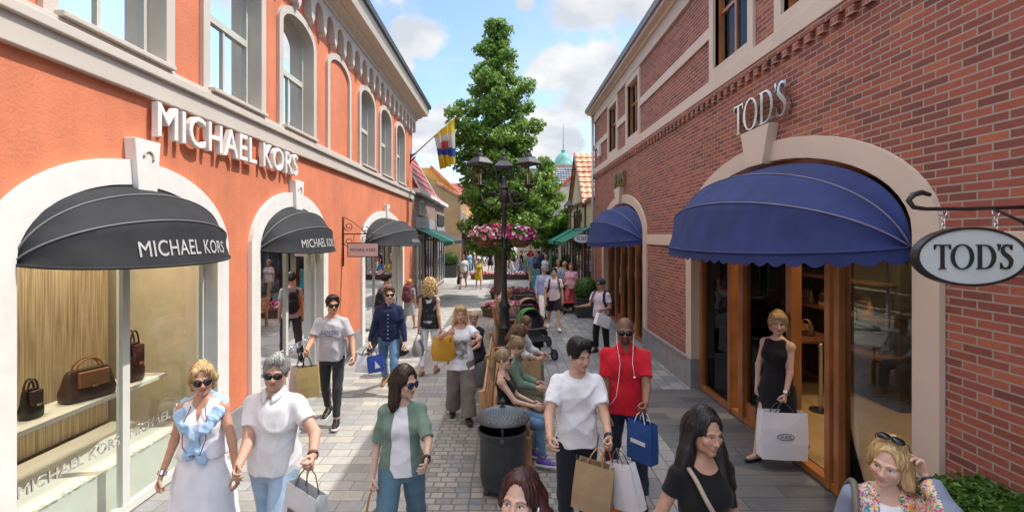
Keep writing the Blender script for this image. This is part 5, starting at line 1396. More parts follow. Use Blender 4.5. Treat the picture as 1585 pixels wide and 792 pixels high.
    def world(s, p): return (Matrix.Translation(s.root.location) @ Matrix.Rotation(s.root.rotation_euler.z, 4, 'Z')) @ Vector(p)
    def bounds(s, m=.1):
        pts = [s.P + np.array((.22, .2, 0)), s.P - np.array((.22, .2, 0)), s.HC + .2, s.HC - .2]
        for q in 'ab': pts += [s.J[q][n] for n in ('hip', 'knee', 'ankle', 'sh', 'el', 'wr')] + [s.J[q]['wr'] + s.J[q]['hd'] * .2]
        for q in 'ab': pts.append(s.J[q]['ankle'] + s.J[q]['fd'] * .2 - s.J[q]['fu'] * .1)
        pts = np.array(pts)
        return pts.min(0) - m, pts.max(0) + m
    # ------------------------------------------------ body
    def limbs(s, fld, infl=0, arms=True, legs=True, k=.03):
        S = s.S
        for q in 'ab':
            j = s.J[q]
            if arms:
                r = s.rar
                fld.cap(j['sh'], j['el'], r[0] + infl, r[1] + infl, k * S)
                fld.cap(j['el'], j['wr'], r[2] + infl, r[3] + infl, .015 * S)
            if legs:
                r = s.rlg
                fld.cap(j['hip'], j['knee'], r[0] + infl, r[1] + infl, k * S)
                fld.cap(j['knee'], j['ankle'], r[2] + infl, r[3] + infl, .02 * S)
                kd = nrm(j['ankle'] - j['knee']); bk = nrm(np.array((0, 1, 0)) - kd * kd[1])
                fld.cap(j['knee'] + kd * .09 * S + bk * .014 * S, j['knee'] + kd * .2 * S + bk * .008 * S, .044 * S + infl, .036 * S + infl, .02)
    def body(s, hands):
        S = s.S; lo, hi = s.bounds()
        fld = Field(lo, hi, s.hb)
        fld.gcyl(s.prof, s.P, s.MT, .02)
        s.limbs(fld)
        for sx in (-1, 1):
            fld.cap(s.tp((sx * .05 * S, .01, .51 * S)), s.tp((sx * s.sw, .005, .462 * S)), .040 * S, .047 * S * s.bd, .035)
            if s.sex == 'f': fld.ell(s.tp((sx * .068 * S, -.075 * S, .345 * S)), np.array((.062, .056, .062)) * S, s.MT, .03)
            else: fld.ell(s.tp((sx * .06 * S, -.045 * S, .37 * S)), np.array((.10, .055, .10)) * S * s.bd, s.MT, .05)
        nr = .054 if s.sex == 'm' else .044
        fld.cap(s.nk - s.MT @ np.array((0, 0, .03 * S)), s.HC + s.MH @ np.array((0, .02, -.045)) * S, nr * 1.08 * S, nr * S, .035)
        for q in 'ab':
            j = s.J[q]
            fld.cap(j['ankle'] - j['fd'] * .02 * S - j['fu'] * .035 * S, j['ankle'] + j['fd'] * .12 * S - j['fu'] * .055 * S, .035 * S, .026 * S, .02)
            if s.lod == 2:
                fld.cap(j['wr'], j['wr'] + j['hd'] * .09 * S, .026 * S, .03 * S, .01, squash=(j['pn'], .5))
                fld.cap(j['wr'] + j['hd'] * .09 * S, j['wr'] + j['hd'] * .15 * S + j['pn'] * .03, .026 * S, .018 * S, .01, squash=(j['pn'], .5))
        V, Q = fld.mesh(); V = relax(V, Q, 1, .4)
        cols = np.tile(s.skin, (len(V), 1))
        parts = [(V, Q, cols), s.headmesh()]
        if s.lod < 2:
            for q, sx in (('a', -1), ('b', 1)): parts.append(s.hand(q, sx))
        n = 0; VV = []; QQ = []; CC = []
        for v, q, c in parts:
            VV.append(v); QQ.append(q + n); CC.append(c); n += len(v)
        s.body_o = np_mesh('body', np.concatenate(VV), np.concatenate(QQ), SKIN, s.root, np.concatenate(CC))
    def headfield(s, h, infl=0, lo=None, hi=None):
        lo = s.HC - .19 * S_(s) if lo is None else lo; hi = s.HC + .19 * S_(s) if hi is None else hi
        return Field(lo, hi, h)
    def headmesh(s):
        S = s.S; f = s.sex == 'f'; T = s.hp_; fc = s.face
        fld = Field(s.HC - .17 * S, s.HC + .17 * S, s.hh * S)
        E = lambda c, r, k=.015, op='u': fld.ell(T(c), np.array(r) * S, s.MH, k * S, op)
        Cc = lambda a, b, ra, rb, k=.01, op='u': fld.cap(T(a), T(b), ra * S, rb * S, k * S, op)
        jw = fc.get('jaw', 1.0) * (1.0 if not f else .94)
        E((0, .014, .042), (.076, .096, .084))
        E((0, -.026, -.022), (.063 * jw, .066, .082), .03)
        E((0, -.02, -.065), (.05 * jw, .055, .048), .03)
        E((0, -.066, -.098), (.022 * jw, .02, .017), .025)
        for sx in (-1, 1):
            E((sx * .046 * jw, -.008, -.062), (.014, .03, .03), .03)
            E((sx * .040, -.066, -.022), (.024, .022, .022), .025)
            Cc((sx * .016, -.088, .024), (sx * .045, -.074, .024), .010, .009, .015)
            E((sx * .0315, -.098, .004), (.021, .016, .013), .012, 's')
            E((sx * .031, -.0735, .003), (.0165, .0135, .0125), .003)
            E((sx * .079, .008, -.008), (.009, .018, .031), .008)
            E((sx * .0125, -.098, -.034), (.0085, .009, .008), .006)
        Cc((0, -.088, .016), (0, -.106, -.024), .0085, .0105, .012)
        E((0, -.109, -.030), (.0115, .011, .010), .008)
        if s.lod < 2:
            Cc((-.019, -.084, -.060), (.019, -.084, -.060), .007, .007, .006)
            Cc((-.008, -.089, -.0575), (.008, -.089, -.0575), .0068, .0068, .006)
            Cc((-.011, -.087, -.068), (.011, -.087, -.068), .0085, .0085, .006)
            Cc((-.021, -.094, -.0625), (.021, -.094, -.0625), .0016, .0016, .003, 's')
        nr = .05 if not f else .042
        fld.cap(T((0, .02, -.03)), s.HC + (s.nk - s.HC) * .9, nr * S, nr * 1.05 * S, .02)
        V, Q = fld.mesh(); V = relax(V, Q, 1, .3)
        cols = np.tile(s.skin, (len(V), 1))
        L = ((V - s.HC) @ s.MH) / S
        x, y, z = L[:, 0], L[:, 1], L[:, 2]; ax = np.abs(x); fr = y < -.04
        def blend(m, c): cols[:] = cols * (1 - m[:, None]) + np.array(c) * m[:, None]
        sm = lambda d, e: np.clip(1 - d / e, 0, 1)
        blend(sm(np.hypot((ax - .04) / 1.3, z + .028), .022) * fr * .22, s.skin * np.array((1.1, .72, .68)))
        lipd = np.hypot(np.maximum(ax - .017, 0) * 1.2, np.abs(z + .0625) * np.where(ax > .012, 1.5, 1.0))
        lc = fc.get('lips', s.skin * np.array((.92, .52, .5)))
        blend(np.clip((.0115 - lipd) / .003, 0, 1) * (y < -.075), lc)
        blend(np.clip((.0016 - np.abs(z + .0625)) / .001, 0, 1) * (ax < .02) * (y < -.075) * .8, s.skin * .25)
        bc = fc.get('brow', (.04, .025, .018))
        bz = .0235 + .004 * np.sin((ax - .012) * 80) - np.maximum(ax - .04, 0) * .4
        blend(np.clip((.0046 - np.abs(z - bz)) / .002, 0, 1) * (ax > .012) * (ax < .052) * fr * (.85 if not f else .7), bc)
        if 'beard' in fc:
            bm = np.clip((-.03 - z) / .012, 0, 1) * (y < .0) * np.clip((np.hypot(ax * .8, z + .0625) - .012) / .006, 0, 1)
            if fc.get('goatee'): bm = bm * np.clip((.04 - ax) / .01, 0, 1) * (y < -.05)
            blend(bm * fc['beard'], fc.get('beardc', np.array((.05, .035, .03))))
        if 'crop' in fc: blend(np.clip((z - .045 - .35 * y) / .012, 0, 1) * (y > -.075) * fc['crop'], np.array((.03, .022, .018)))
        # eyes
        ez = np.hypot((ax - .031), (z - .0035) * 1.7); eye = (y < -.07) & (y > -.1)
        blend(np.clip((.0135 - ez) / .002, 0, 1) * eye, (.72, .69, .66))
        gx = fc.get('gaze', 0)
        ei = np.hypot(x - np.sign(x) * .031 - gx * .006, z - .0035)
        blend(np.clip((.0068 - ei) / .0015, 0, 1) * eye, fc.get('iris', (.05, .025, .012)))
        blend(np.clip((.003 - ei) / .001, 0, 1) * eye, (.004, .004, .004))
        lash = np.abs(z - (.0105 - .9 * (ax - .031) ** 2 / .03 )) 
        blend(np.clip((.0030 - lash) / .0015, 0, 1) * (np.abs(ax - .031) < .0165) * (y < -.06) * (.9 if f else .7), (.012, .008, .007))
        return V, Q, cols
    def hand(s, q, sx):
        S = s.S; j = s.J[q]; d, n = j['hd'], j['pn']
        if s.sex == 'f': S = S * .93
        l = np.cross(n, d) * (1 if q == 'a' else -1)            # thumb side
        if l[1] > .2 and 'thumb' not in j['hp']: l = -l
        if 'thumb' in j['hp']:
            l = l if (l @ np.array(j['hp']['thumb'])) > 0 else -l
        curl = j['hp'].get('curl', .45); w = j['wr']
        P = lambda a, b, c: w + (d * a + l * b + n * c) * S
        lo = w + d * .09 * S - .17 * S; hi = w + d * .09 * S + .17 * S
        fld = Field(lo, hi, {0: .004, 1: .0055}[s.lod])
        r = s.rar[3]
        fld.cap(w - j['fd2'] * .06, w + d * .005, r * 1.05, r * .95, .01, squash=(n, .8))
        fld.cap(P(.01, 0, 0), P(.075, .012, 0), .026 * S, .026 * S, .012, squash=(n, .5))
        fld.cap(P(.02, -.012, 0), P(.078, -.02, 0), .022 * S, .022 * S, .012, squash=(n, .5))
        for i, (b, ln, r0) in enumerate(((.030, .072, .0092), (.010, .080, .0096), (-.011, .074, .0092), (-.030, .058, .0082))):
            p = P(.083 - abs(b - .01) * .15, b, 0); ang = 0; c = curl * (1 + .08 * i) + .05 * ((i * 7 + s.seed) % 3)
            segs = (.45, .32, .25)
            for m, fr in enumerate(segs):
                ang += c * (.9, 1.1, .8)[m]
                dd = d * math.cos(ang) + n * math.sin(ang) + l * b * .8 * math.cos(min(ang, 1.2))
                e = p + nrm(dd) * ln * fr * S
                fld.cap(p, e, r0 * S * (1 - .07 * m), r0 * S * (.94 - .07 * m), .004)
                p = e
        tb = P(.022, .022, .006); tc_ = j['hp'].get('thumb_in', .5 * min(curl * 1.4, 1))
        t1 = tb + nrm(d * .75 + l * .62 + n * (.2 + tc_)) * .04 * S
        t2 = t1 + nrm(d * .9 + l * (.35 - .6 * tc_) + n * (.15 + tc_)) * .03 * S
        t3 = t2 + nrm(d * .95 + l * (.1 - .7 * tc_) + n * (.15 + tc_ * 1.1)) * .024 * S
        fld.cap(tb, t1, .0145 * S, .0115 * S, .01); fld.cap(t1, t2, .0115 * S, .010 * S, .004); fld.cap(t2, t3, .010 * S, .0085 * S, .004)
        V, Q = fld.mesh()
        return V, Q, np.tile(s.skin, (len(V), 1))
    # ------------------------------------------------ clothes
    def emit(s, name, fld, m, fold=0, seed=0, ff=1.0, rl=1, label=None, below=None):
        V, Q = fld.mesh()
        if len(V) == 0: return None
        V = relax(V, Q, rl, .45)
        if fold:
            k = 1.0 if below is None else np.clip((below - ((V - s.P) @ s.MT)[:, 2]) / .08, 0, 1)
            V = V + vnormals(V, Q) * (k * fold * (folds(V - s.P, s.seed + seed, ff) * 1.25 + .25))[:, None]
        o = np_mesh(name, V, Q, m, s.root)
        if label: o['label'] = label
        return o
    def tops(s, m, sleeve=.55, hem=-.06, loose=.6, neck='crew', infl=.012, fold=.006, name='shirt', fitted=False, open_front=False, flare=1.0, k=.03, slr=1.0, bust=True):
        """shirt, blouse or bodice from hem (height over the hip joint) up to the shoulders"""
        S = s.S; f = s.sex == 'f'; lo, hi = s.bounds(.14)
        fld = Field(lo, hi, s.hc); g = infl * S * .62
        pr = []
        wx = max(p[1] for p in s.prof[:4]); wy = max(p[2] for p in s.prof[:4])
        for z, rx, ry, oy in s.prof:
            if not fitted and z < .30 * S:
                t = min(max((.30 * S - z) / (.22 * S), 0), 1)
                rx = rx * (1 - t) + max(rx, wx * .97) * t; ry = ry * (1 - t) + max(ry, wy * 1.02) * t
            e = g * (1 + (.7 * loose if z < .3 * S else 0)) + (.005 * S if z < .2 * S and not fitted else 0)
            pr.append((z, rx + e, ry + e * 1.15, oy))
        zs = [p[0] for p in pr]; hz = hem * S
        base = [np.interp(hz, zs, [p[i] for p in pr]) for i in (1, 2, 3)]
        if hz < zs[2]: base = [max(base[0], pr[2][1]) * flare, max(base[1], pr[2][2]) * flare, base[2]]
        pr = [(hz, *base)] + [p for p in pr if p[0] > hz + .02 * S]
        fld.gcyl(pr, s.P, s.MT, .02, wob=(.03, 5, s.seed, .25 * S) if loose > .5 else None)
        for q, sx in (('a', -1), ('b', 1)):
            j = s.J[q]
            if sleeve > 0 or neck == 'shirt':
                fld.cap(s.tp((sx * .05 * S, .01, .515 * S)), s.tp((sx * s.sw, .005, .464 * S)), .034 * S + g, .042 * S * s.bd + g, .03)
            else:
                ins = .70 if neck != 'strap' else .62
                fld.cap(s.tp((sx * .055 * S, .008, .50 * S)), s.tp((sx * s.sw * ins, .005, .475 * S)), .034 * S + g, .046 * S + g, .03)
            if bust:
                if f: fld.ell(s.tp((sx * .068 * S, -.077 * S, .345 * S)), np.array((.064, .058, .066)) * S + g, s.MT, .045)
                else: fld.ell(s.tp((sx * .06 * S, -.045 * S, .37 * S)), np.array((.10, .055, .10)) * S * s.bd + g, s.MT, .06)
            r = s.rar; gs = g * (1.3 + .6 * loose) * slr
            if 0 < sleeve <= 1:
                e = j['sh'] + (j['el'] - j['sh']) * sleeve
                fld.cap(j['sh'], e + j['ud'] * .05, r[0] + gs, r[0] * .97 + gs * 1.25, k * S, cut=[(e, j['ud'])])
            elif sleeve > 1:
                e = j['el'] + (j['wr'] - j['el']) * min(sleeve - 1, .97)
                fld.cap(j['sh'], j['el'], r[0] + gs, r[1] + gs * 1.1, k * S)
                fld.cap(j['el'], e + j['fd2'] * .04, r[2] + gs * 1.1, r[3] + gs * .9, .02 * S, cut=[(e, j['fd2'])])
        nk = {'crew': (.066, .07, .05, .555, -.018), 'scoop': (.088, .10, .075, .545, -.04), 'vee': (.06, .10, .085, .55, -.045), 'polo': (.062, .075, .06, .56, -.02), 'shirt': (.058, .062, .045, .57, -.012),
              'boat': (.078, .07, .045, .555, -.02), 'strap': (.095, .13, .095, .53, -.03), 'cowl': (.075, .08, .06, .55, -.025)}[neck]
        fld.ell(s.tp((0, nk[4] * S, nk[3] * S)), np.array(nk[:3]) * S, s.MT, .008, 's')
        if neck == 'vee':
            for t in np.linspace(0, 1, 6): fld.ell(s.tp((0, -.11 * S, (.50 - .10 * t) * S)), np.array((.04 * (1 - t) + .008, .05, .02)) * S, s.MT, .006, 's')
        if open_front:
            fld.gcyl([(z * S, ww * S, .17 * S, -.17 * S) for z, ww in ((-.3, .115), (-.1, .10), (.1, .085), (.3, .072), (.45, .06), (.6, .055))], s.P, s.MT, .004, op='s')
        s.topo = s.emit(name, fld, m, fold, 1)
        return s.topo
    def collar(s, m, r=.064, name='collar'):
        """folded shirt collar standing round the neck, open at the throat, its flaps lying on the shirt"""
        S = s.S; to = s.topo.data; g = G(); rings = []
        bv = BVHTree.FromPolygons([v.co for v in to.vertices], [tuple(q.vertices) for q in to.polygons])
        for i in range(33):
            a = -PI / 2 + R(14) + (2 * PI - R(28)) * i / 32
            c_, s_ = math.cos(a), math.sin(a); fr = max(0, -s_) ** 1.5; rr = r * S
            zt = (.585 - .035 * fr) * S
            top = [s.tp((c_ * rr * .94, s_ * rr + .010, (.53 - .03 * fr) * S)), s.tp((c_ * rr * .93, s_ * rr + .010, zt)), s.tp((c_ * rr * 1.03, s_ * rr * 1.05 + .010, zt + .003))]
            o = Vector(s.tp((c_ * rr * (1.30 + .15 * fr), s_ * rr * (1.30 + .38 * fr) + .008, (.54 - .058 * fr) * S)))
            h_ = bv.find_nearest(o); q = h_[0] + h_[1] * .009 if h_[0] else o
            mid = Vector(top[2]).lerp(q, .5); h2 = bv.find_nearest(mid)
            if h2[0] and (mid - h2[0]).dot(h2[1]) < .012: mid = h2[0] + h2[1] * .014
            rings.append([tuple(p) for p in top] + [tuple(mid), tuple(q)])
        vs = [p for rr in rings for p in rr]; fs = []
        for i in range(32):
            for k in range(4): fs.append((i * 5 + k, i * 5 + k + 1, i * 5 + k + 6, i * 5 + k + 5))
        g.add(vs, fs); o = g.build(name, m, s.root, smooth=True, fix=False)
        sd = o.modifiers.new('thick', 'SOLIDIFY'); sd.thickness = .005; sd.offset = 0
        return o
    def trousers(s, m, to=.95, infl=.012, loose=1.0, waist=.10, name='trousers', fold=.005, flare=0):
        S = s.S; lo, hi = s.bounds(.1); fld = Field(lo, hi, s.hc); g = infl * S
        pr = [(z, rx + g * (.8 if z < -.03 * S else .35), ry + g * (.8 if z < -.03 * S else .35), oy) for z, rx, ry, oy in s.prof if z < waist * S]
        zs = [p[0] for p in s.prof]
        pr.append((waist * S, *[np.interp(waist * S, zs, [p[i] for p in s.prof]) + (g * .3 if i < 3 else 0) for i in (1, 2, 3)]))
        fld.gcyl(pr, s.P, s.MT if s.seat_ok() else s.MT, .02)
        r = s.rlg
        for q in 'ab':
            j = s.J[q]; kd = nrm(j['ankle'] - j['knee']); td = nrm(j['knee'] - j['hip'])
            if to <= .5:
                e = j['hip'] + (j['knee'] - j['hip']) * (to / .5)
                fld.cap(j['hip'], e + td * .05, r[0] + g, r[0] * .9 + g * 2.2 * loose, .03, cut=[(e, td)])
            else:
                e = j['knee'] + (j['ankle'] - j['knee']) * ((to - .5) / .5)
                fld.cap(j['hip'], j['knee'], r[0] + g, r[1] + g * (1 + .5 * loose), .03)
                fld.cap(j['knee'], e + kd * .05, r[2] + g * (1 + .5 * loose), r[3] + g * (1.2 + loose) + flare, .025, cut=[(e, kd)])
                bk = nrm(np.array((0, 1, 0)) - kd * kd[1])
                fld.cap(j['knee'] + kd * .09 * S + bk * .012 * S, j['knee'] + kd * .2 * S + bk * .006 * S, .044 * S + g * 1.2, .038 * S + g * 1.2, .02)
        return s.emit(name, fld, m, fold, 5, 1.15, below=-.12 * S)
    def seat_ok(s): return True
    def skirt(s, m, hem=-.42, wz=.13, flare=1.35, infl=.012, name='skirt', fold=.006, wob=(.05, 7)):
        S = s.S; lo, hi = s.bounds(.16); fld = Field(lo, hi, s.hc); g = infl * S
        zs = [p[0] for p in s.prof]
        row = lambda z: [np.interp(z * S, zs, [p[i] for p in s.prof]) for i in (1, 2, 3)]
        w_ = row(wz); h_ = row(0.0)
        pr = [(hem * S, (h_[0] + g) * flare, (h_[1] + g) * flare * 1.15, .0), (-.12 * S, (h_[0] + g) * (1 + .3 * (flare - 1)), (h_[1] + g) * (1.1 + .3 * (flare - 1)), .0), (0, h_[0] + g, (h_[1] + g) * 1.05, 0), (wz * S, w_[0] + g, w_[1] + g, w_[2])]
        fld.gcyl(pr, s.P, s.MT, .02, p=2.1, wob=(wob[0], wob[1], s.seed % 6, 0.05))
        return s.emit(name, fld, m, fold, 9)
    def shoes(s, m, kind='sneaker', sole=None, high=0):
        S = s.S
        for q in 'ab':
            j = s.J[q]; a, fd, up = j['ankle'], j['fd'], j['fu']; sd = np.cross(fd, up)
            lo = a - .27 * S; hi = a + .27 * S
            fld = Field(lo, hi, {0: .006, 1: .008, 2: .014}[s.lod])
            flo = a - up * .086 * S
            cut = [(flo, -up)]
            P = lambda x, z, y=0: a + (fd * x + up * z + sd * y) * S
            if kind == 'flat':
                fld.cap(P(-.04, -.062), P(.10, -.068), .038 * S, .042 * S, .02, squash=(up, .55), cut=cut)
                fld.cap(P(.10, -.07), P(.165, -.076), .040 * S, .022 * S, .02, squash=(up, .5), cut=cut)
                fld.cap(P(.03, -.03), P(.09, -.048), .028 * S, .03 * S, .01, op='s')
            elif kind == 'sandal':
                fld.cap(P(-.045, -.08), P(.13, -.08), .036 * S, .042 * S, .01, squash=(up, .25), cut=cut)
                fld.cap(P(.09, -.05, -.035), P(.09, -.05, .035), .022 * S, .022 * S, .02)
                fld.cap(P(-.02, -.03, -.02), P(-.02, -.03, .02), .022 * S, .022 * S, .02)
            else:
                fld.cap(P(-.042, -.05), P(.06, -.05), .042 * S, .043 * S, .02, cut=cut)
                fld.cap(P(.05, -.058), P(.16, -.066), .046 * S, .036 * S, .03, squash=(up, .8), cut=cut)
                fld.cap(P(-.015, -.03), P(-.01, .02 + high), .042 * S, .044 * S, .03, cut=[(P(0, .02 + high), up)])
            o = s.emit('shoe', fld, m, 0)
            if sole is not None and kind == 'sneaker':
                f2 = Field(lo, hi, {0: .006, 1: .008, 2: .014}[s.lod])
                cut2 = [(a - up * .092 * S, -up), (a - up * .066 * S, up)]
                f2.cap(P(-.042, -.078), P(.06, -.078), .047 * S, .047 * S, .02, cut=cut2)
                f2.cap(P(.05, -.078), P(.165, -.078), .05 * S, .040 * S, .02, cut=cut2)
                V, Q = f2.mesh(); np_mesh('sole', V, Q, sole, o)
    # ------------------------------------------------ hair and things worn
    def hair(s, col, style='short', extra=(), infl=.012, amp=.004, freq=1.0, hairline=.0, back=-.06, top=0.0, name='hair', parting=None, down=None):
        S = s.S; T = s.hp_; fld = Field(s.HC - .42 * S, s.HC + .30 * S, {0: .0055, 1: .008, 2: .014}[s.lod])
        X = s.MH @ np.array((1, 0, 0)); Yv = s.MH @ np.array((0, 1, 0)); Z = s.MH @ np.array((0, 0, 1))
        cutb = [(T((0, 0, back)), -Z), (T((0, .03, -.03)), nrm(-Yv * .85 - Z * .5))]
        fld.ell(T((0, .016 , .046 + top * .5)), (np.array((.077, .096, .085 + top * .5)) + infl) * S, s.MH, .006, cut=cutb)
        fld.ell(T((0, .010, .046 + top * .5)), (np.array((.0765, .098, .085 + top * .5)) + infl) * S, s.MH, .006, cut=[(T((0, -.04, -.01)), -Z), (T((0, .0, -.03)), nrm(-Yv * .3 - Z))])
        fld.ell(T((0, -.118, .012 + hairline)), np.array((.064, .074, .092)) * S, s.MH, .012, 's')
        for e in extra:
            a, b, ra, rb = e[:4]; k = e[4] if len(e) > 4 else .02
            if len(e) > 5 and e[5] == 'down':           # hanging straight down from the head
                A = T(a); B = A + np.array(b) * S
                fld.cap(A, B, ra * S, rb * S, k)
            else: fld.cap(T(a), T(b), ra * S, rb * S, k)
        V, Q = fld.mesh(); V = relax(V, Q, 1, .4)
        n = vnormals(V, Q); L = ((V - s.HC) @ s.MH) / S
        if style == 'curly':
            rs = np.random.RandomState(s.seed); d = np.zeros(len(V))
            for i in range(9):
                k = rs.randn(3) * 55 * freq; d += np.sin(L @ k + rs.rand() * 6)
            V = V + n * (amp * d / 2.2)[:, None] * S
        else:
            rs = np.random.RandomState(s.seed); d = np.zeros(len(V)); an = np.arctan2(L[:, 0], L[:, 1] + .02) * .09
            for i in range(6):
                k = 60 + 130 * rs.rand(); d += np.sin((an * k * 2.2 + L[:, 2] * (rs.randn() * 12) + L[:, 1] * rs.randn() * 40 + rs.rand() * 6) * freq)
            V = V + n * (amp * d / 2.2)[:, None] * S
        if s.lod < 2:
            bv = BVHTree.FromPolygons([Vector(v) for v in V], [tuple(int(i) for i in q) for q in Q])
            rs = np.random.RandomState(s.seed + 3); nS = {0: 620, 1: 300}[s.lod]; SV = []; SQ = []
            crown = Vector(T((0, .035, .14))); pick = rs.randint(0, len(V), nS); wd = {0: .0035, 1: .005}[s.lod] * S
            for i in pick:
                p_ = Vector(V[i]); nn = Vector(n[i]); ln = (.05 + .07 * rs.rand()) * S if style != 'curly' else .05 * S; rows = []
                jit = Vector(rs.randn(3) * (.28 if style != 'curly' else 1.2))
                for k in range(6):
                    f = k / 5; dv = (p_ - crown).normalized() * .8 + Vector((0, 0, -.8)) + jit; dv = (dv - nn * dv.dot(nn))
                    if dv.length < 1e-4: break
                    dv.normalize(); sd = dv.cross(nn).normalized() * wd * (1 - .75 * f)
                    q_ = p_ + nn * (.0015 + .007 * f * rs.rand()) * S
                    rows.append((q_ - sd, q_ + sd)); p_ = p_ + dv * ln / 5
                    h_ = bv.find_nearest(p_, .05)
                    if h_[0] is None: break
                    if k < 4: p_ = h_[0]; nn = h_[1]
                b0 = len(V) + len(SV)
                for a_, b_ in rows: SV += [a_[:], b_[:]]
                SQ += [(b0 + 2 * k, b0 + 2 * k + 1, b0 + 2 * k + 3, b0 + 2 * k + 2) for k in range(len(rows) - 1)]
            if SQ: V = np.concatenate([V, np.array(SV)]); Q = np.concatenate([Q, np.array(SQ)])
        o = np_mesh(name, V, Q, HAIR[col] if isinstance(col, str) else col, s.root)
        return o
    def glasses(s, m=None, kind='round', up=False, lens=None):
        g = G(); ln = G(); m = m or mat('glasses_frame', (.01, .01, .011), .25, var=.02); S = s.S
        w_, h_ = {'round': (.0285, .024), 'aviator': (.031, .026), 'wide': (.031, .019)}[kind]
        for sx in (-1, 1):
            rg = []; cx = .033
            for dy, sc in ((-.002, 1.0), (.003, 1.0)):
                r_ = []
                for i in range(20):
                    a = 2 * PI * i / 20; c_, s_ = math.cos(a), math.sin(a); p = 2.6
                    u = math.copysign(abs(c_) ** (2 / p), c_) * w_ * sc; v = math.copysign(abs(s_) ** (2 / p), s_) * h_ * sc
                    if kind == 'aviator' and v < 0: u *= (1 + .3 * v / h_)
                    X_ = sx * (cx + u)
                    r_.append((X_, -.1035 + dy + 5.0 * max(abs(X_) - .02, 0) ** 2 , .002 + v))
                rg.append(r_)
            ln.ring(rg)
            loop = [Vector(a) * .5 + Vector(b) * .5 for a, b in zip(*rg)]
            g.tube(loop, .0022, 6, close=True)
            g.tube([(sx * .063, -.095, .008), (sx * .077, -.07, .010), (sx * .081, .0, .008), (sx * .08, .02, -.005)], .0026, 6)
        g.tube([(-.007, -.105, .006), (0, -.1075, .009), (.007, -.105, .006)], .0024, 6)
        Mx = Matrix.Translation(s.HC) @ Matrix(s.MH.tolist()).to_4x4() @ Matrix.Scale(S, 4)
        if up: Mx = Mx @ Matrix.Translation((0, .03, .085)) @ Matrix.Rotation(R(-52), 4, 'X')
        for q in (g, ln): q.v = [tuple(Mx @ Vector(v)) for v in q.v]
        o = g.build('sunglasses', m, s.root, smooth=True)
        ln.build('lens', lens or lens_mat, o, smooth=True)
        return o
    def wrist(s, q, m, name='watch', r=1.12, wd=.018, at=.93, face=None):
        j = s.J[q]; c = j['el'] + (j['wr'] - j['el']) * at; d = j['fd2']; rr = (s.rar[2] + (s.rar[3] - s.rar[2]) * at) * r + .002
        M_ = Vector(d).to_track_quat('Z', 'Y').to_matrix().to_4x4(); M_.translation = Vector(c)
        g = G(); g.M = M_
        g.lathe([(rr - .003, -wd / 2), (rr + .003, -wd / 2), (rr + .003, wd / 2), (rr - .003, wd / 2), (rr - .003, -wd / 2)], n=20, caps=False)
        if face: g.ball((0, -rr, 0), (.016, .007, .016), 10)
        return g.build(name, m, s.root, smooth='auto')
    def strap(s, pts, m, wd=.018, name='strap', off=.008, n=26):
        """flat band laid over the clothes along local points"""
        P = [Vector(p) for p in pts]; out = []
        for i in range(n):
            t = i / (n - 1) * (len(P) - 1); k = min(int(t), len(P) - 2); f = t - k
            p0 = P[max(k - 1, 0)]; p1 = P[k]; p2 = P[k + 1]; p3 = P[min(k + 2, len(P) - 1)]
            out.append(.5 * ((2 * p1) + (-p0 + p2) * f + (2 * p0 - 5 * p1 + 4 * p2 - p3) * f * f + (-p0 + 3 * p1 - 3 * p2 + p3) * f ** 3))
        g = G(); rings = []
        cx = Vector(s.P)
        for i, p in enumerate(out):
            d = (out[min(i + 1, n - 1)] - out[max(i - 1, 0)]).normalized()
            o = p - (cx + (Vector(s.nk) - cx) * max(0, min(1, (p.z - cx.z) / max(s.nk[2] - cx.z, .01)))); o = (o - d * o.dot(d)).normalized()
            b = d.cross(o).normalized() * wd / 2; q = p + o * off
            rings.append([q - b, q + b, q + b + o * .003, q - b + o * .003])
        g.ring(rings)
        return g.build(name, m, s.root)

def S_(p): return p.S
# ---------------------------------------------------------------- the people
PP = {}
def who(key, label, px, ytop, z, heading=0, dtop=.012, seat=None, h=None, **kw):
    hh = h or CH - (ytop - VY) / F * z - dtop
    p = Person(label, (px2x(px, z), z, 0), R(heading), hh, seat=seat, **kw)
    PP[key] = p
    return p
SK_T = (.50, .27, .18); SK_F = (.60, .38, .285); SK_D = (.23, .115, .075); SK_A = (.56, .34, .24); SK_O = (.42, .22, .14)
WALK = {'a': (24, 3, 6, -8), 'b': (-16, 3, 22, 22)}
WALK2 = {'b': (24, 3, 6, -8), 'a': (-16, 3, 22, 22)}
SWALK = {'a': (13, 2, 4, -4), 'b': (-9, 2, 16, 14)}
STAND = {'a': (3, 4, 5, 0), 'b': (-3, 4, 3, 0)}
c_white = cloth('white', (.80, .80, .82)); c_white2 = cloth('white_polo', (.78, .77, .78), bump=.5, bs=300)
c_jean_l = cloth('light_jeans', (.32, .44, .58), var=.18, bump=.35); c_jean_d = cloth('dark_jeans', (.022, .032, .06), var=.3); c_jean = cloth('blue_jeans', (.10, .19, .32), var=.3)
c_teal = cloth('teal_jeans', (.105, .20, .26), var=.12); c_navy = cloth('navy', (.012, .018, .06)); c_black = cloth('black', (.010, .010, .012)); c_char = cloth('charcoal', (.03, .03, .034), var=.15)
c_red = cloth('red', (.56, .012, .028)); c_sage = cloth('sage', (.18, .26, .20), bump=.6, bs=120); c_sky = cloth('pale_blue', (.36, .52, .72), bump=.5, bs=120); c_greyt = cloth('grey_marl', (.47, .46, .49), var=.1)
c_navyp = cloth('dark_navy', (.014, .017, .028)); c_taupe = cloth('taupe', (.19, .165, .15), var=.1); c_denim = cloth('grey_denim', (.20, .24, .33), var=.15)
c_wstripe = cloth('white_dress', (.74, .74, .80))
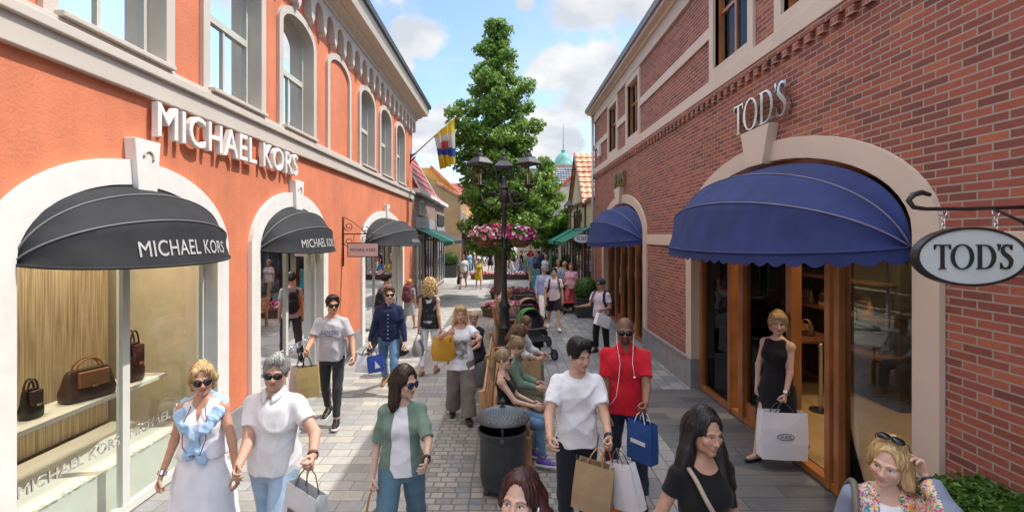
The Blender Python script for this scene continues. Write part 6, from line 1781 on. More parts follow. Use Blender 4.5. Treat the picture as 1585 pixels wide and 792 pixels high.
s_black = mat('shoe_black', (.012, .012, .013), .45, var=.1); s_white = mat('shoe_white', (.72, .72, .71), .5, var=.05); s_tan = mat('shoe_tan', (.25, .12, .05), .55, var=.15)
gold = mat('gold_metal', (.7, .45, .16), .25, metal=1, var=.05)
leather_b = mat('leather_strap_black', (.012, .011, .011), .4)

def people_near():
    # woman in the white shirt dress
    p = who('dress', 'blonde woman in white sleeveless shirt dress with pale blue sweater tied over her shoulders', 314, 557, 3.9, 8, sex='f', build=1.04, lod=0, skin=SK_T, legs=SWALK, head=(24, 4, -3),
            arms={'a': dict(px=250, py=735, curl=.5), 'b': dict(px=366, py=732, curl=.5)})
    p.tops(c_wstripe, sleeve=0, hem=.08, loose=.6, neck='vee', fold=.005, name='bodice', infl=.016)
    p.skirt(c_wstripe, hem=-.62, wz=.15, flare=1.45, infl=.02, wob=(.05, 9))
    g = G(); g.lathe([(.158, .105), (.166, .11), (.166, .145), (.158, .15)], n=40, sx=p.S, sy=.76 * p.S, c=(p.P[0], p.P[1] - .0, p.P[2])); g.build('belt', c_wstripe, p.root, smooth='auto')
    p.hair('blonde', extra=[((0, .02, .08), (.0, .06, .10), .07, .05), ((-.05, -.06, .085), (-.085, -.035, .03), .026, .022), ((.045, -.065, .088), (.088, -.03, .01), .028, .026), ((0, .075, .02), (0, .085, -.06), .07, .045), ((.07, .02, 0), (.07, .03, -.07), .035, .025), ((-.07, .02, 0), (-.068, .03, -.06), .03, .022)], infl=.010, amp=.004, hairline=.016)
    p.glasses(kind='round')
    # sweater: shoulder roll and knotted sleeves
    f = Field(*p.bounds(.12), .008); S = p.S; fy = (0, 1, 0)
    for sx in (-1, 1):
        f.cap(p.tp((sx * .05, .07, .50)), p.tp((sx * .14, .02, .475)), .036, .04, .03, squash=((0, 0, 1), .7)); f.cap(p.tp((sx * .14, .02, .475)), p.tp((sx * .13, -.06, .42)), .042, .046, .03, squash=((0, -.6, .8), .55))
        f.cap(p.tp((sx * .13, -.06, .42)), p.tp((sx * .075, -.125, .33)), .05, .046, .03, squash=((0, -.85, .5), .5)); f.cap(p.tp((sx * .075, -.125, .33)), p.tp((sx * .012, -.145, .27)), .042, .026, .02, squash=(fy, .6))
    f.cap(p.tp((-.08, .09, .47)), p.tp((.08, .09, .47)), .042, .042, .03)
    f.cap(p.tp((0, .10, .44)), p.tp((0, .11, .28)), .11, .12, .03, squash=(fy, .28))
    f.ell(p.tp((0, -.15, .265)), (.036, .026, .028), None, .01)
    f.cap(p.tp((.012, -.15, .25)), p.tp((.05, -.135, .10)), .024, .044, .01, squash=(fy, .45)); f.cap(p.tp((-.012, -.15, .25)), p.tp((-.045, -.14, .12)), .024, .04, .01, squash=(fy, .45))
    p.emit('sweater', f, c_sky, .012, 3, 1.6)
    g = G(); pts = [p.tp(q) for q in ((-.05, -.08, .48), (-.085, -.135, .36), (-.075, -.16, .2), (-.02, -.165, .13), (.05, -.165, .14), (.085, -.15, .25), (.075, -.12, .4), (.05, -.08, .48))]
    g.tube(pts, .0035, 6); g.build('necklace', mat('necklace', (.12, .03, .02), .4), p.root, smooth=True)
    p.wrist('a', chrome, 'bracelet', 1.25, .03, .93)
    p.shoes(s_tan, 'flat')
    # man in white polo
    p = who('polo', 'grey haired man in white polo shirt and pale blue jeans wearing dark sunglasses', 425, 536, 3.85, -4, build=1.04, lod=0, skin=(.50, .29, .21), legs=WALK2, head=(16, 4, 4), face=dict(jaw=1.06, beard=.25, beardc=(.35, .28, .24), brow=(.2, .17, .15)),
            arms={'a': dict(px=368, py=722, curl=.5), 'b': dict(px=484, py=706, curl=.9)})
    p.tops(c_white2, sleeve=.62, hem=-.03, neck='polo', fold=.0095, infl=.016, flare=1.0, name='polo_shirt')
    p.collar(c_white2); p.trousers(c_jean_l, infl=.016)
    p.hair('grey', infl=.010, amp=.004, hairline=.012, extra=[((-.03, -.055, .105), (.04, -.05, .11), .028, .028), ((0, .0, .12), (0, -.04, .115), .04, .03)])
    p.glasses(kind='wide'); p.wrist('b', wood_dark, 'watch', 1.15, .022, .93, face=True); p.shoes(s_tan, 'sneaker', s_white)
    # woman with the sage cardigan
    p = who('sage', 'dark haired woman in sage green cardigan over white blouse looking aside in sunglasses', 622, 556, 3.95, 6, sex='f', build=.93, lod=0, skin=SK_F, legs=WALK, head=(52, 4, 0), twist=0,
            arms={'a': dict(px=577, py=738, curl=.9), 'b': dict(px=660, py=712, curl=.5)})
    p.tops(c_white, sleeve=0, hem=-.045, neck='crew', fold=.010, infl=.014, flare=1.03, name='blouse')
    p.tops(c_sage, sleeve=.9, hem=-.02, neck='crew', fold=.0085, infl=.02, open_front=True, flare=1.02, name='cardigan', slr=.8)
    p.trousers(c_teal, infl=.018, loose=1.2)
    p.hair('dark', hairline=.014, extra=[((.0, .02, .09), (0, .085, .0), .07, .075), ((-.02, .075, 0), (-.085, .03, -.17), .058, .045, .03), ((.01, .08, -.02), (.0, .09, -.19), .068, .05, .03), ((-.075, 0, .03), (-.10, -.0, -.12), .024, .03, .03), ((.06, .03, .02), (.07, .06, -.12), .03, .03, .03)], infl=.012, amp=.003)
    p.glasses(kind='aviator', lens=mat('lens_blue', (.01, .03, .09), .06)); p.wrist('b', leather_b, 'watch', 1.2, .03, .93); p.shoes(s_tan, 'flat')
    # young woman at the bottom edge
    p = who('redhair', 'young woman with dark red hair and white earbuds at the bottom edge of the picture', 804, 714, 2.2, -8, sex='f', lod=0, skin=SK_F, legs=WALK, head=(-12, -8, 0), face=dict(gaze=-.6, brow=(.06, .025, .02), iris=(.05, .03, .02)))
    p.tops(c_black, sleeve=.55, hem=-.06, neck='crew'); p.trousers(c_jean_d); p.shoes(s_black, 'sneaker', s_white)
    p.hair('red', extra=[((0, .06, .06), (.03, .10, -.03), .07, .06), ((.085, .02, .0), (.115, .035, -.07), .034, .05, .03), ((-.08, .02, .03), (-.095, .04, -.03), .02, .025), ((.05, .09, 0), (.06, .1, -.14), .06, .05), ((-.04, .09, 0), (-.05, .09, -.14), .05, .04)], infl=.010, amp=.0025, hairline=.02)
    g = G(); g.tube([p.hp_(q) for q in ((.089, -.004, -.008), (.096, -.014, -.012), (.094, -.018, -.04))], .0055, 8); g.build('earbud', mat('earbud_white', (.8, .8, .8), .3), p.root, smooth=True)
    # man in white tee
    p = who('whitetee', 'black haired young man in plain white t-shirt and dark navy trousers looking aside', 893, 518, 4.3, 2, build=.94, lod=0, skin=SK_A, legs={'a': (14, 3, 4, -4), 'b': (-14, 3, 26, 24)}, head=(26, 10, -4), face=dict(gaze=.5, brow=(.012, .01, .01), iris=(.03, .015, .01)),
            arms={'a': dict(px=851, py=678, curl=.55), 'b': dict(px=943, py=678, curl=1.0)})
    p.tops(c_white, sleeve=.68, hem=-.06, neck='crew', fold=.0095, infl=.016, flare=1.02, name='t_shirt')
    p.trousers(c_navyp, infl=.012); p.shoes(s_black, 'sneaker', s_white)
    p.hair('black', infl=.012, amp=.002, freq=1.5, top=.016, hairline=.004, extra=[((-.05, -.045, .118), (.05, -.055, .118), .03, .034, .03)])
    p.wrist('b', leather_b, 'watch', 1.15, .024, .92)
    # man in red polo
    p = who('red', 'bald man in red polo shirt with white earphones and dark sunglasses', 968, 484, 5.1, -10, build=1.05, lod=0, skin=SK_D, legs={'b': (18, 4, 4, -6), 'a': (-12, 4, 22, 18)}, head=(-4, 4, 0), face=dict(beard=.75, goatee=True, beardc=(.012, .009, .008), jaw=1.05, crop=.35, brow=(.012, .01, .01), lips=(.2, .08, .07)),
            arms={'a': dict(px=938, py=650, curl=.6), 'b': dict(px=999, py=625, curl=.9)})
    p.tops(c_red, sleeve=.72, hem=-.07, neck='polo', fold=.0085, infl=.016, flare=1.02, name='polo_shirt', slr=.85)
    p.collar(c_red); p.trousers(c_jean_d, infl=.016); p.shoes(s_black, 'sneaker', s_white); p.glasses(kind='wide')
    ew = mat('earphone_white', (.8, .8, .78), .4)
    g = G(); g.tube([p.hp_((-.083, -.005, -.01)), p.hp_((-.08, -.05, -.10)), p.tp((-.06, -.145, .45)), p.tp((-.075, -.18, .30)), p.tp((-.10, -.18, .12)), p.tp((-.16, -.15, .02))], .0035, 6)
    g.tube([p.hp_((.083, -.005, -.01)), p.hp_((.075, -.055, -.10)), p.tp((.06, -.15, .45)), p.tp((.075, -.178, .34))], .0035, 6); g.ball(p.tp((.076, -.182, .32)), .012, 8)
    g.build('earphone_cable', ew, p.root, smooth=True)
    # woman in black tee
    p = who('blacktee', 'woman with very long black hair in black t-shirt with a beige shoulder strap', 1087, 618, 2.9, 14, sex='f', build=1.1, lod=0, skin=(.50, .28, .19), legs=WALK, head=(4, 3, 2), face=dict(gaze=.6, brow=(.02, .012, .01), lips=(.5, .22, .2)),
            arms={'a': ((-.42, .15, -1), (.0, -.35, -1), {}), 'b': ((.3, .1, -1), (.05, -.3, -1), {})})
    p.tops(c_black, sleeve=.45, hem=-.06, neck='scoop', fold=.004, infl=.010, fitted=True, loose=.4, name='t_shirt'); p.trousers(c_jean_d); p.shoes(s_black, 'flat')
    p.hair('black', extra=[((0, .03, .09), (0, .085, 0), .07, .075), ((-.08, .02, .04), (-.125, .02, -.20), .026, .045, .03), ((-.11, .02, -.12), (-.16, .02, -.34), .05, .035, .03), ((.08, .03, .05), (.12, .01, -.14), .024, .042, .03), ((.10, .0, -.12), (.13, -.09, -.40), .05, .045, .03), ((0, .09, 0), (0, .11, -.32), .085, .08, .03)], infl=.010, amp=.002, hairline=.02)
    # woman lifting her sunglasses
    p = who('lifting', 'blonde woman in colourful embroidered jacket lifting the sunglasses on her head', 1372, 672, 2.6, -22, sex='f', lod=0, skin=(.62, .39, .30), legs=STAND, head=(-30, 6, 8), face=dict(gaze=-.3, brow=(.25, .14, .07), iris=(.08, .12, .16), lips=(.55, .24, .22)),
            arms={'a': ((-.3, .1, -1), (.05, -.35, -1), {}), 'b': dict(px=1430, py=733, pole=(.2, -1, -.9), dy=-.1, curl=.55, dir=(-.35, -.05, 1), palm=(-.8, -.45, 0), thumb=(-1, .2, 0))})
    emb = pattern_mat('embroidery', (.62, .56, .50), [(.55, .03, .12), (.8, .3, .03), (.04, .25, .3), (.6, .05, .3), (.75, .6, .08), (.1, .2, .05), (.7, .66, .6)], 75, (.55, .62))
    p.tops(c_white, sleeve=0, hem=-.06, neck='scoop', infl=.01, name='camisole')
    p.tops(c_denim, sleeve=1.75, hem=-.04, neck='crew', fold=.0085, infl=.026, open_front=True, name='jacket', k=.02)
    V = np.array([v.co[:] for v in p.topo.data.vertices]); L = (V - p.P) @ p.MT / p.S
    fm = p.topo.data; fm.materials.append(emb)
    idx = np.zeros(len(fm.polygons), np.int32)
    for po in fm.polygons:
        l = L[po.vertices[0]]
        if abs(l[0]) < .155 and l[1] < .06 and l[2] > .22: idx[po.index] = 1
    fm.polygons.foreach_set('material_index', idx)
    p.trousers(c_jean); p.shoes(s_tan, 'flat')
    p.hair('blonde', extra=[((0, .03, .09), (0, .08, .02), .07, .07), ((.06, .03, .05), (.095, .03, -.09), .035, .035, .03), ((-.07, .02, .06), (-.085, .02, -.03), .02, .02, .03), ((.03, .08, 0), (.06, .10, -.12), .07, .05, .03)], infl=.008, amp=.003, hairline=.022)
    p.glasses(kind='wide', up=True)
    p.wrist('b', mat('band_navy', (.02, .025, .05), .4), 'fitness_band', 1.2, .022, .80)
    p.wrist('b', pattern_mat('bangle', (.75, .7, .66), [(.5, .05, .2), (.7, .2, .05), (.2, .02, .1)], 120, (.4, .45)), 'bracelet', 1.15, .03, .42)
    # woman in the black dress stepping out of the shop
    p = who('blackdress', 'blonde woman in black sleeveless dress stepping out of the brick shop doorway', 1203, 478, 5.9, -60, sex='f', build=1.06, lod=0, skin=SK_F, legs={'a': (18, 2, 4, -6), 'b': (-16, 2, 20, 22)}, head=(36, 3, 0), face=dict(brow=(.2, .12, .07), iris=(.06, .08, .1)),
            arms={'a': ((-.25, -.05, -1), (.1, -.3, -1), {}), 'b': dict(px=1216, py=612, curl=1.0)})
    p.tops(c_black, sleeve=0, hem=.05, neck='boat', fitted=True, loose=.3, infl=.012, fold=.003, name='bodice')
    p.skirt(c_black, hem=-.46, wz=.12, flare=1.22, infl=.016, fold=.003, wob=(.02, 5)); p.shoes(s_black, 'flat')
    p.hair('blonde', infl=.014, amp=.005, back=-.075, extra=[((-.04, -.06, .1), (.06, -.065, .085), .032, .03), ((.065, 0, .03), (.07, .01, -.05), .03, .022), ((-.065, 0, .03), (-.068, .02, -.05), .025, .02), ((0, .04, .1), (0, .07, .05), .065, .06)])
    p.wrist('b', chrome, 'bracelet', 1.3, .03, .9)
    # grey t-shirt man
    p = who('greytee', 'short haired man in grey lettered t-shirt and charcoal jeans wearing sunglasses', 514, 453, 7.1, 4, lod=1, build=.94, skin=SK_T, legs={'b': (16, 2, 4, -6), 'a': (-8, 3, 20, 14)}, head=(24, 3, 0), face=dict(brow=(.05, .03, .02)),
            arms={'a': dict(px=474, py=543, curl=.95), 'b': dict(px=547, py=552, curl=.6)})
    p.tops(c_greyt, sleeve=.72, hem=-.05, neck='crew', fold=.0085, infl=.015, name='t_shirt'); p.trousers(c_char, infl=.008, loose=.5); p.shoes(s_black, 'sneaker', s_white)
    p.hair('dark', infl=.008, amp=.004, hairline=.004, extra=[((-.03, -.055, .105), (.035, -.055, .108), .026, .026)]); p.glasses(kind='aviator')
    # navy shirt man
    p = who('navy', 'fair haired man in navy button shirt and blue jeans wearing black sunglasses', 602, 437, 8.5, 4, lod=1, build=.94, skin=(.6, .38, .29), legs=WALK2, head=(14, 2, 0), face=dict(brow=(.2, .13, .08)),
            arms={'a': dict(px=569, py=543, curl=.95), 'b': dict(px=628, py=536, curl=.6)})
    p.tops(c_navy, sleeve=2, hem=-.04, neck='shirt', fold=.0085, infl=.014, name='shirt'); p.collar(c_navy)
    g = G(); bv = BVHTree.FromPolygons([v.co for v in p.topo.data.vertices], [tuple(q.vertices) for q in p.topo.data.polygons])
    for i in range(7):
        o = Vector(p.tp((.004, -.4, .02 + .065 * i))); hit = bv.ray_cast(o, Vector((0, 1, 0)))
        if hit[0]: g.ball(hit[0] + Vector((0, -.002, 0)), .008, 8)
    g.build('button', s_white, p.topo)
    p.trousers(c_jean, infl=.010, loose=.7); p.shoes(s_tan, 'sneaker', s_white)
    p.hair('brown', infl=.008, amp=.003, top=.006, extra=[((-.03, -.055, .11), (.035, -.055, .113), .028, .028)]); p.glasses(kind='wide')
    # curly woman from behind
    p = who('curly', 'curly blonde woman seen from behind in black floral top and white trousers', 665, 428, 9.6, 176, sex='f', build=1.02, lod=1, skin=SK_T, legs={'a': (6, 2, 4, 0), 'b': (-8, 2, 8, 10)}, dtop=.08,
            arms={'a': dict(px=684, py=530, curl=.5, pole=(0, 1, -.2)), 'b': dict(px=646, py=525, curl=.9, pole=(0, 1, -.2))})
    p.tops(pattern_mat('floral_black', (.012, .012, .016), [(.6, .58, .6), (.35, .34, .36), (.7, .68, .7)], 16, (.60, .56), kind='noise'), sleeve=0, hem=-.06, neck='boat', fold=.005, infl=.02, name='top', flare=1.03)
    p.trousers(c_white, infl=.006, loose=.3, to=.93); p.shoes(s_tan, 'sandal')
    p.hair('blonde', 'curly', infl=.05, amp=.014, freq=1.3, back=-.16, extra=[((0, .05, .02), (0, .06, -.09), .12, .10), ((-.09, .0, .0), (-.09, .02, -.07), .06, .05), ((.09, 0, 0), (.09, .02, -.07), .06, .05)])
    # woman with mustard bag
    p = who('mustard', 'blonde woman in white printed t-shirt and taupe trousers with a mustard shoulder bag', 713, 470, 7.2, 8, sex='f', build=1.02, lod=1, skin=(.58, .33, .23), legs={'b': (14, 2, 4, -4), 'a': (-8, 2, 16, 10)}, head=(-4, 4, 0),
            arms={'a': dict(px=694, py=514, curl=1.0, pole=(-.9, .2, -.6)), 'b': dict(px=736, py=528, curl=.7, pole=(.8, .6, -.2))})
    p.tops(c_white, sleeve=.6, hem=-.12, neck='scoop', fold=.0095, infl=.02, name='t_shirt', flare=1.14)
    V = np.array([v.co[:] for v in p.topo.data.vertices]); L = (V - p.P) @ p.MT / p.S
    fm = p.topo.data; fm.materials.append(pattern_mat('print_grey', (.70, .70, .70), [(.25, .24, .22), (.4, .38, .34), (.16, .15, .15)], 22, (.5, .56), kind='noise'))
    fm.polygons.foreach_set('material_index', np.array([1 if (abs(L[q.vertices[0]][0]) < .10 and L[q.vertices[0]][1] < 0 and .04 < L[q.vertices[0]][2] < .33) else 0 for q in fm.polygons], np.int32))
    p.trousers(c_taupe, infl=.026, loose=2.2, to=.99); p.shoes(s_black, 'sneaker')
    p.hair('blonde', infl=.014, amp=.006, back=-.08, extra=[((-.05, -.06, .1), (.05, -.065, .1), .03, .03), ((.07, 0, .03), (.085, .0, -.12), .03, .03), ((-.07, 0, .03), (-.085, .0, -.12), .03, .03), ((0, .07, 0), (0, .08, -.13), .07, .06)])
people_near()
# ---------------------------------------------------------------- street furniture and things carried
def bag_world(key, q): return PP[key].world(PP[key].J[q]['grip'])
def paper_bag(top, w, h, d, rz, m, label, tilt=(0, 0), handle=.13, hm=None, logo=None, lm=None, group='shopping bags in hand', off=(0, 0, 0), stripe=None):
    t = empty('shopping_bag', Vector(top) + Vector(off), R(rz), label, 'shopping bag', group)
    T_ = Matrix.Rotation(R(tilt[0]), 4, 'X') @ Matrix.Rotation(R(tilt[1]), 4, 'Y') @ Matrix.Translation((0, 0, -handle))
    g = G(); g.M = T_; n = 0
    # paper sides with a gusset crease, slightly bulged, open at the top
    def ringz(z, bw, bd, gs): return [(-bw / 2, -bd / 2, z), (0, -bd / 2 - .008 * (z < -.02) , z), (bw / 2, -bd / 2, z), (bw / 2 - gs, 0, z), (bw / 2, bd / 2, z), (0, bd / 2 + .008 * (z < -.02), z), (-bw / 2, bd / 2, z), (-bw / 2 + gs, 0, z)]
    rs_ = [ringz(-h, w * .98, d, 0), ringz(-h * .66, w, d * 1.02, .004), ringz(-h * .33, w * .995, d * .9, d * .14), ringz(0, w * .985, d * .72, d * .22)]
    inn = [[(x * .985, y * .96, z) for x, y, z in r] for r in rs_[::-1]]; inn[-1] = [(x, y, z + .004) for x, y, z in inn[-1]]
    g.ring(rs_ + inn); g.build('paper_body', m, t)
    for s_ in (-1, 1):
        g = G(); g.M = T_; y = s_ * d * .34
        g.tube([(-w * .22, y, -.035), (-w * .2, y, 0), (-w * .12, y * .8, handle * .6), (0, y * .15, handle), (w * .12, y * .8, handle * .6), (w * .2, y, 0), (w * .22, y, -.035)], .0045, 6); g.build('handle', hm or m, t, smooth=True)
    if logo == 'oval':
        g = G(); g.M = T_; y = -d / 2 - .011; z0 = -h * .5
        a1 = [(w * .19 * math.cos(a), y, z0 + w * .075 * math.sin(a)) for a in [2 * PI * i / 40 for i in range(40)]]; a0 = [(x * .93, y, z0 + (z - z0) * .86) for x, _, z in a1]
        g.ring([a1, a0, [(x, yy + .004, z) for x, yy, z in a0], [(x, yy + .004, z) for x, yy, z in a1]], caps=False, close=True); lo = g.build('emblem', lm, t)
        k = w * .24 / 3.2; put_serif(lambda x, yy, z: tuple(T_ @ Vector((x, y + .002 - z, z0 + yy - .5 * k))), k, .002, lm, lo, 'letter')
    elif logo == 'sail':
        g = G(); g.M = T_; y = -d / 2 - .010
        g.prism([(-w * .05, -h * .75), (w * .3, -h * .72), (w * .02, -h * .25)], 0, .003, ax=lambda u, v, q: (u, y - q, v)); g.build('emblem', lm, t)
    elif logo == 'bar':
        g = G(); g.M = T_; g.box((-w * .3, -d / 2 - .012, -h * .55), (w * .3, -d / 2 - .0095, -h * .45)); g.build('emblem', lm, t)
    return t
paper_w = mat('paper_white', (.76, .75, .80), .55, var=.03); paper_k = mat('paper_kraft', (.40, .27, .15), .75, var=.1); paper_o = mat('paper_orange', (.85, .16, .015), .6, var=.04); paper_b = mat('paper_blue', (.015, .07, .26), .5, var=.06); paper_b2 = mat('paper_cobalt', (.02, .06, .34), .5, var=.05)
paper_g = mat('paper_gold', (.42, .31, .12), .5, var=.08); paper_p = mat('paper_pink', (.55, .38, .36), .6, var=.05); ink = mat('ink_grey', (.09, .09, .10), .6); paper_s = mat('paper_silver', (.60, .62, .64), .35, var=.05)
paper_bag(bag_world('polo', 'b'), .34, .34, .12, -35, paper_s, 'glossy silver white bag held by the grey haired man in the polo shirt', (0, 6), .15, ink, 'bar', ink)
paper_bag(bag_world('greytee', 'a'), .28, .40, .13, 15, paper_g, 'gold brown paper bag held by the man in the grey t-shirt', (0, -4), .16, c_navy)
paper_bag(bag_world('greytee', 'a'), .22, .34, .10, 30, paper_p, 'dusty pink paper bag behind the gold brown one of the grey t-shirt man', (0, 6), .18, c_navy, off=(-.10, .10, 0))
paper_bag(bag_world('navy', 'a'), .26, .28, .10, 20, paper_w, 'white paper bag carried beside a cobalt one by the man in the navy shirt', (0, 8), .13, ink, off=(-.07, .03, 0))
paper_bag(bag_world('navy', 'a'), .26, .26, .10, 10, paper_b2, 'cobalt blue bag with white triangle carried by the man in the navy shirt', (0, -8), .13, paper_b2, 'sail', paper_w, off=(.07, -.05, 0))
paper_bag(bag_world('whitetee', 'b'), .30, .36, .13, -25, paper_k, 'brown kraft bag held by the young man in the white t-shirt', (0, 6), .12, off=(-.08, -.02, 0))
paper_bag(bag_world('whitetee', 'b'), .24, .32, .08, -10, paper_o, 'bright orange bag between the kraft and white bags of the young man', (0, 0), .24, off=(.0, .05, 0))
paper_bag(bag_world('whitetee', 'b'), .24, .34, .09, -50, paper_w, 'plain white bag tilted beside the orange one of the young man', (4, -14), .10, ink, off=(.06, -.03, 0))
paper_bag(bag_world('red', 'b'), .28, .36, .11, -55, paper_b, 'dark blue paper bag held by the bald man in the red polo', (0, 0), .10, paper_w, 'bar', paper_w)
paper_bag(bag_world('blackdress', 'b'), .50, .52, .17, -4, paper_w, 'large white bag with oval emblem held by the woman in the black dress', (0, 1), .11, ink, 'oval', ink)

def shoulder_bag(c, w, h, d, rz, m, label, strap_pts=None, sw=.022, sm=None, slouch=.35, cat='handbag', group=None, zip_=True):
    """soft bag hanging at c with a strap through given world points"""
    t = empty('shoulder_bag', c, R(rz), label, cat, group)
    g = G(); rg = []
    for v, f, dd in ((-h, .55, .7), (-h * .97, .85, .95), (-h * .7, 1.04, 1.0), (-h * .4, .97, .8), (-h * .12, .84, .5), (0, .78, .26)):
        rg.append([(w / 2 * f * math.copysign(abs(math.cos(a)) ** .6, math.cos(a)), d / 2 * dd * math.copysign(abs(math.sin(a)) ** .6, math.sin(a)), v + .02 * math.cos(2 * a) * (v > -.05)) for a in [2 * PI * i / 24 for i in range(24)]])
    g.ring(rg); g.build('bag_body', m, t, smooth='auto')
    if strap_pts:
        Mi = (Matrix.Translation(c) @ Matrix.Rotation(R(rz), 4, 'Z')).inverted()
        pts = [Mi @ Vector(p) for p in strap_pts]; out = []
        for i in range(len(pts) - 1):
            p0, p1, p2, p3 = pts[max(i - 1, 0)], pts[i], pts[i + 1], pts[min(i + 2, len(pts) - 1)]
            for k in range(6):
                f = k / 6; out.append(.5 * ((2 * p1) + (-p0 + p2) * f + (2 * p0 - 5 * p1 + 4 * p2 - p3) * f * f + (-p0 + 3 * p1 - 3 * p2 + p3) * f ** 3))
        out.append(pts[-1]); g = G(); g.tube(out, sw / 2, 8); g.build('strap', sm or m, t, smooth=True)
    return t
mustard_l = mat('mustard_leather', (.55, .27, .025), .5, var=.12, vs=8, bump=.2, bs=60); grey_l = mat('grey_leather', (.20, .19, .20), .5, var=.1, bump=.15, bs=60)
p = PP['mustard']; W = lambda q, k=p: k.world(q)
cb = at(686, 520, 6.98); sh_ = W(p.tp((-.12 * p.S, -.06, .50))); sb_ = W(p.tp((-.13 * p.S, .10, .42)))
shoulder_bag(cb, .34, .34, .16, 25, mustard_l, 'mustard yellow leather shoulder bag of the woman in the printed t-shirt', [cb + Vector((.10, -.03, -.01)), W(p.tp((-.15, -.15, .25))), W(p.tp((-.125, -.125, .40))), sh_ + Vector((0, 0, .045)), sb_, cb + Vector((.02, .07, 0))], .03)
p = PP['curly']; gr_ = bag_world('curly', 'b')
shoulder_bag(gr_ + Vector((.0, 0, -.12)), .34, .30, .17, 60, grey_l, 'slate grey handbag carried by the curly haired woman', [gr_ + Vector((-.07, 0, -.13)), gr_ + Vector((-.03, 0, -.02)), gr_ + Vector((.03, 0, -.02)), gr_ + Vector((.07, 0, -.13))], .016)
p = PP['sage']; gr_ = bag_world('sage', 'a')
shoulder_bag(gr_ + Vector((-.01, 0, -.17)), .34, .32, .12, 70, pattern_mat('tote_stripe', (.40, .25, .12), [(.03, .12, .25), (.5, .32, .08), (.1, .25, .3)], 14, (.45, .5)), 'woven striped tote with tan handles held by the woman in the sage cardigan', [gr_ + Vector((-.05, -.06, -.19)), gr_ + Vector((-.02, -.02, -.02)), gr_ + Vector((.02, .02, -.02)), gr_ + Vector((.05, .06, -.19))], .018, mat('tan_handle', (.40, .20, .07), .5))
p = PP['blacktee']; cb = p.world(p.tp((.22, .12, -.10)))
shoulder_bag(cb, .28, .24, .12, 100, mat('beige_leather', (.42, .33, .26), .5, var=.08), 'beige shoulder bag slung on a strap by the woman in black', [cb + Vector((-.03, -.06, -.01)), *[p.world(p.tp(q)) for q in ((.19, -.10, .02), (.10, -.155, .14), (-.02, -.172, .26), (-.085, -.165, .36), (-.115, -.10, .46), (-.12, .0, .505), (-.10, .09, .46), (.02, .15, .30))], cb + Vector((.02, .08, 0))], .026)
p = PP['lifting']; cb = p.world(p.tp((-.26, .06, -.05)))
shoulder_bag(cb, .30, .28, .13, 80, mat('taupe_leather', (.14, .12, .10), .55, var=.1), 'taupe shoulder bag of the woman lifting her sunglasses', [cb + Vector((0, -.06, -.01)), *[p.world(p.tp(q)) for q in ((-.20, -.10, .15), (-.165, -.115, .30), (-.15, -.07, .44), (-.145, .02, .50), (-.17, .10, .38))], cb + Vector((0, .06, 0))], .034)

# lettering on the grey t-shirt
p = PP['greytee']; to = p.topo
bv = BVHTree.FromPolygons([v.co for v in to.data.vertices], [tuple(q.vertices) for q in to.data.polygons])
for word, sz, wd, zc in (('KENZO', .1, .24, .335), ('PARIS', .05, .10, .295)):
    vs, fs = weld(*text_mesh(word, sz, .002, .008 if sz > .06 else .003, 1.05, width=wd)); g = G(); nv = []
    for x, y, z in vs:
        o = Vector(p.tp((x, -.5, zc + y * .72))); hit = bv.ray_cast(o, Vector((0, 1, 0))); nv.append(tuple(hit[0] + Vector((0, -.002 - z, 0))) if hit[0] else tuple(o + Vector((0, .36, 0))))
    for v_, f_ in split_parts(nv, fs):
        g = G(); g.add(v_, f_); g.build('letter', mat('print_blue', (.06, .11, .30), .7), to)

# ---- litter bin
t = empty('litter_bin', (px2x(778, 5.2), 5.2, 0), 0, 'round dark cast iron litter bin with woven domed lid by the bench end', 'litter bin')
R0 = .25
g = G(); g.lathe([(R0 * .86, .07), (R0 * .9, .10), (R0 * .9, .13), (R0 * .95, .15), (R0 * .97, .58), (R0 * 1.04, .60), (R0 * 1.05, .64), (R0 * .99, .65), (R0 * .93, .64), (R0 * .9, .2)], n=36); g.build('drum', dark_metal, t, smooth='auto')
for a in (.5, 2.1, 3.7, 5.3): g = G(); g.lathe([(.03, 0), (.035, .03), (.02, .08)], (R0 * .75 * math.cos(a), R0 * .75 * math.sin(a), 0), 10); g.build('foot', dark_metal, t)
g = G(); pr = [(.004, .862), (.03, .86), (R0 * .5, .838), (R0 * .9, .80), (R0 * 1.12, .768), (R0 * 1.15, .755), (R0 * 1.12, .745), (.05, .80)]
g.lathe(pr, n=40); lid = g.build('lid', dark_metal, t, smooth='auto')
g = G()
for i in range(28):
    for s_ in (-1, 1):
        pts = []
        for k in range(9):
            f = k / 8; r = R0 * (.12 + .98 * f); a = 2 * PI * i / 28 + s_ * f * 1.1; pts.append((r * math.cos(a), r * math.sin(a), .868 - .098 * f ** 1.35))
        g.tube(pts, .0042, 4)
g.build('woven_ribs', mat('lid_steel', (.16, .19, .22), .35, var=.2), lid, smooth=True)
g = G(); g.lathe([(.018, .86), (.014, .89), (.028, .91), (.03, .93), (.012, .955), (.004, .965)], n=14); g.build('finial', dark_metal, lid, smooth='auto')
for a in (-PI / 2, PI / 6, 5 * PI / 6):
    g = G(); g.tube([(R0 * .96 * math.cos(a), R0 * .96 * math.sin(a), .62), (R0 * .96 * math.cos(a), R0 * .96 * math.sin(a), .77)], .014, 8); g.build('lid_post', dark_metal, t, smooth=True)
g = G(); g.ball((0, -R0 * 1.06, .60), (.035, .02, .035), 10); g.build('boss', dark_metal, t, smooth=True)

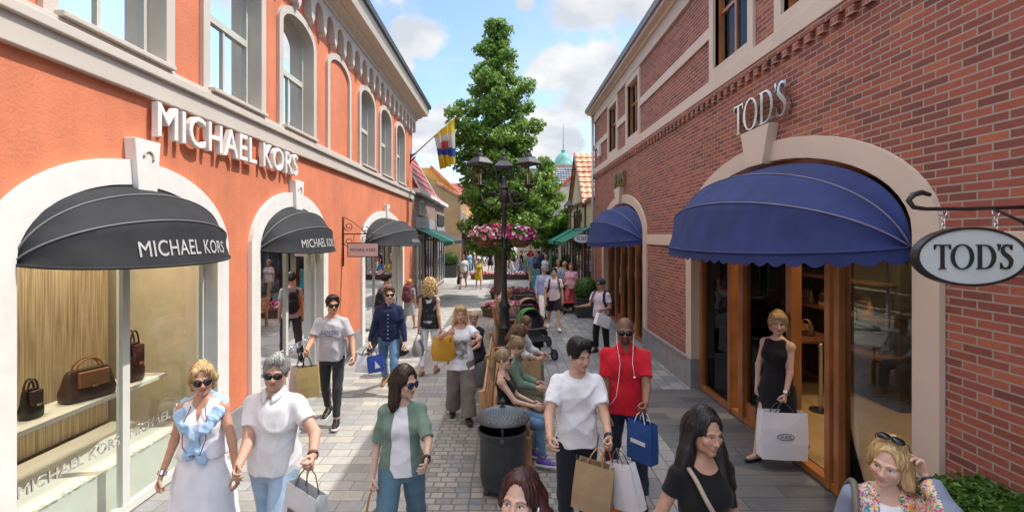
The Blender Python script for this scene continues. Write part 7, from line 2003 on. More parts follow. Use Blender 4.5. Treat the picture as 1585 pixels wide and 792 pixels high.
# ---- benches
def bench(x, y0, y1, label, face=1):
    t = empty('park_bench', (x, (y0 + y1) / 2, 0), 0, label, 'bench', 'wooden benches along the middle of the street'); L = (y1 - y0) / 2; f = face
    for i in range(4):
        g = G(); xx = f * (-.10 + .115 * i); g.box((xx - .048, -L, .42), (xx + .048, L, .45)); g.build('seat_slat', bench_wood, t, bevel=.006)
    for i in range(4):
        g = G(); z = .50 + .095 * i; xx = f * (-.18 - .018 * i); g.box((xx - .015, -L, z), (xx + .015, L, z + .078)); g.build('back_slat', bench_wood, t, bevel=.006)
    for yy in (-L - .03, 0, L + .03):
        g = G(); g.tube([(f * -.16, yy, 0), (f * -.17, yy, .42), (f * -.21, yy, .68), (f * -.25, yy, .92)], [.042, .042, .04, .038], 8); g.tube([(f * .28, yy, 0), (f * .27, yy, .40)], .036, 8); g.tube([(f * -.17, yy, .40), (f * .27, yy, .40)], .03, 8); g.build('frame', bench_wood, t, smooth='auto')
        if yy: 
            g = G(); g.box((f * -.2, yy - .03, .62), (f * .28, yy + .03, .655)); g.build('armrest', bench_wood, t, bevel=.008); g = G(); g.tube([(f * .26, yy, .42), (f * .27, yy, .63)], .022, 8); g.build('arm_post', bench_wood, t, smooth=True)
bench(-.02, 5.6, 8.9, 'nearest wooden bench full of resting shoppers behind the litter bin')
bench(-.05, 12.0, 14.6, 'farther wooden bench beyond the lamp post')
SIT = {'a': (82, 5, 86, 2), 'b': (84, 6, 80, 0)}
SITC = {'a': (84, 5, 78, 0), 'b': (80, 3, 96, 8)}
def sitter(key, label, x, y, heading, h, **kw):
    kw.setdefault('legs', SIT)
    p = Person(label, (x, y, 0), R(heading), h, seat=.46, **kw); PP[key] = p; return p
sleg = {'a': ((-.1, -.55, -1), (.25, -1, -.25), dict(curl=.5)), 'b': ((.1, -.55, -1), (-.25, -1, -.25), dict(curl=.5))}
p = sitter('ponytail', 'woman with light brown ponytail in strappy black top on the near end of the bench', .02, 5.88, 78, 1.62, sex='f', lod=0, skin=SK_F, lean=-6, head=(-4, 6, 0), arms={'a': ((-.15, -.75, -.9), (.1, -1, -.22), dict(curl=.35)), 'b': ((.15, -.5, -1), (-.2, -1, -.3), dict(curl=.4))}, legs=SITC)
p.tops(c_black, sleeve=0, hem=-.02, neck='strap', fitted=True, loose=.3, infl=.008, fold=.003, name='strappy_top'); p.trousers(c_jean, infl=.008, loose=.5); p.shoes(mat('shoe_purple', (.10, .06, .30), .6), 'sneaker', s_white)
p.hair('ash', infl=.010, amp=.003, extra=[((0, .08, .06), (0, .135, .03), .035, .03), ((0, .13, .04), (0, .16, -.10), .03, .036), ((0, .16, -.10), (0, .145, -.26), .036, .015)]); p.glasses(kind='wide')
g = G(); g.tube([p.tp(q) for q in ((-.10, -.10, .36), (-.115, -.03, .47), (-.09, .06, .46), (0, .105, .36), (.09, .06, .46), (.115, -.03, .47), (.10, -.10, .36))], .011, 6); g.build('harness_strap', leather_b, p.root, smooth=True)
p = sitter('bun', 'woman with grey blonde bun and green jacket sitting beside the ponytail woman', .02, 6.62, 84, 1.64, sex='f', lod=0, skin=SK_F, lean=8, head=(6, 12, 0), arms=sleg, build=1.05)
p.tops(cloth('jacket_green', (.14, .22, .17), var=.12), sleeve=1.9, hem=-.06, neck='shirt', fold=.008, infl=.022, name='jacket'); p.trousers(cloth('olive', (.10, .10, .07)), infl=.016); p.shoes(s_tan, 'sandal')
p.hair('ash', infl=.012, amp=.004, extra=[((0, .08, .09), (0, .11, .10), .042, .04)])
p = sitter('leopard', 'brown haired woman in leopard print blouse bent over her phone on the bench', .0, 7.55, 82, 1.68, sex='f', lod=1, skin=SK_F, lean=12, head=(10, 24, 0), arms={'a': ((-.1, -.5, -1), (.3, -1, .1), dict(curl=.8)), 'b': ((.1, -.4, -1), (-.3, -1, .1), dict(curl=.6))})
p.tops(pattern_mat('leopard', (.20, .13, .08), [(.03, .02, .015), (.06, .04, .03), (.25, .17, .11)], 38, (.38, .46)), sleeve=1.5, hem=-.06, neck='scoop', fold=.006, infl=.02, name='blouse'); p.trousers(cloth('grey_jeans', (.17, .22, .30), var=.15), infl=.012); p.shoes(s_black, 'flat')
p.hair('brown', infl=.012, amp=.004, extra=[((0, .06, .06), (0, .08, -.02), .075, .075), ((-.07, .0, .03), (-.09, -.03, -.16), .028, .03, .03), ((.07, .0, .03), (.085, .0, -.16), .028, .03, .03), ((0, .09, 0), (0, .10, -.18), .07, .05, .03)])
p = sitter('glassesman', 'balding man with glasses in pale shirt sitting at the far end of the bench', .10, 8.3, 70, 1.76, lod=1, skin=(.58, .34, .26), lean=16, head=(-12, 16, 0), arms=sleg, build=1.15)
p.tops(cloth('pale_check', (.60, .62, .64), var=.15), sleeve=1.6, hem=-.05, neck='shirt', fold=.007, infl=.018); p.trousers(cloth('slate', (.16, .19, .24)), infl=.014); p.shoes(s_tan, 'sneaker', s_white)
p.hair('brown', infl=.006, amp=.002, hairline=.03); p.glasses(kind='wide', lens=mat('clear_lens', (.4, .4, .42), .1))
p = sitter('headband', 'woman in navy top with patterned headband behind the bench facing the other way', -.55, 8.9, -30, 1.62, sex='f', lod=1, skin=SK_T, lean=4, head=(20, 5, 0), build=1.15, arms=sleg)
p.tops(c_navyp, sleeve=.6, hem=-.06, neck='scoop', infl=.018); p.trousers(c_navyp, infl=.014); p.shoes(s_tan, 'sandal')
p.hair('blonde', infl=.012, amp=.004, extra=[((0, .05, .06), (0, .07, .0), .075, .07)])
g = G(); g.lathe([(.088, -.016), (.094, -.012), (.094, .02), (.088, .024), (.088, -.016)], n=24, sy=1.18, caps=False); g.M = None
M_ = Matrix.Translation(p.HC + p.MH @ np.array((0, .012, .065))) @ Matrix(p.MH.tolist()).to_4x4() @ Matrix.Rotation(R(-12), 4, 'X'); g.v = [tuple(M_ @ Vector(v)) for v in g.v]
g.build('headband', pattern_mat('headband', (.5, .44, .34), [(.2, .1, .05), (.6, .5, .4)], 50, (.4, .45)), p.root, smooth='auto')
t = empty('stool', (-.55, 8.9, 0), 0, 'low grey stone seat behind the bench under the woman with the headband', 'stool'); g = G(); g.lathe([(.2, 0), (.21, .02), (.21, .40), (.2, .435), (.19, .44)], n=24); g.build('seat_block', plinth_stone, t, smooth='auto')
p = sitter('childsit', 'fair haired boy in pale grey t-shirt sitting beyond the lamp post', -.1, 13.8, 60, 1.6, lod=1, skin=SK_F, lean=2, arms=sleg)
p.tops(cloth('pale_grey', (.55, .57, .62)), sleeve=.6, hem=-.04); p.trousers(c_jean, infl=.012); p.shoes(s_white, 'sneaker', s_white); p.hair('brown', infl=.012, amp=.003)
p = sitter('redsit', 'woman with reddish hair in brown top sitting near the lamp post', -.05, 12.6, 88, 1.62, sex='f', lod=1, skin=SK_T, lean=8, head=(0, 8, 0), arms=sleg)
p.tops(cloth('brown_top', (.20, .10, .08)), sleeve=.5, hem=-.04, neck='scoop'); p.trousers(cloth('plum', (.12, .05, .09)), to=.42, infl=.012); p.shoes(s_tan, 'sandal'); p.hair('ginger', infl=.014, amp=.004, extra=[((0, .06, .04), (0, .08, -.12), .075, .06)])
paper_bag((.36, 6.95, 1.02), .36, .38, .16, 60, paper_k, 'crumpled kraft bag resting on the lap of the seated woman', (0, 8), .10, group=None)
# ---- phone in hand
p = PP['leopard']; gp = bag_world('leopard', 'a'); t = empty('phone', gp + Vector((.03, .02, .03)), R(70), 'black phone in the hands of the leopard print woman', 'phone'); g = G(); g.M = Matrix.Rotation(R(50), 4, 'X'); g.box((-.037, -.004, -.07), (.037, .004, .07)); g.build('phone_body', mat('phone_black', (.01, .01, .012), .2), t, bevel=.004); g = G(); g.M = Matrix.Rotation(R(50), 4, 'X'); g.box((-.033, -.0055, -.064), (.033, -.0045, .064)); g.build('screen', mat('phone_screen', (.02, .025, .03), .05), t)

# ---- strollers
def stroller(x, y, rz, canopy, seatm, label, s=1.0):
    t = empty('stroller', (x, y, 0), R(rz), label, 'stroller', 'strollers'); t.scale = (s, s, s)
    alu = mat('stroller_frame', (.06, .06, .065), .4)
    g = G()
    for sx in (-.24, .24):
        g.tube([(sx, .42, .98), (sx, .22, .66), (sx, -.12, .40), (sx * .9, -.42, .14)], .014, 8); g.tube([(sx, .10, .56), (sx, .32, .16)], .013, 8); g.tube([(sx, -.15, .38), (sx, .30, .18)], .010, 6)
    g.tube([(-.24, .42, .98), (-.24, .47, 1.02), (.24, .47, 1.02), (.24, .42, .98)], .017, 8); g.tube([(-.24, .32, .16), (.24, .32, .16)], .012, 8); g.tube([(-.22, -.42, .14), (.22, -.42, .14)], .012, 8); g.build('frame', alu, t, smooth=True)
    for sx, sy, r in ((-.27, .32, .14), (.27, .32, .14), (-.24, -.42, .11), (.24, -.42, .11)):
        g = G(); M_ = Matrix.Translation((sx, sy, r)) @ Matrix.Rotation(R(90), 4, 'Y'); g.M = M_
        g.lathe([(r * .72, -.018), (r, -.022), (r, .022), (r * .72, .018), (r * .72, -.018)], n=24, caps=False); wl = g.build('wheel', mat('tyre', (.015, .015, .016), .8), t, smooth='auto')
        g = G(); g.M = M_; g.lathe([(.02, -.02), (r * .74, -.01), (r * .74, .01), (.02, .02)], n=16); g.build('rim', mat('rim_grey', (.15, .15, .16), .4), wl)
    g = G(); pr = [(-.34, .40), (-.22, .42), (-.02, .44), (.06, .56), (.17, .80), (.22, .92)]
    g.ring([[(sx, y_, z), (sx, y_ + .03, z - .04)] for sx in (-.2,) for y_, z in pr][::1] if False else [[(-.2, y_, z), (.2, y_, z), (.2, y_ + .035, z - .035), (-.2, y_ + .035, z - .035)] for y_, z in pr]); g.build('seat', seatm, t, smooth='auto')
    for sx in (-1, 1):
        g = G(); g.prism([(.20, .90), (.02, .46), (-.22, .42), (-.20, .55), (0, .62), (.05, .85)], sx * .2, sx * .215, ax=lambda u, v, q: (q, u, v)); g.build('side_panel', seatm, t)
    g = G(); n = 14; rows = []
    for i in range(11):
        a = R(100) - R(125) * i / 10
        c_, s_ = math.cos(a), math.sin(a); rows.append([(.235 * math.cos(b) * 1.0, .14 - (.42 * s_ - 0) * (.35 + .65 * math.sin(b)) + .05 , .70 + .12 * 0 + .34 * max(c_, -.2) * (.2 + .8 * math.sin(b)) + .02) for b in [PI * j / n for j in range(n + 1)]])
    rows = []
    for i in range(11):
        a = R(-12) + R(118) * i / 10          # from behind the head over to the front
        rows.append([(.235 * math.cos(b), .16 + .36 * math.cos(a) * math.sin(b) ** .6 * -1 * -1 if False else .16 + .36 * math.cos(a) * math.sin(b) ** .6, .68 + .33 * math.sin(a) * math.sin(b) ** .6 ) for b in [PI * j / n for j in range(n + 1)]])
    inner = [[(x * .97, .16 + (y_ - .16) * .97, .68 + (z - .68) * .97) for x, y_, z in r] for r in rows[::-1]]
    g.ring(rows + inner, caps=False, close=True); g.build('canopy', canopy, t, smooth='auto')
    g = G(); g.box((-.2, -.1, .20), (.2, .30, .32)); g.build('basket', mat('basket_black', (.02, .02, .02), .9), t, bevel=.03)
    g = G(); g.tube([(-.2, -.05, .60), (-.18, -.22, .62), (.18, -.22, .62), (.2, -.05, .60)], .02, 8); g.build('bumper_bar', alu, t, smooth=True)
green_c = cloth('canopy_green', (.06, .27, .05)); beige_c = cloth('canopy_beige', (.42, .29, .20)); blk_s = cloth('stroller_black', (.015, .016, .018))
stroller(px2x(826, 10.9), 10.9, 28, green_c, blk_s, 'stroller with green canopy parked beside the bench', 1.05)
stroller(px2x(822, 12.3), 12.3, 20, beige_c, cloth('stroller_wine', (.10, .015, .03)), 'stroller with beige canopy parked behind the green one', 1.1)
stroller(px2x(879, 17.2), 17.2, 5, green_c, cloth('stroller_red', (.35, .03, .03)), 'small stroller pushed by the couple far down the right side', .95)

# ---- planters, beds, hedge
def ball_planter(x, y, w, hb, rb, label, seed):
    t = empty('planter', (x, y, 0), 0, label, 'planter', 'box ball planters along the shop fronts')
    g = G(); g.ring([[(-w / 2 * k, -w / 2 * k, z), (w / 2 * k, -w / 2 * k, z), (w / 2 * k, w / 2 * k, z), (-w / 2 * k, w / 2 * k, z)] for k, z in ((.9, 0), (1, hb), (1.05, hb), (1.05, hb + .04), (.92, hb + .04), (.92, hb - .04))]); g.build('box', mat('planter_grey', (.04, .043, .048), .5, var=.1), t, bevel=.006)
    rs = np.random.RandomState(seed); n = int(2600 * rb / .4); q = rs.randn(n, 3); q /= np.linalg.norm(q, axis=1, keepdims=True); f = 1 + .05 * np.sin(q @ np.array((5, 3, 7)) * 2 + seed)
    leaf_cloud('foliage', q * rb * (.93 + .1 * rs.rand(n, 1)) * f[:, None] + np.array((0, 0, hb + rb * .8)), q, .032, leaf_b, t, seed, False)
    g = G(); g.ball((0, 0, hb + rb * .8), rb * .9, 20); g.build('inner_twigs', mat('twigs', (.025, .04, .012), .9), t, smooth=True)
ball_planter(px2x(907, 16.4), 16.4, .70, .60, .38, 'dark square planter with box ball near the second blue awning', 1)
ball_planter(px2x(697, 32.0), 32.0, .90, .75, .48, 'dark planter with round box bush in front of the tan gable wall', 2)
ball_planter(px2x(724, 38.5), 38.5, .90, .75, .48, 'dark planter with round box bush by the yellow house', 3)
ball_planter(px2x(853, 31), 31, .8, .7, .45, 'dark planter with round bush by the pink awnings', 4)
ball_planter(px2x(868, 27), 27, .7, .6, .4, 'dark planter with round bush by the turquoise column', 5)
ball_planter(XR + .9, 12.9, .5, .8, .32, 'small potted box ball inside the second brick doorway', 6)
ball_planter(XR + .9, 15.2, .5, .8, .32, 'potted box ball deep inside the far brick doorway', 7)
def flower_bed(x, y, w, d, label, cols, seed):
    t = empty('flower_bed', (x, y, 0), 0, label, 'flower bed', 'low flower beds in the street')
    g = G(); g.ring([[(w / 2 * k * math.cos(a), d / 2 * k * math.sin(a), z) for a in [2 * PI * i / 28 for i in range(28)]] for k, z in ((.94, 0), (1, .24), (1.04, .25), (1.04, .29), (.93, .29), (.9, .2))]); g.build('trough', mat('trough', (.10, .06, .045), .7, var=.2), t)
    rs = np.random.RandomState(seed); n = 700; an = rs.rand(n) * 2 * PI; r = rs.rand(n) ** .5; P_ = np.stack([w / 2 * r * np.cos(an), d / 2 * r * np.sin(an), .24 + .18 * rs.rand(n) * (1.1 - r * .6)], 1); nn = np.tile((0, -.3, 1.0), (n, 1)) + rs.randn(n, 3) * .4
    leaf_cloud('foliage', P_, nn, .05, leaf_b, t, seed, False)
    flower_cloud('flowers', P_[:260] + np.array((0, 0, .06)), nn[:260], .055, cols, t, seed)
flower_bed(px2x(800, 21.4), 21.2, 2.3, 1.3, 'oval flower bed of pink and red blooms around the tall tree foot', ['pink', 'red', 'magenta', 'white'], 3)
flower_bed(px2x(792, 16.5), 16.5, 2.0, 1.1, 'pink flower bed behind the farther bench', ['pink', 'magenta', 'pink', 'red'], 4)
flower_bed(px2x(747, 30.5), 30.5, 1.5, 1.0, 'small bed of red flowers on the left past the tree', ['red', 'pink'], 5)
flower_bed(px2x(800, 30.5), 30.5, 1.9, 1.0, 'pale pink flower bed behind the tall tree', ['pink', 'white', 'pink'], 6)
t = empty('hedge', (2.98, 2.75, 0), 0, 'clipped green hedge in a dark trough along the brick wall at the bottom right corner', 'hedge')
g = G(); g.box((-.24, -.95, 0), (.24, .62, .45)); g.build('trough', mat('planter_grey', (.04, .043, .048), .5, var=.1), t, bevel=.01)
g = G(); g.box((-.2, -.9, .45), (.2, .56, .97)); g.build('inner_twigs', mat('twigs', (.025, .04, .012), .9), t, bevel=.05)
rs = np.random.RandomState(5); n = 9000; q = rs.rand(n, 3) * 2 - 1; ax_ = rs.randint(0, 3, n); sg_ = np.where(rs.rand(n) > .5, 1, -1); q[np.arange(n), ax_] = sg_; nn = np.zeros((n, 3)); nn[np.arange(n), ax_] = sg_; nn[:, 2] += .3
q[:, 2] = np.where((ax_ == 2) & (sg_ < 0), 1, q[:, 2]); P_ = q * np.array((.225, .75, .28)) + np.array((0, -.17, .74)) + rs.randn(n, 3) * .022
leaf_cloud('foliage', P_, nn, .022, leaf_b, t, 5, False)

# ---- shop things on the right
t = empty('barrier_post', (4.75, 7.5, 0.016), 0, 'brushed steel barrier post on a round black base inside the brick shop doorway', 'barrier post')
g = G(); g.lathe([(.16, 0), (.16, .02), (.03, .035)], n=24); g.build('base', black_iron, t, smooth='auto'); g = G(); g.lathe([(.03, .03), (.03, .94), (.036, .95), (.036, 1.0), (.02, 1.02)], n=16); g.build('post', mat('steel_post', (.5, .5, .5), .3, metal=1), t, smooth='auto')
t = empty('display_table', (5.0, 8.6, .016), 0, 'wooden display table with goods inside the brick shop', 'table')
g = G(); g.box((-.5, -.6, .90), (.5, .6, .95)); g.build('table_top', wood_dark, t, bevel=.01)
for sx in (-.45, .45):
    for sy in (-.55, .55): g = G(); g.box((sx - .03, sy - .03, 0), (sx + .03, sy + .03, .9)); g.build('leg', wood_dark, t)
for k, (x, y) in enumerate(((4.75, 8.2), (5.1, 8.45), (4.8, 8.85))): handbag(x, y, .966, .26, .2, .12, R(-80 + 20 * k), (bag_brown, bag_dark, mat('bag_olive', (.20, .17, .10), .45))[k], bag_brown, ('small brown bag on the display table in the brick shop', 'dark brown bag at the back of the display table', 'olive bag on the far side of the display table')[k])
for k in range(4): handbag(XR + 2.45, 7.9 + .5 * k, 1.381, .28, .24, .12, R(-90), (bag_brown, bag_dark, mat('bag_tan', (.38, .2, .09), .4), bag_dark)[k], bag_dark, 'handbag on the dark wall shelves deep inside the brick shop')
# wall lantern on the cream house
c = at(880, 322, 21.5); t = empty('wall_lantern', c, 0, 'black wall lantern on a scrolled bracket of the cream gabled house', 'wall lantern')
wx = XR - c.x
g = G(); g.tube([(0, 0, -.3), (.1, 0, -.36), (wx, 0, -.36)], .02, 6); g.tube([(wx, 0, -.6), (wx, 0, -.2)], .02, 6); g.tube([(wx, 0, -.55), (wx * .6, 0, -.38)], .014, 6); g.build('bracket', black_iron, t, smooth=True)
g = G(); 
for sx, sy in ((-1, -1), (1, -1), (1, 1), (-1, 1)): g.tube([(sx * .1, sy * .1, -.25), (sx * .17, sy * .17, .1)], .014, 5)
g.ring([[(-r, -r, z), (r, -r, z), (r, r, z), (-r, r, z)] for r, z in ((.2, .1), (.1, .24), (.03, .32))]); g.build('lantern_frame', black_iron, t)
g = G(); g.ring([[(-r, -r, z), (r, -r, z), (r, r, z), (-r, r, z)] for r, z in ((.095, -.24), (.16, .095))], caps=False); g.build('glass', lg_glass, t)
t = empty('alarm_box', RS.p(17.1, 5.55, 0), 0, 'small white alarm box high on the far end of the brick wall', 'alarm box'); g = G(); g.box((-.10, -.12, -.18), (-.002, .12, .18)); g.build('case', white_paint, t, bevel=.015); g = G(); g.box((-.112, -.06, -.05), (-.1005, .06, .05)); g.build('light_cover', mat('blue_cover', (.05, .12, .4), .2), t)
# cafe furniture far off
for k, (x, y) in enumerate(((px2x(800, 40), 40.0), (px2x(790, 43), 43.0))):
    t = empty('cafe_table', (x, y, 0), 0, ('nearer wooden cafe table behind the tall tree', 'farther wooden cafe table behind the tall tree')[k], 'table', 'cafe furniture')
    g = G(); g.box((-.5, -.4, .71), (.5, .4, .75)); g.build('table_top', bench_wood, t)
    for sx in (-.42, .42):
        for sy in (-.32, .32): g = G(); g.box((sx - .03, sy - .03, 0), (sx + .03, sy + .03, .71)); g.build('leg', bench_wood, t)
    for j, sx in enumerate((-.8, .8)):
        t = empty('cafe_chair', (x + sx, y, 0), PI if sx > 0 else 0, ('wooden cafe chair left of the %s cafe table', 'wooden cafe chair right of the %s cafe table')[j] % ('nearer', 'farther')[k], 'chair', 'cafe furniture')
        g = G(); g.box((-.2, -.2, .43), (.2, .2, .47)); g.build('seat', bench_wood, t); g = G(); g.box((-.22, -.2, .5), (-.18, .2, .9)); g.build('backrest', bench_wood, t)
        for a in (-.18, .18):
            for b_ in (-.18, .18): g = G(); g.box((a - .02, b_ - .02, 0), (a + .02, b_ + .02, .43)); g.build('leg', bench_wood, t)
# ---------------------------------------------------------------- the farther walkers
def plain(key, label, px, ytop, z, heading, sex='m', top=None, bottom=None, hair='dark', legs=None, sleeve=.6, kind='trousers', to=.95, arms=None, skin=None, build=1.0, lod=2, shoe=None, hs=(), h=None, hem=-.06, neck='crew', head=(0, 0, 0), skirt=-.36, dtop=.012, style='short', **kw):
    p = who(key, label, px, ytop, z, heading, sex=sex, skin=skin or SK_T, lod=lod, legs=legs or (WALK if kind != 'dress' else SWALK), arms=arms, build=build, h=h, head=head, dtop=dtop)
    if kind == 'dress':
        p.tops(top, sleeve=sleeve, hem=.06, neck='scoop', infl=.014, fitted=True, name='bodice'); p.skirt(top, hem=skirt, flare=1.25, infl=.014, name='skirt')
    else:
        p.tops(top, sleeve=sleeve, hem=hem, neck=neck, infl=.016, name='shirt'); p.trousers(bottom, to=to, infl=.014 if to > .5 else .02, name='trousers' if to > .5 else 'shorts')
    p.shoes(shoe or s_black, kw.get('skind', 'sneaker'))
    if hair: p.hair(hair, style, extra=hs, infl=kw.get('hinf', .012), amp=.003)
    return p
LONGH = [((0, .06, .04), (0, .085, -.14), .078, .055), ((-.075, .01, .02), (-.08, .02, -.12), .03, .03), ((.075, .01, .02), (.08, .02, -.12), .03, .03)]
khaki = cloth('khaki', (.30, .23, .15)); yellow = cloth('yellow_dress', (.62, .44, .02)); turq_d = cloth('turquoise_dress', (.06, .42, .46)); lilac = cloth('lilac_shirt', (.34, .38, .62)); pinkw = cloth('pale_pink', (.66, .56, .62)); coral = cloth('coral', (.62, .14, .12)); blue_s = cloth('mid_blue_shirt', (.13, .22, .38), var=.15)
def backpack(key, m, label, full=True):
    p = PP[key]; S = p.S; t = empty('backpack', p.root.location, p.root.rotation_euler.z, label, 'backpack'); 
    f = Field(*p.bounds(.2), .014 if p.lod else .01); c = p.tp((0, .20, .30))
    f.cap(p.tp((0, .19, .18)), p.tp((0, .18, .40)), .15, .12, .03, squash=(p.MT @ np.array((0, 1, 0)), .62)); f.cap(p.tp((0, .26, .20)), p.tp((0, .255, .26)), .09, .09, .02, squash=(p.MT @ np.array((0, 1, 0)), .5))
    V, Q = f.mesh(); np_mesh('pack_body', V, Q, m, t)
    for sx in (-1, 1):
        g = G(); pts = [p.tp(q) for q in ((sx * .09, .16, .44), (sx * .105, .08, .515), (sx * .11, -.03, .525), (sx * .125, -.11, .44), (sx * .14, -.135, .32), (sx * .165, -.08, .2), (sx * .12, .15, .14))]
        rg = []
        for i, q in enumerate(pts):
            d = Vector(pts[min(i + 1, 6)] - pts[max(i - 1, 0)]).normalized(); o = (Vector(q) - Vector(p.tp((0, .01, .32)))); o = (o - d * o.dot(d)).normalized(); b = d.cross(o).normalized() * .028; q = Vector(q) + o * .016
            rg.append([q - b, q + b, q + b + o * .01, q - b + o * .01])
        g.ring(rg); g.build('shoulder_strap', m, t, smooth=False)
# man with backpack
p = plain('packman', 'dark haired man in white t-shirt and navy shorts with backpack walking up the street', 857, 411, 14.1, 0, top=pinkw, bottom=c_navyp, hair='black', to=.40, lod=1, skin=SK_A, shoe=s_white, legs=WALK2, arms={'a': ((-.22, -.1, -1), (-.05, -.35, -1), {}), 'b': ((.2, .1, -1), (.1, -.2, -1), {})})
backpack('packman', cloth('pack_navy', (.02, .025, .06)), 'navy backpack on the man in navy shorts')
# man with cap
p = plain('capman', 'man in white t-shirt and backwards cap gesturing with one hand by the brick wall', 930, 430, 11.3, -38, top=pinkw, bottom=c_black, hair='black', lod=1, skin=SK_O, legs=STAND, dtop=.02, arms={'a': ((-.35, -.25, -1), (-.8, -.9, -.12), dict(curl=.2, palm=(0, 0, 1))), 'b': ((.2, .0, -1), (-.25, -1, -.15), dict(curl=.6))}, head=(-24, -2, 0))
f = Field(p.HC - .2, p.HC + .2, .008); f.ell(p.hp_((0, .014, .055)), (.096, .112, .095), p.MH, .01, cut=[(p.hp_((0, 0, .055)), -(p.MH @ np.array((0, .2, 1.0))))]); f.cap(p.hp_((-.03, .11, .05)), p.hp_((.03, .11, .05)), .05, .05, .01, squash=(p.MH @ np.array((0, .3, 1)), .2)); V, Q = f.mesh(); np_mesh('cap', V, Q, cloth('cap_navy', (.03, .05, .09)), p.root)
p.glasses(kind='wide'); backpack('capman', cloth('pack_navy', (.02, .025, .06)), 'navy backpack on the man with the backwards cap')
paper_bag(p.world(p.J['b']['grip']), .38, .26, .11, 30, paper_w, 'white paper bag dangling at a slant from the man with the backwards cap', (0, 22), .09, ink, off=(.12, -.03, 0))
# left side
p = plain('darkpack', 'dark haired woman in grey top carrying a black backpack behind the navy shirt man', 598, 416, 10.8, 150, 'f', cloth('grey_top', (.28, .29, .31)), c_char, 'black', lod=1, hs=[((0, .05, .05), (0, .09, .02), .07, .06)])
backpack('darkpack', cloth('pack_black', (.012, .012, .014)), 'black backpack on the dark haired woman near the shop window')
p = plain('ginger', 'ginger haired girl in grey dress with maroon backpack seen from behind', 634, 431, 14.2, 165, 'f', cloth('grey_dress', (.32, .31, .32)), None, 'ginger', kind='dress', lod=1, hs=LONGH, skirt=-.42, skind='flat')
backpack('ginger', cloth('pack_maroon', (.12, .03, .05)), 'maroon backpack on the ginger haired girl')
# middle distance
p = plain('shorts', 'man in white printed t-shirt and tan shorts carrying a dark bag', 717, 392, 25.2, 0, top=c_white, bottom=khaki, hair='brown', to=.42, skin=SK_T, shoe=s_tan)
shoulder_bag(p.world(p.J['a']['grip']) + Vector((0, 0, -.1)), .34, .42, .14, 80, mat('bag_charcoal', (.03, .03, .035), .6), 'dark bag carried by the man in tan shorts', [p.world(p.J['a']['grip']) + Vector((0, -.08, -.12)), p.world(p.J['a']['grip']), p.world(p.J['a']['grip']) + Vector((0, .08, -.12))], .02)
plain('yellow', 'woman in yellow dress walking beside the man in tan shorts', 741, 398, 24.9, 4, 'f', yellow, None, 'brown', kind='dress', sleeve=0, hs=LONGH[:1], shoe=s_tan, skind='flat', legs=WALK2)
plain('blackd', 'woman in short black dress walking away far down the street', 759, 386, 36, 175, 'f', c_black, None, 'dark', kind='dress', sleeve=.4, hs=LONGH[:1], shoe=s_black, skind='flat')
p = plain('turquoise', 'woman in turquoise dress walking away with a brown bag', 829, 405, 21.0, 182, 'f', turq_d, None, 'dark', kind='dress', sleeve=0, hs=LONGH, shoe=s_tan, skind='flat', skirt=-.40)
gq = p.world(p.J['b']['grip']); shoulder_bag(gq + Vector((0, 0, -.08)), .32, .30, .14, 70, mat('bag_rust', (.25, .10, .04), .5), 'brown handbag of the woman in the turquoise dress', [gq + Vector((-.06, 0, -.09)), gq, gq + Vector((.06, 0, -.09))], .02)
plain('lilac', 'older man in lilac shirt and white trousers walking behind the backpack man', 842, 408, 15.6, 10, top=lilac, bottom=c_white, hair='grey', sleeve=1.9, lod=1, skin=(.6, .35, .27), build=1.08, neck='shirt', arms={'a': ((-.2, .05, -1), (-.1, -.3, -1), {}), 'b': ((.2, .1, -1), (.1, -.2, -1), {})}).glasses(kind='round', lens=mat('clear_lens', (.4, .4, .42), .1))
plain('plaid', 'man in blue checked shirt and beige trousers on the right walking away', 874, 402, 17.9, 175, top=pattern_mat('plaid', (.16, .22, .36), [(.5, .52, .6), (.08, .10, .2), (.3, .36, .5)], 30, (.42, .48)), bottom=khaki, hair='ash', sleeve=.7)
plain('pink', 'woman in pink top and coral trousers beside the checked shirt man', 884, 404, 17.4, -20, 'f', cloth('rose', (.62, .34, .40)), coral, 'brown', sleeve=.7, build=1.15, hs=LONGH[:1])
plain('gran', 'woman with short fair hair in pale blouse behind the checked shirt man', 864, 399, 19.5, 5, 'f', cloth('pale_blouse', (.6, .5, .45)), khaki, 'ash', sleeve=.6)
plain('bluea', 'man in denim blue shirt seen from behind in the far group', 824, 389, 27, 180, top=blue_s, bottom=khaki, hair='brown', sleeve=.7, build=1.1)
plain('blueb', 'broad man in navy checked shirt walking away in the far group', 834, 386, 27.5, 176, top=cloth('navy_check', (.07, .12, .25), var=.3), bottom=c_jean, hair='dark', sleeve=.7, build=1.2)
plain('blackc', 'person in black jacket beyond the blue shirted men', 842, 384, 31, 170, top=c_black, bottom=c_char, hair='black', sleeve=2)
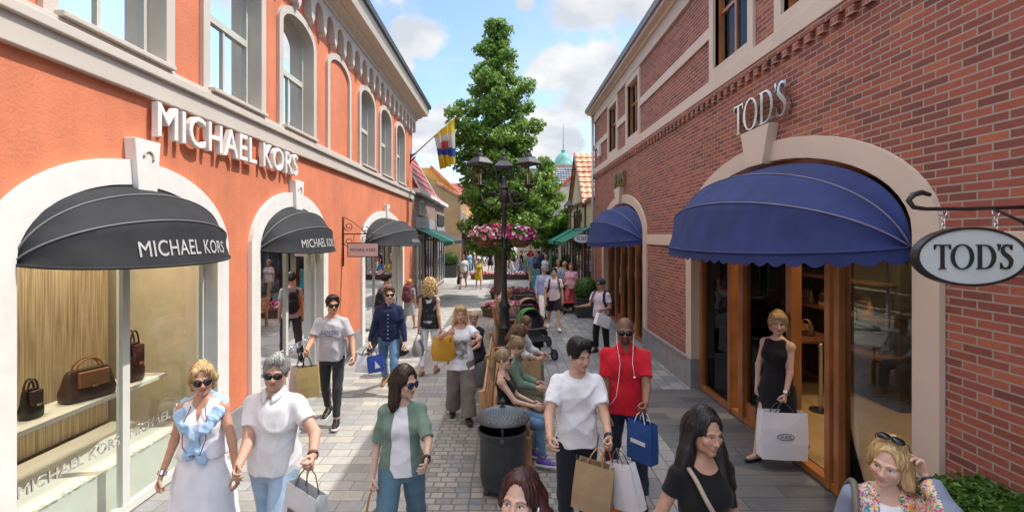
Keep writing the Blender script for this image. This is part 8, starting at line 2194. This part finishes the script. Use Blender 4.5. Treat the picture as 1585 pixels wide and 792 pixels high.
plain('whitec', 'person in white shirt standing by the pink awnings', 852, 384, 34, 190, 'f', c_white, c_jean, 'dark', hs=LONGH[:1])
far = [(733, 386, 40, 'woman in pale top strolling by the yellow house', 'f', cloth('pale_peach', (.6, .46, .38)), c_jean, 'brown'), (746, 385, 44, 'man in dark shirt by the yellow house', 'm', c_char, khaki, 'dark'), (768, 386, 39, 'man in light blue shirt left of the tree trunk', 'm', c_sky, c_navyp, 'brown'), (794, 385, 36, 'woman in navy top right of the tree trunk', 'f', c_navy, c_white, 'blonde'), (812, 385, 38, 'man in beige jacket near the far cafe tables', 'm', cloth('beige_jacket', (.45, .38, .28)), c_jean_d, 'grey'), (821, 384, 45, 'woman in red top far down the street', 'f', c_red, c_jean, 'dark'), (803, 385, 50, 'tiny figure in a grey shirt at the street end', 'm', c_greyt, c_char, 'dark'), (756, 385, 52, 'tiny figure in a white shirt at the street end', 'f', c_white, c_navyp, 'blonde')]
for i, (px, yt, z, lb, sx, tp_, bt, hr) in enumerate(far): plain('far%d' % i, lb, px, yt, z, (i * 73) % 360, sx, tp_, bt, hr, legs=WALK if i % 2 else WALK2, h=1.66 + .03 * (i % 4))

more = [(817, 388, 30, 'man in green polo shirt among the distant walkers', 'm', cloth('green_polo', (.08, .22, .10)), khaki, 'dark', 178), (829, 384, 36, 'woman in orange top among the distant walkers', 'f', coral, c_white, 'blonde', 170), (845, 390, 26, 'grey haired woman in white blouse near the potted bush', 'f', c_white, c_navyp, 'grey', 8), (807, 386, 33, 'man in black t-shirt standing by the pale pink flower bed', 'm', c_black, c_jean, 'brown', 90), (790, 386, 41, 'child in yellow t-shirt near the far cafe', 'm', yellow, c_jean, 'brown', 20), (726, 388, 34, 'woman in pale blue dress near the far left planter', 'f', c_sky, c_sky, 'dark', 10)]
for i, (px, yt, z, lb, sx, tp_, bt, hr, hd) in enumerate(more): plain('more%d' % i, lb, px, yt, z, hd, sx, tp_, bt, hr, legs=WALK if i % 2 else WALK2, h=(1.3 if 'child' in lb else 1.66 + .03 * (i % 4)))
